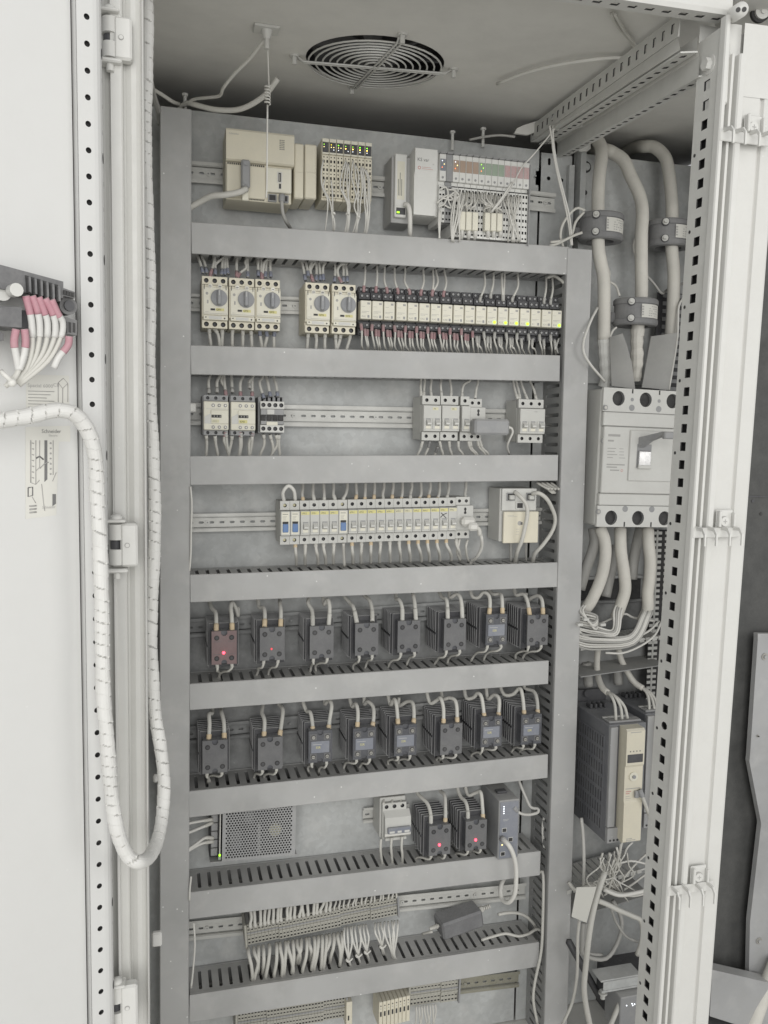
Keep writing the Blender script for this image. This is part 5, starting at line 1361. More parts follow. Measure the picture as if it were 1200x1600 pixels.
for i in range(40):
    f_ = i/39; x_ = 376+f_*330+R.uniform(-1, 1); yt = 1583-f_*60
    if 538 < x_ < 556: continue
    q = UY(x_, yt+2, 26); e = UY(x_+R.uniform(-5, 5), yt-18, 36)
    wire('wire', [q, (q+e)/2+Vector((R.uniform(-3, 3), -4, 0)), e, e+Vector((0, 8, 14))], 2.2, 'wire', "%s short wire from the left above the lowest terminal row" % nth(i), 'wire', 'wires above the lowest terminals', n=6)
for i in range(8):
    x_ = 650+i*4.3; q = UY(x_, 1577-i*.6, 18)
    wire('wire', [q+Vector((0, 0, 6)), q+Vector((0, -5, -8)), q+Vector((R.uniform(-5, 8), -2, -40))], 1.8, 'wire', "%s thin wire hanging below the right end of the lowest terminals" % nth(i), 'wire', 'wires below the lowest terminals', n=6)
# black power brick on the duct
ang = -0.2
qa_ = UY(694, 1473, 4)
ad = empty("power_adapter", (qa_.x, 6, qa_.z+2), "dark grey power brick lying on the slotted duct", "power adapter"); ad.rotation_euler = (0, radians(-9), radians(4))
MB().box(0, 90, -2, 46, 0, 36, 'brick', 4).build('brick_case', ad)
b = MB()
for i in range(5): b.cyl((-3-i*3.4, 20, 22), (-1, 0, 0), 5.2-i*.5, 2.2, 'wire', 10)
b.cyl((0, 20, 22), (-1, 0, 0), 3.2, 20, 'wire', 8); b.build('strain_relief', ad)
b = MB().box(90, 102, 16, 28, 18, 30, 'wire', 3)
for i in range(4): b.cyl((102+i*4, 22, 24), (1, 0, 0), 4.6, 2.4, 'wire', 10)
b.build('connector', ad)
wire('cable', Ppts([(360,358,26),(340,362,30),(300,372,50)], 580, 1360, 3.75), 2.6, 'wire', 'short cable end at the left of the dark power brick', 'cable')
wire('cable', Ppts([(745,258,20),(800,248,24),(860,250,30),(910,270,36),(950,310,44),(965,335,50)], 580, 1360, 3.75), 3.4, 'wire', 'pale cable leaving the right end of the dark power brick', 'cable')
wire('cable', Ppts([(645,408,20),(720,385,16),(790,370,14),(860,385,14),(920,372,20),(965,345,30),(990,350,30)], 580, 1360, 3.75), 3.0, 'wire', 'pale cable lying across the lowest duct in front of the power brick', 'cable')
# generic short wires above / below devices ------------------------------------------------------------
def pair_wires(rows, ox, oy, z, Y0, Y1, r_, k, lab_, grp, sleeve=None, into=0):
    for i, l in enumerate(rows):
        pts = Ppts(l, ox, oy, z, Y0, Y1)
        if into > 0: pts = [pts[0]+Vector((0, 2, 16))]+pts
        if into < 0: pts = pts+[pts[-1]+Vector((0, 12, -18))]
        sl_ = sleeve(i) if sleeve else None
        wire('wire', pts, r_, k if isinstance(k, str) else k(i), lab_(i), 'wire', grp, ends=[sl_] if sl_ else [], n=7)
up1 = [[(70,70),(85,110),(105,180)],[(95,75),(115,120),(128,180)],[(172,72),(170,120),(150,190)],[(245,75),(200,110),(165,150),(148,205)],[(176,75),(178,120),(180,190)],[(225,75),(222,130),(218,190)],[(240,75),(238,130),(236,190)],[(248,75),(252,130),(256,185)],
 [(312,78),(308,130),(310,205)],[(385,82),(362,110),(365,150),(330,180),(312,210)],[(374,85),(376,150),(376,205)],[(440,88),(438,130),(440,200)],[(455,88),(460,120),(458,160),(462,215)],[(520,90),(480,110),(470,150),(462,225)],[(490,95),(486,150),(482,205)],[(512,95),(512,150),(516,205)],
 [(700,100),(712,150),(725,225)],[(722,100),(735,150),(742,200)],[(770,100),(752,150),(768,225)],[(800,100),(765,140),(755,180),(772,235)],[(790,105),(792,160),(790,225)],[(805,105),(812,160),(815,225)],[(852,110),(835,135),(830,170),(835,225)],[(905,115),(905,170),(900,235)],[(985,118),(940,130),(920,160),(925,200),(945,240)],[(955,125),(955,170),(955,235)],[(968,125),(975,170),(978,235)]]
pair_wires(up1, 290, 380, 3.87, 42, 10, 2.5, 'wire', lambda i: "%s wire from the left dropping into the motor starters" % nth(i), 'wires above the motor starters', lambda i: ('pink' if i in (2, 3, 8, 9, 12, 13, 18, 19, 24) else 'blue', 1, 13, 3.1), 1)
dn1 = [[(142,510),(145,560),(152,612)],[(172,512),(195,550),(205,612)],[(222,515),(222,560),(220,612)],[(285,515),(282,560),(282,615)],[(345,520),(346,560),(345,618)],[(395,522),(398,570),(400,620)],[(448,525),(452,570),(460,622)],[(488,530),(492,570),(480,622)],[(540,530),(534,570),(534,625)],
 [(742,540),(738,590),(735,632)],[(785,540),(792,580),(788,635)],[(845,540),(842,590),(842,638)],[(907,545),(908,590),(910,638)],[(940,545),(932,590),(918,640)],[(998,548),(990,590),(975,640)]]
pair_wires(dn1, 290, 380, 3.87, 20, 30, 3.0, 'wire', lambda i: "%s wire from the left leaving below the motor starters" % nth(i), 'wires below the motor starters', lambda i: ('blue' if i in (6, 7, 8) else 'wire', 0, 10, 3.6), -1)
# relay wires
upx = [(38,60,30,185),(102,55,97,188),(145,75,158,192),(200,80,218,196),(258,85,282,200),(358,85,345,205),(428,85,408,208),(412,85,408,206),(475,88,470,212),(695,92,672,240),(745,95,730,220),(790,100,796,235),(806,100,800,235),(878,95,850,240),(1036,125,1024,250),(1070,118,1060,255)]
up2 = [[(a_, b_, 42), (a_+(2 if i % 2 else 10 if i in (6, 8, 13, 15) else -2), (b_+d_)/2, 16), (c_, d_-6, 10), (c_, d_+12, 12)] for i, (a_, b_, c_, d_) in enumerate(upx)]
pair_wires(up2, 560, 400, 3.53, 40, 10, 2.1, 'wire', lambda i: "%s wire from the left above the cream relays" % nth(i), 'wires above the cream relays', lambda i: ('pink' if i < 9 else 'wireg', 1, 11, 3.0), 1)
k_ = 0; dn2 = []
for i in range(18):
    x_ = 20+i*61.5
    for j in range(3 if i < 14 else 2):
        xs_ = x_+(0, 22, 36)[j]-6; y0 = 375+(i*3.0)+(0, 28, 30)[j]
        if i > 9: y0 += 10
        dn2.append([(xs_, y0, 6+j*4), (xs_+R.uniform(-2, 6), y0+45, 2+j*5), (xs_+R.uniform(0, 16), 490+i*1.6, 12), (xs_+R.uniform(4, 22), 525+i*1.6, 32)])
pair_wires(dn2, 560, 400, 3.53, 10, 30, 1.8, 'wire', lambda i: "%s thin wire from the left below the cream relays" % nth(i), 'wires below the cream relays', lambda i: ('pink' if i < 31 else 'wireg', 0, 13, 3.1), -1)
up3 = [[(182,20),(172,60),(175,130)],[(240,25),(222,60),(222,125)],[(255,22),(248,60),(270,100),(272,150)],[(262,22),(265,70),(274,140)],[(305,25),(308,70),(312,125)],[(375,25),(358,70),(360,150)],[(435,28),(412,60),(414,100)],[(430,28),(428,80),(428,150)],[(490,35),(472,60),(478,100),(498,160)],[(510,30),(520,70),(535,150)],[(555,35),(568,80),(578,150)]]
pair_wires(up3, 280, 580, 3.75, 42, 16, 2.8, 'wire', lambda i: "%s wire from the left above the contactors" % nth(i), 'wires above the contactors', lambda i: ('pink' if i in (2, 3, 5, 7) else 'blue' if i > 7 else 'wireg', 1, 10, 3.3), 1)
dn3 = [[(158,375),(162,430),(158,490)],[(210,378),(215,430),(226,490)],[(272,355),(262,400),(275,440),(290,490)],[(275,360),(280,430),(290,490)],[(310,378),(305,420),(290,490)],[(356,355),(358,430),(352,490)],[(362,360),(365,430),(355,490)],[(435,362),(410,420),(410,490)],[(428,380),(425,430),(415,490)],[(495,370),(498,430),(475,490)],[(532,372),(550,440),(545,485)],[(568,372),(575,430),(540,492)],[(585,372),(585,440),(590,492)]]
pair_wires(dn3, 280, 580, 3.75, 12, 30, 2.7, 'wire', lambda i: "%s wire from the left below the contactors" % nth(i), 'wires below the contactors', lambda i: ('pink' if i in (2, 5, 7) else 'wire', 0, 9, 3.2), -1)
up4 = [[(210,50),(208,90),(212,145)],[(232,50),(228,100),(226,145)],[(270,50),(265,100),(270,148)],[(325,50),(322,80),(328,148)],[(375,52),(382,100),(380,150)],[(490,52),(455,75),(445,110),(443,155)],[(535,55),(525,100),(518,155)],[(735,60),(745,110),(760,160)],[(752,60),(765,110),(772,160)],[(778,60),(795,110),(815,162)],[(832,60),(850,100),(866,165)]]
pair_wires(up4, 600, 580, 3.636, 44, 22, 2.4, 'wire', lambda i: "%s wire from the left above the two- and three-pole breakers" % nth(i), 'wires above the two- and three-pole breakers', lambda i: ('wire', 1, 12, 3.0), 1)
dn4 = [[(220,395),(208,440),(190,480)],[(262,395),(250,440),(232,480)],[(305,430),(298,450),(288,478)],[(315,395),(325,440),(335,478)],[(370,395),(374,440),(385,478)],[(422,395),(425,440),(448,475)],[(478,395),(490,440),(520,475)],[(490,392),(500,440),(530,475)],[(532,390),(540,430),(575,472)],[(545,390),(558,435),(592,472)]]
pair_wires(dn4, 600, 580, 3.636, 20, 34, 2.5, 'wire', lambda i: "%s wire from the left below the two-pole breakers" % nth(i), 'wires below the two-pole breakers', lambda i: ('wired' if i in (1, 2) else 'wire', 0, 14, 3.0), -1)
# long breaker row wires
mods = [745, 803, 859, 917, 967] + [1035+54.5*i for i in range(3)]
for i in range(17):
    if i < 5: xt = 280+(725, 785, 848, 905, 985)[i]/3.75; xb_ = 280+(725, 790, 850, 912, 962)[i]/3.75
    else: xb_ = 556+(i-5)*14.25; xt = xb_+.5+(i-5)*.25
    if i == 16: xt = 728; xb_ = 728
    yT = 756+ (0); pts = [UY(xt, 752, 44), UY(xt, 762, 38), UY((xt+xb_)/2+R.uniform(-1.5, 1.5), 772, 26), UY(xb_, 780-(i*.1), 20), UY(xb_, 788, 20)]
    wire('wire', pts, 3.0, 'wire', "%s wire from the left into the tops of the long breaker row" % nth(i), 'wire', 'wires above the long breaker row', ends=[('tan' if i in (0, 5, 6, 7, 9, 10, 12, 13, 14) else 'wire', 1, 18 if i % 2 else 13, 3.6)])
    if i < 5: xs_ = 280+(680, 738, 800, 845, 905)[i]/3.75
    else: xs_ = 280+(1012+(i-5)*55.3)/3.75
    if i == 16: xs_ = 713
    sh = R.uniform(-2, 4)+(4 if i > 10 else 0)
    yb_ = 849-(i*.45)
    pts = [UY(xs_, yb_-3, 20), UY(xs_+.3, yb_+8, 12), UY(xs_+sh*.6, yb_+17, 14), UY(xs_+sh, yb_+26, 34), UY(xs_+sh, yb_+34, 50)]
    wire('wire', pts, 3.1, 'wire', "%s wire from the left leaving the long breaker row downwards" % nth(i), 'wire', 'wires below the long breaker row', ends=[('tan' if i in (0, 5, 7, 11, 12, 13, 14, 15) else 'wire', 0, 13, 3.7)])
wire('wire', Ppts([(962,408),(965,470),(968,545)], 280, 740, 3.75, 18, 44), 3.1, 'wire', 'wire below the third blue-toggled isolator', 'wire')
wire('wire', Ppts([(545,400,14),(535,440,10),(540,500,30),(552,530,46)], 590, 740, 3.87), 2.4, 'wire', 'thin wire dropping from the right side of the socket with the white plug', 'wire')
wire('wire', Ppts([(497,395,14),(488,440,10),(482,480,26),(500,528,46)], 590, 740, 3.87), 2.4, 'wire', 'thin wire dropping from the left side of the socket with the white plug', 'wire')
wire('jumper_wire', Ppts([(615,165,16),(608,110,2),(640,72,-2),(672,100,2),(680,155,14)], 280, 740, 3.75), 3.4, 'wirew', 'white jumper loop bridging the two leftmost isolators', 'wire')
# wires at the ducts' open ends
wire('wire', Ppts([(66,75,-3),(74,180,-4),(70,350,-4),(68,470,-3),(60,570,0)], 280, 740, 3.75), 1.8, 'wirew', 'thin white wire hanging down beside the left duct near the long breaker row', 'wire')
wire('wire', Ppts([(70,560,-3),(62,640,-4),(60,700,-3)], 280, 1220, 3.75), 1.8, 'wirew', 'short thin wire at the left duct beside the mesh power supply', 'wire')
wire('wire', Ppts([(85,270,-3),(92,400,-5),(80,560,-4),(70,650,0)], 280, 1370, 3.75), 1.8, 'wirew', 'thin wire at the left duct beside the lowest rows', 'wire')
wire('wire', Ppts([(1050,190,40),(1022,250,34),(1018,330,30),(1030,440,30)], 560, 1210, 3.53), 3.2, 'wirew', 'white cable lying against the right duct beside the network switch', 'cable')
wire('wire', Ppts([(985,10,20),(1008,30,10),(1005,300,-4),(995,480,-5),(960,650,-6),(950,760,-6),(975,900,-4)], 580, 1360, 3.75), 3.0, 'wire', 'long pale cable running down the edge of the right duct at the bottom', 'cable')
wire('wire', Ppts([(1105,455,10),(1092,500,6),(1100,535,10)], 560, 400, 3.53), 1.8, 'wireg', 'small wire curl at the slotted duct right of the last relay', 'wire')
for i, l in enumerate([[(1040,120,40),(1080,110,30),(1110,128,20),(1135,150,10)],[(1050,112,50),(1100,122,36),(1140,160,20)]]):
    wire('wire', Ppts(l, 560, 400, 3.53), 3, 'wire', ("upper", "lower")[i]+' pale cable end in the corner above the last relay', 'cable')
for i in range(4): wire('wire', Ppts([(870+i*26,634,20),(905+i*24,655,10),(940+i*18,672,0)], 600, 580, 3.636), 2.6, 'wire', "%s wire in the corner between duct and converter" % nth(i), 'wire', 'corner wires above the converter')
for i in range(3): wire('wire', Ppts([(970+i*20,52,30),(1010+i*15,80,16),(1060+i*8,120,10)], 590, 740, 3.87), 2.4, 'wire', "%s bent wire at the upper right of the converter" % nth(i), 'wire', 'bent wires right of the converter')
# misc piece on the left of row 2
q = UY(297, 637, 20); o = MB().box(q.x-2, q.x+10, 10, 22, q.z-8, q.z+8, 'lgrey', 2).build('rail_end_clip'); tag(o, "small grey clip poking out beside the left duct near the contactors", "clip")

# ================================================================== top wires
wire('wire', [UY(418, 72, -180), UY(419, 100, -160), UY(420, 132, -130), UY(420, 145, -128)], 1.3, 'wirew', 'thin white wire hanging from the roof bracket to the spring', 'wire', n=6)
o = MB()
P = [UY(418, 133, -130)+Vector((4.6*cos(a_*.9), 4.6*sin(a_*.9), -a_*.9*0.75)) for a_ in range(0, 44)]
o.tube(P, 1.1, 'wirew', 6, 1); o = o.build('coil_spring'); tag(o, "small white coil spring hanging on the roof wire", "spring")
wire('wire', [UY(418, 164, -128), UY(417.5, 230, -125), UY(417, 290, -120), UY(416, 309, -120)], 1.5, 'wirew', 'straight white rod hanging in front of the cream controller', 'wire', n=6)
q = UY(417, 38, -200); o = empty("ceiling_bracket", (q.x, q.y, zr(q.y)), "pale bracket screwed to the roof with a wire hanging from it", "bracket")
zz = q.z-zr(q.y)
MB().box(-20, 18, -14, 14, -5, -.5, 'rail', 1.5).cyl((0, 0, -5), (0, 0, -1), 9, 12, 'rail', 14, r2=5).cyl((0, 0, -17), (0, 0, -1), 4, 14, 'rail', 10).build('bracket_body', o)
def under(P, gap=5):
    out = []
    for p_ in P:
        d = p_-CAM; t = 1.0
        for _ in range(60):
            q_ = CAM+d*t
            if q_.z < zr(q_.y)-gap: break
            t -= 0.01
        out.append(CAM+d*t)
    return out
def c230(l, Ya, Yb): return under(Ppts(l, 230, 0, 2.105, Ya, Yb))
wire('cable', c230([(385,130),(340,190),(290,240),(250,290),(238,315),(190,322),(150,328),(118,352)], -180, 20), 2.6, 'wire', 'thin pale cable running from the roof bracket down to the left duct', 'cable')
wire('cable', c230([(430,258),(390,310),(340,345),(290,362),(220,360),(160,345),(130,340),(105,360)], -100, 30), 4.4, 'wire', 'thicker pale cable sagging under the roof towards the left duct', 'cable', n=9)
wire('cable', c230([(10,288),(50,312),(85,335),(110,345)], -60, 30), 3.2, 'wire', 'short pale cable end at the top of the left duct', 'cable')
for i, d_ in enumerate((0, 14)): wire('cable', Ppts([(725+d_,690,-330),(760+d_,830,-120),(800+d_,950,0),(815+d_,1060,30)], 100, 0, 5.4545), 3.4, 'wireg', ("left", "right")[i]+' of two grey cables entering the gap left of the duct', 'cable')
def c780(l, Ya, Yb): return under(Ppts(l, 780, 0, 2.857, Ya, Yb))
wire('cable', c780([(-10,375),(120,325),(260,290),(400,268),(500,258),(575,258)], -60, -200), 2.8, 'wirew', 'white cable sticking out under the roof left of the perforated beam', 'cable')
wire('wire', c780([(500,60),(530,120),(590,190),(612,240),(612,290),(540,360),(450,430),(400,480)], -380, -80), 2.2, 'wire', 'left of two pale wires running along the perforated roof beam', 'wire')
wire('wire', c780([(515,60),(560,140),(605,200),(622,250),(615,300),(560,360),(470,430),(410,490)], -375, -76), 2.2, 'wire', 'right of two pale wires running along the perforated roof beam', 'wire')
wire('wire', c780([(225,560),(235,620),(245,700),(265,800),(290,900),(310,1000),(322,1095)], -40, -8), 1.9, 'wirew', 'left thin white wire hanging from the beam clamp to the duct corner', 'wire')
wire('wire', c780([(240,560),(243,640),(258,740),(285,850),(312,960),(322,1050),(326,1095)], -38, -8), 1.9, 'wirew', 'right thin white wire hanging from the beam clamp to the duct corner', 'wire')
wire('wire', Ppts([(872,195,-38),(835,240,-30),(815,262,-20),(800,290,-26),(780,318,-30),(768,330,-28)]), 1.3, 'wirew', 'white wire slanting from the beam clamp in front of the coloured slices', 'wire')
wire('wire', Ppts([(800,285,-28),(785,308,-32),(768,331,-28)]), 2.1, 'wirew', 'thick white end of the slanting wire in front of the coloured slices', 'wire')
wire('wire', c230([(1060,460),(1110,450),(1160,445),(1210,450)], 60, 30), 2.4, 'wireg', 'grey wire lying on the top edge of the mounting plate', 'wire')

# ================================================================== RIGHT BAY
# power cables
def c860(l, Ya=None, Yb=None): return Ppts(l, 860, 200, 3.81, Ya or 0, Yb)
wire('power_cable', c860([(270,60,60),(300,110,50),(305,170,40),(290,300,30),(284,420,20),(285,520,10),(285,700,8),(300,800,8),(318,900,10),(320,1100,14),(318,1260,20)]), 12.5, 'power', 'left thick pale power cable passing through the upper left transformer ring', 'power cable', 'thick power cables', n=14, sub=6)
wire('power_cable', c860([(250,150,150),(320,130,70),(385,155,55),(440,200,44),(480,290,36),(530,400,24),(548,500,14),(542,640,6),(542,800,4),(542,1000,4),(522,1180,8),(520,1240,12)]), 12.5, 'power', 'middle thick pale power cable passing through the lower transformer ring', 'power cable', 'thick power cables', n=14, sub=6)
wire('power_cable', c860([(430,160,200),(500,118,140),(560,110,90),(620,115,70),(680,170,52),(705,260,40),(720,400,28),(725,500,16),(722,700,10),(735,850,10),(733,1000,12),(722,1180,20),(718,1230,24)]), 12.5, 'power', 'right thick pale power cable passing through the upper right transformer ring', 'power cable', 'thick power cables', n=14, sub=6)
# heat-shrink tails
def tail(l, name, lab_, r0, k):
    b = MB(); P = c860(l); prof = lambda L, a, r: r*(1+.07*sin(L*.28)+.05*sin(L*.11+1))
    b.tube(P, r0, k, 12, 6, prof); o = b.build(name); tag(o, lab_, "cable lug", "taped cable ends above the breaker"); return o
tail([(318,1255,20),(320,1330,22),(325,1400,26),(330,1470,30),(318,1540,34)], 'taped_cable_end', 'taped grey end of the left power cable above the breaker', 12.0, 'lgrey')
tail([(520,1190,10),(515,1260,12),(515,1360,18),(512,1440,24),(508,1500,30)], 'taped_cable_end', 'taped pale end of the middle power cable between the barrier cards', 12.5, 'power')
# current transformers
def make_ct(lbl):
    r = empty("current_transformer", (0, 0, 0), lbl, "current transformer", "ring current transformers on the power cables")
    n = 40; Ro, Ri, h = 46, 27, 52
    b = MB()
    prof = [(Ri, 0), (Ro-3, 0), (Ro, 3), (Ro, 11), (Ro-2.5, 12), (Ro-2.5, h-12), (Ro, h-11), (Ro, h-3), (Ro-3, h), (Ri, h)]
    vs = []; m_ = len(prof)
    for i in range(n):
        a_ = 2*pi*i/n
        for (rr, z) in prof: vs.append((rr*cos(a_), rr*sin(a_)*.8, z))
    for j in range(m_):
        fs = [(i*m_+j, ((i+1) % n)*m_+j, ((i+1) % n)*m_+(j+1) % m_, i*m_+(j+1) % m_) for i in range(n)]
        b.add(vs, fs, 'ringd', j in (3, 5, 7))
    b.build('ring', r)
    b = MB(); ai = [radians(-100+i*10) for i in range(8)]; Rl = Ro-1.6
    vs = [(Rl*cos(a_), Rl*sin(a_)*.8-.6, z) for a_ in ai for z in (13, h-13)]
    vs += [((Rl-.6)*cos(a_), (Rl-.6)*sin(a_)*.8-.3, z) for a_ in ai for z in (13, h-13)]
    b.add(vs, [(2*i, 2*i+2, 2*i+3, 2*i+1) for i in range(7)], 'paper', True)
    for i in range(5):
        for j in range(5):
            a_ = radians(-78+i*7+j*.6); 
            if R.random() < .8: x_, y_ = (Rl+.2)*cos(a_), (Rl+.2)*sin(a_)*.8-.8; b.box(x_-1.4, x_+1.2, y_-.3, y_+.3, 16.5+j*4.4, 17.9+j*4.4, 'inkl')
    for j in range(4):
        a_ = radians(-98); x_, y_ = (Rl+.2)*cos(a_), (Rl+.2)*sin(a_)*.8-.8; b.box(x_-2.5, x_+3, y_-.2, y_+.3, 17+j*5, 20+j*5, 'inkl')
    b.build('label', r)
    for z in (11, h-9):
        a_ = radians(-128); x_, y_ = Ro*cos(a_), Ro*sin(a_)*.8
        MB().cyl((x_+3, y_+3, z), (-.5, -.86, 0), 8, 5, 'dark', 16).cyl((x_+.3, y_-1.8, z), (-.5, -.86, 0), 6.2, 3, 'rail', 14).cyl((x_-1.2, y_-4.4, z), (-.5, -.86, 0), 3.6, 6, 'rail', 6).build('terminal_screw', r)
    MB().box(-Ro-6, -Ro+10, 4, 22, 6, 26, 'ringd', 2).build('mounting_foot', r)
    return r
ct = None
for (px, py, Y, l) in ((938, 378, 20, "upper left ring transformer next to the vertical duct"), (1044, 388, 22, "upper right ring transformer partly hidden by the post"), (992, 510, 10, "lowest ring transformer, on the middle cable")):
    q = UY(px, py, Y); loc = (q.x, q.y, q.z)
    if ct is None: ct = make_ct(l); ct.location = Vector(loc)*S
    else: copy_tree(ct, loc, l)
wire('wire', c860([(205,490,-24),(150,480,-20),(80,560,-10),(60,640,-4),(75,705,4)]), 2.6, 'wire', 'outer loop of wire from the upper left transformer ring', 'wire')
wire('wire', c860([(200,500,-24),(150,560,-18),(125,640,-10),(70,670,-6),(0,680,0)]), 2.6, 'wire', 'inner wire from the upper screw of the upper left transformer ring', 'wire')
wire('wire', c860([(190,622,-24),(140,640,-18),(80,670,-10),(40,690,-2),(-5,700,6)]), 2.6, 'wire', 'wire from the lower screw of the upper left transformer ring', 'wire')
wire('wire', c860([(500,660,40),(495,720,40),(520,800,44)]), 2.2, 'wire', 'short wire behind the middle power cable', 'wire')
wire('wire', c860([(575,880,30),(620,930,30),(665,985,30),(700,960,40),(800,920,50)]), 2.6, 'wireg', 'grey wire crossing behind the right power cable', 'wire')
wire('wire', c860([(330,810,30),(352,860,20),(350,910,14),(390,940,10),(412,1000,0)]), 2.3, 'wire', 'thin wire leading to the upper screw of the lowest transformer ring', 'wire')
wire('wire', c860([(280,1070,10),(240,1150,-6),(200,1260,-14),(200,1340,-16),(240,1410,-12),(290,1470,-2),(322,1510,10)]), 2.6, 'wirew', 'white wire curving out over the vertical duct to the left breaker lug', 'wire')
wire('wire', c860([(395,1185,10),(370,1210,14),(350,1260,20)]), 2.2, 'wirew', 'short white wire under the lowest transformer ring', 'wire')
wire('wire', c860([(800,1000,0),(765,1060,-6),(760,1160,-8),(752,1280,-6),(705,1560,-8)]), 2.4, 'wirew', 'white wire running down the edge of the right barrier card', 'wire')
# barrier cards
def card(pts, lab_):
    P = [UY(860+x/3.81, 200+y/3.81, Y) for x, y, Y in pts]; b = MB(); N_ = Vector((0, 2, 0))
    tl, bl = P[0], P[-1]; seg = P[1:-1]; ns_ = len(seg)-1; rows = []
    for i in range(13):
        f = i/12; Lf = tl.lerp(bl, f)
        g = f*ns_; k = min(ns_-1, int(g)); Rt = seg[k].lerp(seg[k+1], g-k)
        rows.append([Lf.lerp(Rt, j/6)+Vector((0, -2.5*sin(pi*j/6), 0)) for j in range(7)])
    n7 = 7; V1 = [q for r_ in rows for q in r_]; V2 = [q+N_ for q in V1]; K = len(V1)
    fs = [(i*n7+j, i*n7+j+1, (i+1)*n7+j+1, (i+1)*n7+j) for i in range(12) for j in range(6)]
    b.add(V1, [f[::-1] for f in fs], 'card', True); b.add(V2, fs, 'card', True)
    rim = [j for j in range(6)]+[i*n7+6 for i in range(12)]+[12*n7+j for j in range(6, 0, -1)]+[i*n7 for i in range(12, 0, -1)]
    b.add(V1+V2, [(rim[t], rim[(t+1) % len(rim)], K+rim[(t+1) % len(rim)], K+rim[t]) for t in range(len(rim))], 'card')
    o = b.build('barrier_card'); tag(o, lab_, "barrier card", "grey phase barrier cards"); return o
card([(352,1245,0),(430,1222,-20),(455,1290,-22),(485,1400,-18),(505,1555,-10),(365,1535,4)], "left bent grey barrier card above the large breaker")
card([(600,1240,4),(755,1220,-24),(735,1360,-24),(700,1560,-12),(545,1545,4)], "right bent grey barrier card above the large breaker")
# moulded case breaker
YB = -28
q = UY(932, 823, YB); Tq = UY(943.8, 605, YB)
r = empty("moulded_case_breaker", (Tq.x-2, YB, q.z), "large light grey moulded case breaker with a folding lever handle", "circuit breaker")
H_ = Tq.z-q.z; hole_sp = UY(1009.5, 620, YB).x-UY(967, 620, YB).x; Wm = hole_sp*3
r.rotation_euler = (0, math.atan((Tq.x-q.x)/H_), 0); r.location = (q.x*S, YB*S, q.z*S)
x1h = UY(967, 620, YB).x-Tq.x
sp = hole_sp
b = MB(); b.box(0, Wm+6, 8, 110, 2, H_-2, 'lgrey', 3); b.build('body', r)
cs = []; u_ = [0, x1h+sp/2, x1h+1.5*sp, Wm+6]
for i in range(3): cs.append((u_[i], H_-46, u_[i+1], H_, (x1h+sp*i, H_-20, 13.5, 14.5, 'c')))
b = MB(); b.perf((0, 0, 0), (1, 0, 0), (0, 0, 1), 7.8, cs, 'lgrey', 'mgrey'); b.box(1, Wm+5, 7.7, 8.1, H_-44, H_-2, 'black')
for i in range(2): b.cyl((x1h+sp*(i+.5), .3, H_-37), (0, -1, 0), 6.2, .5, 'mgrey', 18).cyl((x1h+sp*(i+.5), .3, H_-21), (0, -1, 0), 3.6, .5, 'mgrey', 12).box(x1h+sp*(i+.5)-1.5, x1h+sp*(i+.5)+1.5, -.3, .2, H_-9, H_-.5, 'black')
b.build('terminal_shield', r)
cs = [(c0, 0, c1, 42, (h[0]-2, 18, h[2], h[3], 'c')) for (c0, _, c1, _, h) in cs]
b = MB(); b.perf((0, 0, 0), (1, 0, 0), (0, 0, 1), 7.8, cs, 'lgrey', 'mgrey'); b.box(1, Wm+5, 7.7, 8.1, 2, 40, 'black')
for i in range(2): b.cyl((x1h+sp*(i+.5)-2, .3, 36), (0, -1, 0), 6.2, .5, 'mgrey', 18).box(x1h+sp*(i+.5)-3.5, x1h+sp*(i+.5)-.5, -.3, .2, .5, 10, 'black')
b.build('terminal_shield', r)
b = MB(); b.box(1, Wm+5.5, -3, 7.9, 43, 66, 'lgrey', 1.5); b.box(1, Wm+5.5, -3, 7.9, H_-74, H_-47, 'lgrey', 1.5); b.box(2.5, Wm+5.5, -5, 7.9, 67, H_-75, 'lgrey', 1.5); b.build('front_case', r)
cx_ = x1h+sp*.5-4
MB().box(cx_, cx_+100, -8, -5.1, 92, 192, 'lgrey', 2.5).box(cx_+16, cx_+48, -8.6, -8.05, 118, 165, 'mgrey', .4).box(cx_+18, cx_+46, -13, -8.7, 118, 152, 'silver', 1.5).box(cx_+18, cx_+47, -14, -8.7, 117, 124, 'lgrey', .8).build('lever_plate', r)
b = MB(); zz = 176
b.prism([(-8.6, 158), (-8.6, 178), (-60, 190), (-62, 184), (-30, 172)], cx_+18, cx_+30, 'mgrey', lambda a_, c_, d: (d+(-a_-8)*.35, a_, c_))
b.box(cx_+36, cx_+78, -68, -58, 176, 190, 'mgrey', 2); b.build('lever', r)
b = MB()
for (x_, z_) in ((4, H_-39), (4, H_*.62), (1, 30)): b.cyl((x_, -1, z_), (0, -1, 0), 5, 2.6, 'mgrey', 14).cyl((x_, -3.7, z_), (0, -1, 0), 3, .8, 'screw', 10)
b.build('screw', r)
b = MB(); seg7(b, 12, 178, 38, -5, 'inkl', 1, 3, 4.5); seg7(b, 12, 168, 20, -5, 'inkl', 1, 3, 3.4)
for i in range(4): seg7(b, 12, 154-i*6, 22, -5, 'inkl', 1, 3, 1.6); seg7(b, 38, 154-i*6, 14, -5, 'inkl', 1, 3, 1.2)
seg7(b, 12, 122, 40, -5, 'inkl', 2, 5, 2.4); b.cyl((46, -5, 112), (0, -1, 0), 2.6, .2, 'inkr', 12).cyl((46, -5.2, 112), (0, -1, 0), 1.7, .1, 'lgrey', 12); b.box(20, 40, -5.2, -5, 111, 113.5, 'inkl')
for i in range(3): seg7(b, cx_+112, 160-i*14, 16, -5, 'inkl', 2, 3, 1.4)
b.build('print_line', r)
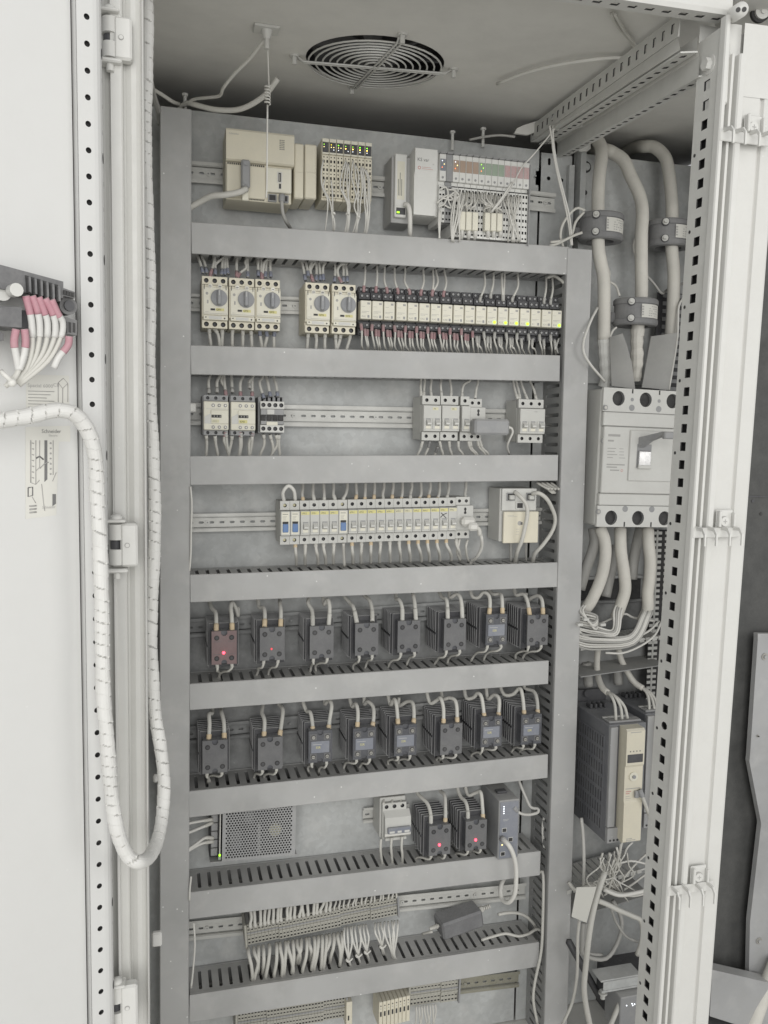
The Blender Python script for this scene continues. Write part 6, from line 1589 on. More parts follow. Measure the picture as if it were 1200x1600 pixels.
# outgoing cables
def c880(l): return Ppts(l, 880, 580, 3.636)
for i, l in enumerate([
 [(210,890,10),(235,960,0),(240,1040,-4),(225,1140,-4),(195,1230,0),(150,1320,8),(105,1370,20)],
 [(325,895,14),(325,960,4),(330,1040,0),(345,1140,-2),(352,1240,0),(330,1320,4),(300,1400,12)],
 [(482,895,12),(485,980,0),(495,1080,-4),(490,1180,-4),(480,1260,-2),(480,1350,2),(450,1420,10)],
 [(170,890,50),(180,960,46),(160,1040,44),(130,1120,44),(95,1240,44)],
 [(440,890,50),(420,980,50),(400,1080,52),(390,1180,52)],
 [(305,990,60),(285,1080,60),(265,1160,58),(240,1280,56)]]):
    wire('power_cable', c880(l), 12 if i < 3 else 11, 'power' if i < 3 else 'wireg', ("front left", "front middle", "front right", "rear left", "rear right", "rear middle")[i]+" thick cable leaving the bottom of the large breaker", 'power cable', 'thick cables below the large breaker', n=14, sub=6)
for i in range(16):
    s_ = i/15; a0 = 110+s_*60 if i < 5 else 300+ (i-5)*14 if i < 9 else 455+(i-9)*9
    y0 = 1330 if i < 9 else 1350
    l = [(a0, y0, 4), (a0-12, y0+40, -4-i), (a0*.6+100, 1430+i*8, -12-i+R.uniform(-6, 6)), (190, 1392+i*12.5+R.uniform(-4, 4), -10+R.uniform(-6, 6)), (90, 1362+i*13.5+R.uniform(-4, 4), 4), (40, 1345+i*12, 20)]
    wire('wire', c880(l), 2.2, 'wirew' if i % 3 else 'wireg', "%s white core sweeping left below the large breaker" % nth(i), 'wire', 'white cores sweeping left below the breaker', n=8, sub=6)
for i, l in enumerate([[(545,1420,10),(480,1480,0),(380,1520,-6),(250,1540,-6),(120,1500,0),(60,1440,14)], [(560,1420,10),(520,1500,-2),(440,1560,-6),(340,1600,-8),(240,1600,-6)], [(200,1440,30),(340,1380,24),(400,1400,20),(520,1420,14)]]):
    wire('wire', c880(l), 2.4, 'wirew', ("upper", "lower", "crossing")[i]+" loose white wire hanging under the breaker cables", 'wire')
for (x, y) in ((130, 1410), (225, 1440), (95, 1440)):
    q = UY(880+x/3.636, 580+y/3.636, -14); o = MB().box(q.x-6, q.x+6, q.y-3, q.y+6, q.z-3, q.z+3, 'lgrey', 1).build('cable_tie'); tag(o, "grey tie on the swept cores, at %s" % {130: "their upper left", 225: "their middle", 95: "the duct edge"}[x], "cable tie", "grey cable ties")
# slotted ducts of the right bay
def comb(l0, l1, Y, w, lab_, pitch=12.5, rot=0):
    a_ = UY(*l0, Y); c_ = UY(*l1, Y); root = empty("cable_duct", a_, lab_, "cable duct", "slotted ducts of the cable bay")
    U_ = (c_-a_); ln = U_.length; root.rotation_euler = (0, -math.atan2(U_.z, U_.x), 0)
    b = MB(); b.box(0, ln, 0, 2, 0, 4, 'lgrey', .3)
    u_ = 0
    while u_+pitch < ln:
        b.box(u_+1, u_+pitch-3, -1, w, 1, 3, 'lgrey', .4); b.box(u_+1, u_+pitch-3, -3, 0, -3, 6, 'rail', .5); u_ += pitch
    b.box(0, ln, w, w+2, -60, 4, 'ductin'); b.box(0, ln, 0, w, -60, -58, 'ductin')
    b.build('toothed_wall', root); return root
comb((906, 1014), (1040, 996), 10, 78, "slotted duct under the swept cores, in the cable bay", 15)
comb((884, 1395), (1012, 1358), 0, 84, "slotted duct below the two drives, crossed by wires", 15)
a_ = UY(1020, 828, 60); root = empty("cable_duct", (a_.x, 60, a_.z-300), "vertical slotted duct behind the post next to the breaker cables", "cable duct", "slotted ducts of the cable bay")
b = MB(); 
for i in range(46):
    z = 290-i*12.5
    b.box(0, 22, -2, 0, z, z+6.5, 'lgrey', .4); b.box(30, 50, -2, 0, z, z+6.5, 'lgrey', .4)
b.box(0, 52, 0, 3, -290, 300, 'black'); b.box(8, 12, -4, -2.1, -290, 300, 'rail', .4); b.box(34, 38, -4, -2.1, -290, 300, 'rail', .4)
b.build('toothed_wall', root)
a_ = UY(1035, 480, 60); root = empty("cable_duct", (a_.x, 60, a_.z-120), "dark vertical slotted duct behind the right power cable", "cable duct", "slotted ducts of the cable bay")
b = MB().box(-12, 60, 0, 3, -90, 150, 'dark')
for i in range(14): b.box(0, 16, -2, 0, 140-i*16, 148-i*16, 'mgrey', .4).box(24, 46, -2, 0, 140-i*16, 148-i*16, 'mgrey', .4)
b.build('toothed_wall', root)
# drives
def make_drive(lbl, full=True):
    r = empty("motor_drive", (0, 0, 0), lbl, "motor drive", "tall motor drives with cream fronts")
    Hd, Wd, Dp = 240, 84, 190
    b = MB(); b.box(0, Wd, 30, Dp, 0, Hd, 'drive', 2)
    b.build('case', r)
    cs = []
    for i in range(13):
        for j in range(7): cs.append((i*10+0, j*28, i*10+10, j*28+28, (i*10+5, j*28+14, 2.2, 10.5, 's')))
    b = MB(); b.perf((-1.4, 174, 18), (0, -1, 0), (0, 0, 1), 1.2, cs, 'drive', 'black', back=False); b.build('side_vent', r)
    b = MB(); b.box(0, 16, 22, 29.9, 34, Hd-2, 'trim', 1); b.box(-.5, Wd*.9, 20, 29.9, 2, 33, 'trim', 1)
    for i in range(6): b.cyl((6+i*8, 19.9, 8), (0, -1, 0), 2.4, .4, 'black', 8)
    b.cyl((26, 19.9, 24), (0, -1, 0), 4, .4, 'black', 10); b.build('terminal_plate', r)
    b = MB(); b.prism([(28, 16), (28, Hd), (4, Hd), (0, Hd-4), (0, Hd*.70), (3, Hd*.68), (3, Hd*.40), (1, Hd*.38), (1, 12), (6, 8)], 22, 62, 'cream', lambda a_, c_, d: (d, a_, c_)); b.build('front_cover', r)
    b = MB(); b.box(25, 59, -1, .5, Hd*.72, Hd*.79, 'dark', .8); b.build('display', r)
    b = MB(); b.cyl((41, 3.1, Hd*.60), (0, -1, 0), 9, 3, 'creampale', 22).cyl((41, .1, Hd*.60), (0, -1, 0), 3.6, 2.4, 'mgrey', 12); b.build('adjusting_knob', r)
    b = MB(); b.box(44, 54, -3, 3, Hd*.42, Hd*.48, 'mgrey', 1); b.box(25, 58, 2.4, 3.1, Hd*.495, Hd*.50, 'inkl'); seg7(b, 26, Hd*.47, 14, 3, 'inkr', 2, 4, 1.6)
    for i in range(3): seg7(b, 26, Hd*.43-i*4, 14, 3, 'inkl', 1, 3, .8)
    for i in range(4): b.box(30+i*7, 32+i*7, -.4, .2, Hd*.81, Hd*.82, 'ink')
    seg7(b, 30, Hd*.97, 26, 0, 'inkl', 1, 3, 1.4); seg7(b, 30, Hd*.07, 22, 1, 'inkl', 3, 3, 1.4); b.build('print_line', r)
    b = MB()
    for i in range(4): b.box(14+i*11, 20+i*11, 130, 150, Hd, Hd+10, 'dark', 1.5)
    b.box(6, Wd-6, 40, 60, Hd, Hd+4, 'mgrey', 1).box(10, Wd-20, 70, 76, Hd, Hd+3, 'lgrey', .6).box(4, Wd-6, 178, 188, Hd+.1, Hd+26, 'dark', 1).cyl((30, 182, Hd+20), (0, -1, 0), 8, 10, 'dark', 14); b.build('top_terminal', r)
    return r
q = UY(973, 1315, -95); loc = (q.x-22, -95, q.z-14)
d0 = make_drive("front tall motor drive with a cream cover and dark vented side"); d0.location = Vector(loc)*S
q2 = UY(1005, 1142, 10)
copy_tree(d0, (loc[0]+104, -60, loc[2]+4), "second motor drive, mostly hidden behind the post")
def c870(l): return Ppts(l, 870, 1000, 3.636)
wire('power_cable', c870([(235,40,60),(228,120,50),(232,200,30),(255,265,0),(290,300,-20)]), 6.5, 'power', 'pale cable coming down to the front motor drive', 'cable', 'cables feeding the drives', n=10)
for i, l in enumerate([[(280,290,-16),(310,320,-40),(330,370,-50),(336,455,-55)], [(290,295,-16),(330,320,-40),(362,380,-50),(371,450,-55)], [(300,300,-16),(345,330,-40),(385,380,-50),(402,445,-55)]]):
    wire('wire', c870(l), 3.0, 'wire', nth(i)+" core of the cable entering the top of the front motor drive", 'wire', 'cores entering the front drive')
wire('power_cable', c870([(350,50,60),(365,110,54),(400,180,44),(440,240,30),(490,275,14)]), 6.5, 'power', 'pale cable coming down to the second motor drive', 'cable', 'cables feeding the drives', n=10)
for i, l in enumerate([[(485,270,14),(515,310,0),(525,370,-10),(521,435,-14)], [(492,272,14),(535,320,0),(552,380,-10),(556,432,-14)], [(500,275,14),(550,320,0),(575,390,-10),(590,432,-14)]]):
    wire('wire', c870(l), 3.0, 'wire', nth(i)+" core of the cable entering the top of the second motor drive", 'wire', 'cores entering the second drive')
wire('network_cable', c870([(470,850,-96),(490,900,-100),(512,960,-98),(535,1020,-90),(545,1060,-80)]), 3.6, 'wire', 'pale network cable hanging from the front motor drive', 'cable', ends=[('mgrey', 0, 14, 5.5)])
for i, l in enumerate([[(170,130,80),(175,180,80),(180,260,80)], [(340,120,80),(345,180,80),(350,250,80)]]):
    wire('power_cable', c870(l), 10, 'wireg', ("left", "right")[i]+' dark cable behind the motor drives', 'cable', 'cables behind the drives', n=10)
# tangle below the drives
tg = [[(140,1010,0),(150,1100,-6),(155,1250,-8),(152,1400,-6),(155,1460,-4)], [(260,1210,-70),(250,1270,-60),(275,1330,-50),(250,1400,-40)], [(300,1210,-70),(295,1250,-60),(265,1310,-50),(270,1350,-40)],
 [(340,1180,-90),(350,1240,-70),(310,1330,-50),(320,1400,-40),(270,1450,-30)], [(370,1150,-90),(355,1230,-70),(330,1300,-50),(300,1400,-40)], [(365,1160,-90),(345,1260,-70),(320,1340,-55),(290,1430,-44)],
 [(430,1150,-50),(400,1180,-50),(380,1230,-44)], [(515,1210,-30),(450,1270,-36),(390,1340,-40),(350,1400,-40)], [(505,1330,-30),(440,1380,-36),(380,1420,-40)],
 [(270,1320,-50),(330,1280,-50),(420,1255,-44),(520,1275,-40)], [(160,1380,-30),(230,1385,-40),(300,1420,-50),(380,1440,-54),(510,1425,-50)], [(250,1400,-44),(340,1440,-50),(430,1455,-54),(510,1440,-50)],
 [(75,1380,-10),(110,1420,-20),(160,1460,-20)], [(90,1400,-10),(140,1455,-20),(200,1480,-20)]]
for i in range(14):
    x_ = R.uniform(240, 400); y_ = R.uniform(1190, 1260)
    tg.append([(x_, y_, -70), (x_+R.uniform(-40, 40), y_+R.uniform(50, 90), -62), (x_+R.uniform(-90, 90), y_+R.uniform(110, 160), -50), (x_+R.uniform(-120, 120), y_+R.uniform(170, 240), -40)])
for i, l in enumerate(tg): wire('wire', c870(l), (2.3 if i < 14 else 1.5) if i else 3.6, 'wire' if i % 3 else 'wirew', nth(i)+" wire of the tangle below the motor drives, counted from the left", 'wire', 'tangled wires below the drives', n=7)
def c850(l): return Ppts(l, 850, 1320, 3.43)
b2_ = [([(325,150,-90),(295,240,-96),(270,330,-100),(250,430,-104),(235,540,-106),(225,640,-100),(215,760,-96),(225,860,-92),(250,980,-90)], 5.6, 'wire', 'thick pale cable hanging down in the middle of the lower cable bay'),
 ([(190,400,-60),(180,500,-70),(180,620,-74),(175,720,-76),(150,850,-70),(95,970,-60)], 3.0, 'wire', 'thin pale cable swinging left at the bottom of the cable bay'),
 ([(210,420,-50),(205,520,-50),(215,590,-44),(330,610,-30),(400,510,-20),(415,400,-16),(370,300,-14)], 4.4, 'wireg', 'grey cable loop in the lower cable bay'),
 ([(225,420,-40),(212,520,-40),(240,580,-34),(310,590,-24)], 3.4, 'wireg', 'short grey cable beside the loop in the lower cable bay'),
 ([(290,300,-96),(340,320,-94),(400,350,-90),(470,380,-86),(520,410,-80),(528,500,-70),(500,590,-60)], 5.0, 'wire', 'thick pale cable bending right then down behind the post'),
 ([(405,850,-80),(385,900,-82),(355,970,-84)], 5.0, 'wire', 'short pale cable at the bottom edge of the cable bay'),
 ([(360,340,-60),(390,420,-50),(440,490,-44),(500,520,-40)], 3.0, 'wireg', 'thin grey wire crossing the lower cable bay'),
 ([(320,240,-70),(400,270,-76),(480,260,-76),(545,245,-74)], 4.0, 'wirew', 'white wire bundle lying under the lower slotted duct'),
 ([(130,200,-20),(170,240,-26),(260,215,-40),(330,240,-60)], 3.4, 'wire', 'pale wire behind the paper tag')]
for l, r_, k, lab_ in b2_: wire('cable', c850(l), r_, k, lab_, 'cable', n=9)
P = [UY(850+x/3.43, 1320+y/3.43, Y) for x, y, Y in ((175, 228, -100), (282, 225, -104), (228, 418, -104), (148, 385, -98))]
b = MB(); b.add(P+[q+Vector((0, .8, 0)) for q in P], [(0, 3, 1), (1, 3, 2), (4, 5, 7), (5, 6, 7), (0, 1, 5, 4), (1, 2, 6, 5), (2, 3, 7, 6), (3, 0, 4, 7)], 'paper'); o = b.build('paper_tag'); tag(o, "cream paper tag hanging in the lower cable bay", "tag")
# angle bracket and small drive at the bottom
q = UY(935, 1540, -60); o = empty("steel_bracket", (q.x, -60, q.z), "dusty steel rail bracket with a bolt at the bottom of the cable bay", "bracket")
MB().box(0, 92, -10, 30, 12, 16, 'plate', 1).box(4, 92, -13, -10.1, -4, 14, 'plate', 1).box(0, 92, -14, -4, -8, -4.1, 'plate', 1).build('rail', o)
MB().cyl((6, -8, -9), (0, 0, -1), 5, 14, 'rail', 10).cyl((6, -8, -10), (0, 0, -1), 9, 3, 'rail', 14).build('bolt', o)
P0, P1 = UY(888, 1470, -30), UY(938, 1560, -30)
b = MB().tube([P0, P1], 7, 'dark', 4, 1); b.v = [(x-q.x, y+60, z-q.z) for x, y, z in b.v]; b.build('strut', o)
q = UY(968, 1605, -90); o = empty("small_module", (q.x, -90, q.z), "grey module with small white lights at the bottom edge of the cable bay", "module")
MB().box(0, 100, 0, 60, -20, 62, 'mgrey', 1.5).build('case', o); b = MB()
for (x_, z_) in ((14, 44), (26, 46), (28, 42), (32, 44), (38, 47), (37, 42)): b.cyl((x_, -.1, z_), (0, -1, 0), 1.3, .5, 'ledw', 8)
b.build('indicator_light', o)

# ================================================================== THE LEFT DOOR
DO = Vector((-114.2, -598.4, 0)) + Vector((0, 0, 0))
DLn = Vector((-0.0023, 0.0311, -1.0))
def DPt(z): t = 408.06-z; return Vector((-114.23+DLn.x*t, -598.41+DLn.y*t, z))
ux = Vector((0.90, 0.436, 0)); ux = (ux - DLn.normalized()*ux.dot(DLn.normalized())).normalized(); uz = -DLn.normalized(); un = ux.cross(uz)   # un points away from viewer? fix below
if un.y > 0: un = -un       # towards the viewer
O0 = DPt(0)
door = empty("cabinet_door", (O0.x, O0.y, -1150), "open white cabinet door with a perforated stiffening frame along its edge", "door")
DOFF = Vector((O0.x, O0.y, -1150))
def dpart(mb, name, parent=door): return part(mb, name, parent, DOFF)
def D(u_, v_, n_): return O0+ux*u_+uz*v_+un*n_
def onD(px, py, n_=0): 
    p = UPL(px, py, O0+un*n_, un); d = p-O0; return d.dot(ux), d.dot(uz)
ul = onD(122, 200)[0]; ur = onD(162, 200)[0]
b = MB(); cells = []
LL = DLn.length
for i in range(-3, 66):
    vc = (408.06-25*i)*LL
    cells.append((ul, vc-12.5, 6.0, vc+12.5, (0, vc, 2.9, 2.9, 'c')))
b.perf(O0, ux, uz, 2, cells, 'door', 'black')
# rounded return with slots
segs = [(6.0, 0.0)]; 
for i in range(1, 6): a_ = i*pi/2/5; segs.append((6+13*sin(a_), -13*(1-cos(a_))))
z0_, z1_ = cells[-1][1], cells[0][3]
for (ua, na), (ub, nb) in zip(segs[:-1], segs[1:]):
    b.add([D(ua, z0_, na), D(ub, z0_, nb), D(ub, z1_, nb), D(ua, z1_, na)], [(0, 1, 2, 3)], 'door', True)
b.add([D(19, z0_, -13), D(19, z0_, -30), D(19, z1_, -30), D(19, z1_, -13)], [(0, 1, 2, 3)], 'door')
b.add([D(ul, z0_, 0), D(ul, z1_, 0), D(ul, z1_, -14), D(ul, z0_, -14)], [(0, 1, 2, 3)], 'door')
dpart(b, 'perforated_frame')
b = MB()
for i in range(-3, 66):
    vc = (408.06-25*i)*LL-3
    a_ = 1.02; ua = 6+13*sin(a_); na = -13*(1-cos(a_)); nrm = (ux*sin(a_)+un*cos(a_))
    big = (i-1) % 4 == 0
    q = D(ua, vc, na)+nrm*.1; rr = 4.6 if big else 1.5
    vs = []
    tdir = (ux*cos(a_)-un*sin(a_))
    for j in range(12): t_ = 2*pi*j/12; vs.append(q+uz*cos(t_)*rr*(1.15 if big else 1.6)+tdir*sin(t_)*rr*(.55 if big else .6))
    b.add(vs+[v_+nrm*.15 for v_ in vs], [tuple(range(12, 24))]+[(j, (j+1) % 12, 12+(j+1) % 12, 12+j) for j in range(12)], 'black' if big else 'inkl')
dpart(b, 'frame_slot')['kind'] = 'stuff'
b = MB(); b.add([D(ul+3, z0_, -5), D(5.5, z0_, -5), D(5.5, z1_, -5), D(ul+3, z1_, -5)], [(0, 1, 2, 3)], 'black'); dpart(b, 'frame_hole_shade')  # black sheet set close behind, painting the shade in the door holes
b = MB(); u0_ = -420
b.add([D(u0_, z0_, -10), D(ul-2.0, z0_, -10), D(ul-2.0, z1_, -10), D(u0_, z1_, -10)], [(0, 1, 2, 3)], 'door')
b.add([D(ul-2.0, z0_, -10), D(ul-2.0, z0_, -14), D(ul-2.0, z1_, -14), D(ul-2.0, z1_, -10)], [(0, 1, 2, 3)], 'inkl')
b.add([D(ul-2.1, z0_, -14), D(ul+.2, z0_, -14), D(ul+.2, z1_, -14), D(ul-2.1, z1_, -14)], [(0, 1, 2, 3)], 'inkb')
b.add([D(u0_, z0_, -40), D(19, z0_, -40), D(19, z1_, -40), D(u0_, z1_, -40)], [(3, 2, 1, 0)], 'door')
dpart(b, 'door_panel')
# hinges
for (cy_, top) in ((56, 16), (853, 818), (1580, 1546)):
    q = UY(196, cy_, -545); q0 = UY(181, cy_, -545)
    h_ = UY(196, cy_-34, -545).z-UY(196, cy_+34, -545).z; wx = UY(206 if cy_ < 100 else 215, cy_, -545).x; xa = UY(163 if cy_ < 100 else 174, cy_, -545).x
    xm = xa+(wx-xa)*.33
    o = bpy.data.objects.new("hinge", None); COL.objects.link(o); o.empty_display_size = .01; o.parent = door; o.location = (Vector((xm, -540, q.z-h_/2))-DOFF)*S
    MB().box(0, wx-xm, 0, 14, 0, h_, 'paint', 2.4).build('knuckle_block', o)
    MB().cyl((-4, 8, 2), (0, 0, 1), 8.5, h_*.36, 'paint', 16).cyl((-4, 8, h_*.62), (0, 0, 1), 8.5, h_*.36, 'paint', 16).cyl((-5, 10, h_*.4), (0, 0, 1), 6, h_*.2, 'dark', 12).build('barrel', o)
    MB().box(-16, 8, -6, 12, -6, -1.5, 'paint', 1.5).box(-16, 6, -6, 12, h_+1.5, h_+5, 'paint', 1.2).build('lug', o)
    MB().cyl((-4, 2, -6), (0, 0, -1), 4, 7, 'paint', 10).sphere((-4, 3, h_+6), 7, 'paint', 12, (1, 1, .7)).build('pin', o)
    MB().cyl(((wx-xm)*.4, 0, h_*.5), (0, -1, 0), 2.9, .6, 'inkl', 14).cyl(((wx-xm)*.4, -.5, h_*.5), (0, -1, 0), 2.1, .8, 'paint', 12).build('screw', o)
q = D(8, onD(171, 854)[1], 3); o = MB().sphere(q, 6, 'paint', 12, (.8, .7, 1)).build('cap_nut'); tag(o, "white cap nut on the door frame beside the middle hinge", "nut")
# stickers
def sticker(l, name, n_=-9.6):
    uv = [onD(x, y, n_) for x, y in l]; b = MB()
    P = [D(u_, v_, n_) for u_, v_ in uv]+[D(u_, v_, n_-.3) for u_, v_ in uv]; k = len(uv)
    b.add(P, [tuple(range(k)), tuple(range(k, 2*k))[::-1]]+[(i, (i+1) % k, k+(i+1) % k, k+i) for i in range(k)], 'paper')
    o = b.build(name); return o, uv
zrot = Matrix((ux, uz, un)).transposed()
def dtext(s_, size, px, py, parent, k='inkl', n_=-9.45, sx=1.0):
    u_, v_ = onD(px, py, n_); p = D(u_, v_, n_)
    o = text(s_, size, p, parent, k, zrot.to_euler(), sx=sx); return o
def dline(b, pts, r_=.35, k='inkl', n_=-9.4):
    b.tube([D(*onD(x, y, n_), n_) for x, y in pts], r_, k, 4, 1)
s1, _ = sticker([(41, 585), (108, 587), (108, 650), (41, 655)], 'product_sticker'); tag(s1, "faded product sticker with the outline of a cabinet, above the spiral cable", "sticker")
dtext("Spacial 6000", 5.0, 43, 604.5, s1, 'inkl'); dtext("CE", 5.0, 83, 604, s1, 'inkl')
b = MB(); 
for i in range(6): dline(b, [(44, 611+i*5), (85-(i % 3)*6, 612+i*5)])
dline(b, [(91, 598), (99, 591), (106, 599), (98, 607), (91, 598)]); dline(b, [(91, 598), (91, 628)]); dline(b, [(98, 607), (98, 630)]); dline(b, [(106, 599), (106, 628)])
b.build('drawing', s1)
s2, _ = sticker([(40, 667), (110, 665), (110, 690), (92, 690), (88, 805), (40, 811)], 'instruction_sticker'); tag(s2, "long instruction sticker with a fitting drawing, below the spiral cable", "sticker")
dtext("Schneider", 5.4, 65, 676.5, s2, 'ink', sx=.9); dtext("Electric", 3.0, 76, 682, s2, 'inkl')
b = MB()
dline(b, [(48, 688), (48, 754)], .5); dline(b, [(56, 688), (56, 756)]); dline(b, [(62, 688), (62, 730), (56, 736)]); dline(b, [(83, 688), (83, 742)]); dline(b, [(48, 754), (56, 757), (62, 750)])
for i in range(7): dline(b, [(50, 692+i*9), (53, 693+i*9)], .5); dline(b, [(78, 692+i*8), (80, 693+i*8)], .8)
dline(b, [(56, 716), (62, 713), (68, 718)], .8, 'ink'); dline(b, [(62, 732), (70, 724), (76, 722)], .5)
dline(b, [(44, 762), (51, 761), (51, 774), (44, 776), (44, 762)], .6, 'ink'); dline(b, [(50, 776), (56, 786)]); dline(b, [(65, 756), (68, 785), (70, 798)]); dline(b, [(82, 752), (88, 738)])
for i in range(3): dline(b, [(46, 791+i*5), (57, 790+i*5)], .8)
b.build('drawing', s2)
b = MB(); n_ = -9.3
for (x0_, x1_, y0_, y1_) in ((69.5, 74, 688, 753), (82, 87.5, 772, 791)):
    P = [D(*onD(x, y, n_), n_) for x, y in ((x0_, y0_), (x1_, y0_), (x1_, y1_-4), (x0_, y1_))]
    b.add(P+[q-un*.2 for q in P], [(0, 1, 2, 3), (0, 1, 5, 4), (1, 2, 6, 5), (2, 3, 7, 6), (3, 0, 4, 7)], 'ink')
b.build('drawing', s2); dtext("Schneider", 4.2, 66, 795, s2, 'inkl', sx=.8)
# contact blocks on the door
def onN(px, py, n_): return D(*onD(px, py, n_), n_)
cb = tag(MB().box(0, .1, 0, .1, 0, .1, 'dark').build('dummy'), '', '') if False else None
p = onN(60, 470, 20); cb = empty("contact_block", p, "dark grey contact blocks of a door switch with pink ferruled white wires", "contact block")
def cpart(b, name):
    b.v = [(x-p.x, y-p.y, z-p.z) for x, y, z in b.v]; return b.build(name, cb)
def dbox(b, quad_, n0, n1, k):   # quad of photo points seen at the front distance n1, going back to n0
    F_ = [onN(x, y, n1) for x, y in quad_]; B_ = [q-un*(n1-n0) for q in F_]
    b.add(F_+B_, [(0, 1, 2, 3), (7, 6, 5, 4), (0, 4, 5, 1), (1, 5, 6, 2), (2, 6, 7, 3), (3, 7, 4, 0)], k)
b = MB(); dbox(b, [(-20, 408), (99, 440), (99, 466), (-20, 448)], -8, 34, 'cblock'); cpart(b, 'upper_housing')
b = MB(); dbox(b, [(99, 450), (117, 456), (117, 466), (99, 462)], -8, 34, 'cblock'); 
for i in range(4):
    q = onN(101+i*4.3, 457+i*1.2, 34.5); b.cyl(q-uz*2, uz, 1.5, 4, 'black', 6)
cpart(b, 'side_contact')
b = MB(); q = onN(107, 478, 26); b.cyl(q-un*14, un, 8.5, 14, 'cblock', 18); b.cyl(q+un*.1, un, 5, 3, 'dark', 14); cpart(b, 'round_actuator')
b = MB(); dbox(b, [(-20, 478), (34, 480), (34, 512), (-20, 508)], -8, 40, 'cblock'); dbox(b, [(34, 484), (44, 486), (44, 514), (34, 512)], -8, 30, 'dark'); cpart(b, 'lower_housing')
b = MB(); dbox(b, [(98, 494), (120, 500), (120, 524), (98, 520)], -8, 28, 'cblock'); 
for i in range(3): dbox(b, [(101+i*6.4, 502+i), (105+i*6.4, 503+i), (105+i*6.4, 520), (101+i*6.4, 519)], 26, 28.4, 'black')
cpart(b, 'lower_contact')
for i in range(6):
    b = MB(); x_ = 40+i*9.2; y_ = 430+i*2.8; dbox(b, [(x_, y_), (x_+5, y_+1.2), (x_+6, y_+28), (x_+2, y_+27)], 28, 35.5, 'black'); dbox(b, [(x_+5, y_+2), (x_+8.5, y_+4), (x_+9, y_+27), (x_+6, y_+26)], 28, 39, 'cblock'); cpart(b, 'terminal_bay')
b = MB(); q = onN(4, 456, 30); b.cyl(q-un*20, un, 8, 20, 'lgrey', 20); q = onN(25, 453, 44); b.cyl(q-un*10, un, 6, 12, 'rail', 14); cpart(b, 'switch_body')
b = MB(); dbox(b, [(-20, 518), (6, 520), (6, 532), (-20, 532)], -8, 30, 'cblock'); cpart(b, 'lower_housing')
ww_ = [[(40,462),(46,485),(50,510),(50,545),(42,575),(24,596)],[(50,462),(58,485),(62,510),(60,540),(50,568),(24,598)],[(60,464),(68,485),(74,505),(72,535),(60,562),(26,598)],[(70,466),(80,485),(86,505),(84,530),(68,562),(28,600)],[(80,468),(90,490),(98,505),(94,530),(74,565),(30,602)],[(25,514),(22,535),(26,560),(28,580),(12,600)],[(38,514),(40,535),(36,560),(24,590),(8,604)],[(108,525),(106,540),(92,558),(84,575)]]
for i, l in enumerate(ww_):
    pts = [onN(x, y, 38-j*2) for j, (x, y) in enumerate(l)]
    wire('door_wire', pts, 2.3 if i < 7 else 1.6, 'wire', (nth(i)+" white wire with a pink ferrule, upper row of the door contact blocks" if i < 5 else nth(i-5)+" white wire with a pink ferrule, from the lower door contacts"), 'wire', 'wires of the door contact blocks', ends=[('wrap', 0, 38, 3.2), ('pinkb', 0, 17, 3.5)], n=9)
q = onN(18, 592, 34); o = MB().tube([onN(2, 580, 36), onN(10, 588, 42), onN(20, 598, 40)], 2.2, 'wirew', 7, 3).sphere(onN(19, 598, 40), 4, 'wirew', 10).build('cable_tie'); tag(o, "white tie gathering the door wires at the left edge", "cable tie")

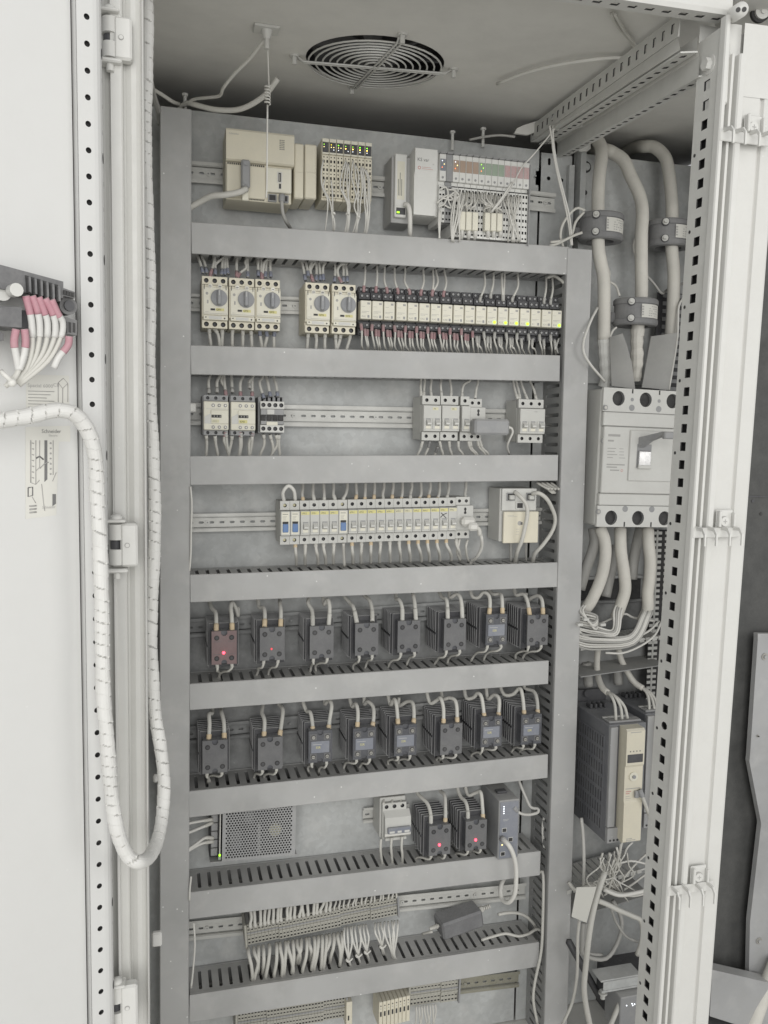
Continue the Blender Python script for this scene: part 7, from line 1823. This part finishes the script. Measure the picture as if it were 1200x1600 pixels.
# spiral wrapped loom
def prof(L, a, r):
    f_ = (L/12.2+.55*sin(L*.011)+.3*sin(L*.037+1)+a/(2*pi)) % 1.0
    w_ = .012+.055*max(0, sin(L*.19+a*1.3))+.015*sin(L*.043)
    lump = 1+.03*sin(L*.09+a*2)+.025*sin(L*.031+a)
    return r-2.6 if f_ < w_ else r*(1+.07*(f_-.5))*lump
lp = [onN(-40, 668, 34), onN(0, 658, 34), onN(45, 650, 34), onN(85, 641, 34), onN(112, 645, 34), onN(130, 661, 32), onN(144, 690, 30), onN(150, 730, 28), onN(152, 780, 28), onN(156, 850, 28), onN(159, 930, 28), onN(160, 1010, 28), onN(161, 1080, 30), onN(166, 1140, 32), onN(171, 1200, 34), onN(176, 1255, 36), onN(184, 1300, 38), onN(198, 1335, 38)]
lp += [UY(216, 1347, -600), UY(234, 1338, -570), UY(247, 1310, -535), UY(254, 1270, -510), UY(256, 1220, -500), UY(251, 1170, -492), UY(243, 1120, -486), UY(239, 1060, -480), UY(236, 1000, -476), UY(237, 940, -474), UY(240, 880, -472), UY(242, 820, -470), UY(241, 760, -468), UY(238, 690, -466), UY(234, 620, -464), UY(233, 540, -462), UY(234, 470, -460), UY(232, 400, -458), UY(229, 300, -455), UY(227, 200, -452), UY(229, 100, -450), UY(230, 40, -448), UY(229, -30, -446)]
# equal arc-length resample
Pm = smooth(lp, 8); R_ = [Pm[0]]; acc = 0; step = 1.0
for i in range(1, len(Pm)):
    seg = Pm[i]-Pm[i-1]; d = seg.length; pos = step-acc
    while pos <= d: R_.append(Pm[i-1]+seg*(pos/d)); pos += step
    acc = (acc+d) % step if d else acc
b = MB(); b.tube(R_, 7.5, 'wrap', 18, 1, prof); b.tube(R_[::6], 5.6, 'mgrey', 8, 1); o = b.build('spiral_wrapped_cable'); tag(o, "thick white spiral wrapped cable looping from the door down and up into the cabinet", "cable loom")
# small things by the gap
for (x, y, l, dx) in ((243, 1465, "pale torn clip in the gap left of the vertical duct near the bottom", 8), (242, 1215, "small white stud in the gap beside the spiral cable", 4)):
    q = UY(x, y, -440 if dx == 4 else -430); o = MB().box(q.x-dx*.6, q.x+dx, q.y-4, q.y+4, q.z-dx*1.4, q.z+dx, 'paint', 2).build('clip'); tag(o, l, "clip")
# strings of floor/room so nothing floats in a void
b = MB(); b.box(-2600, 3200, -4200, 2200, -1275, -1270, 'floorm'); o = b.build('floor'); o['kind'] = 'structure'

for g_, jm in JOIN.items():
    o = jm.build('wires'); o['label'] = {'wires inside the ducts': 'loose grey wires seen through the duct slots', 'wires above the lowest terminals': 'short wires crowded above the lowest terminals',
        'wires below the lowest terminals': 'thin wires hanging below the lowest terminals at the bottom edge', 'wires above the long terminal strip': 'pale wires crowded above the long terminal strip',
        'thin leads under the solid state relays': 'thin curled control leads under the solid state relays'}[g_]; o['category'] = 'wires'; o['kind'] = 'stuff'
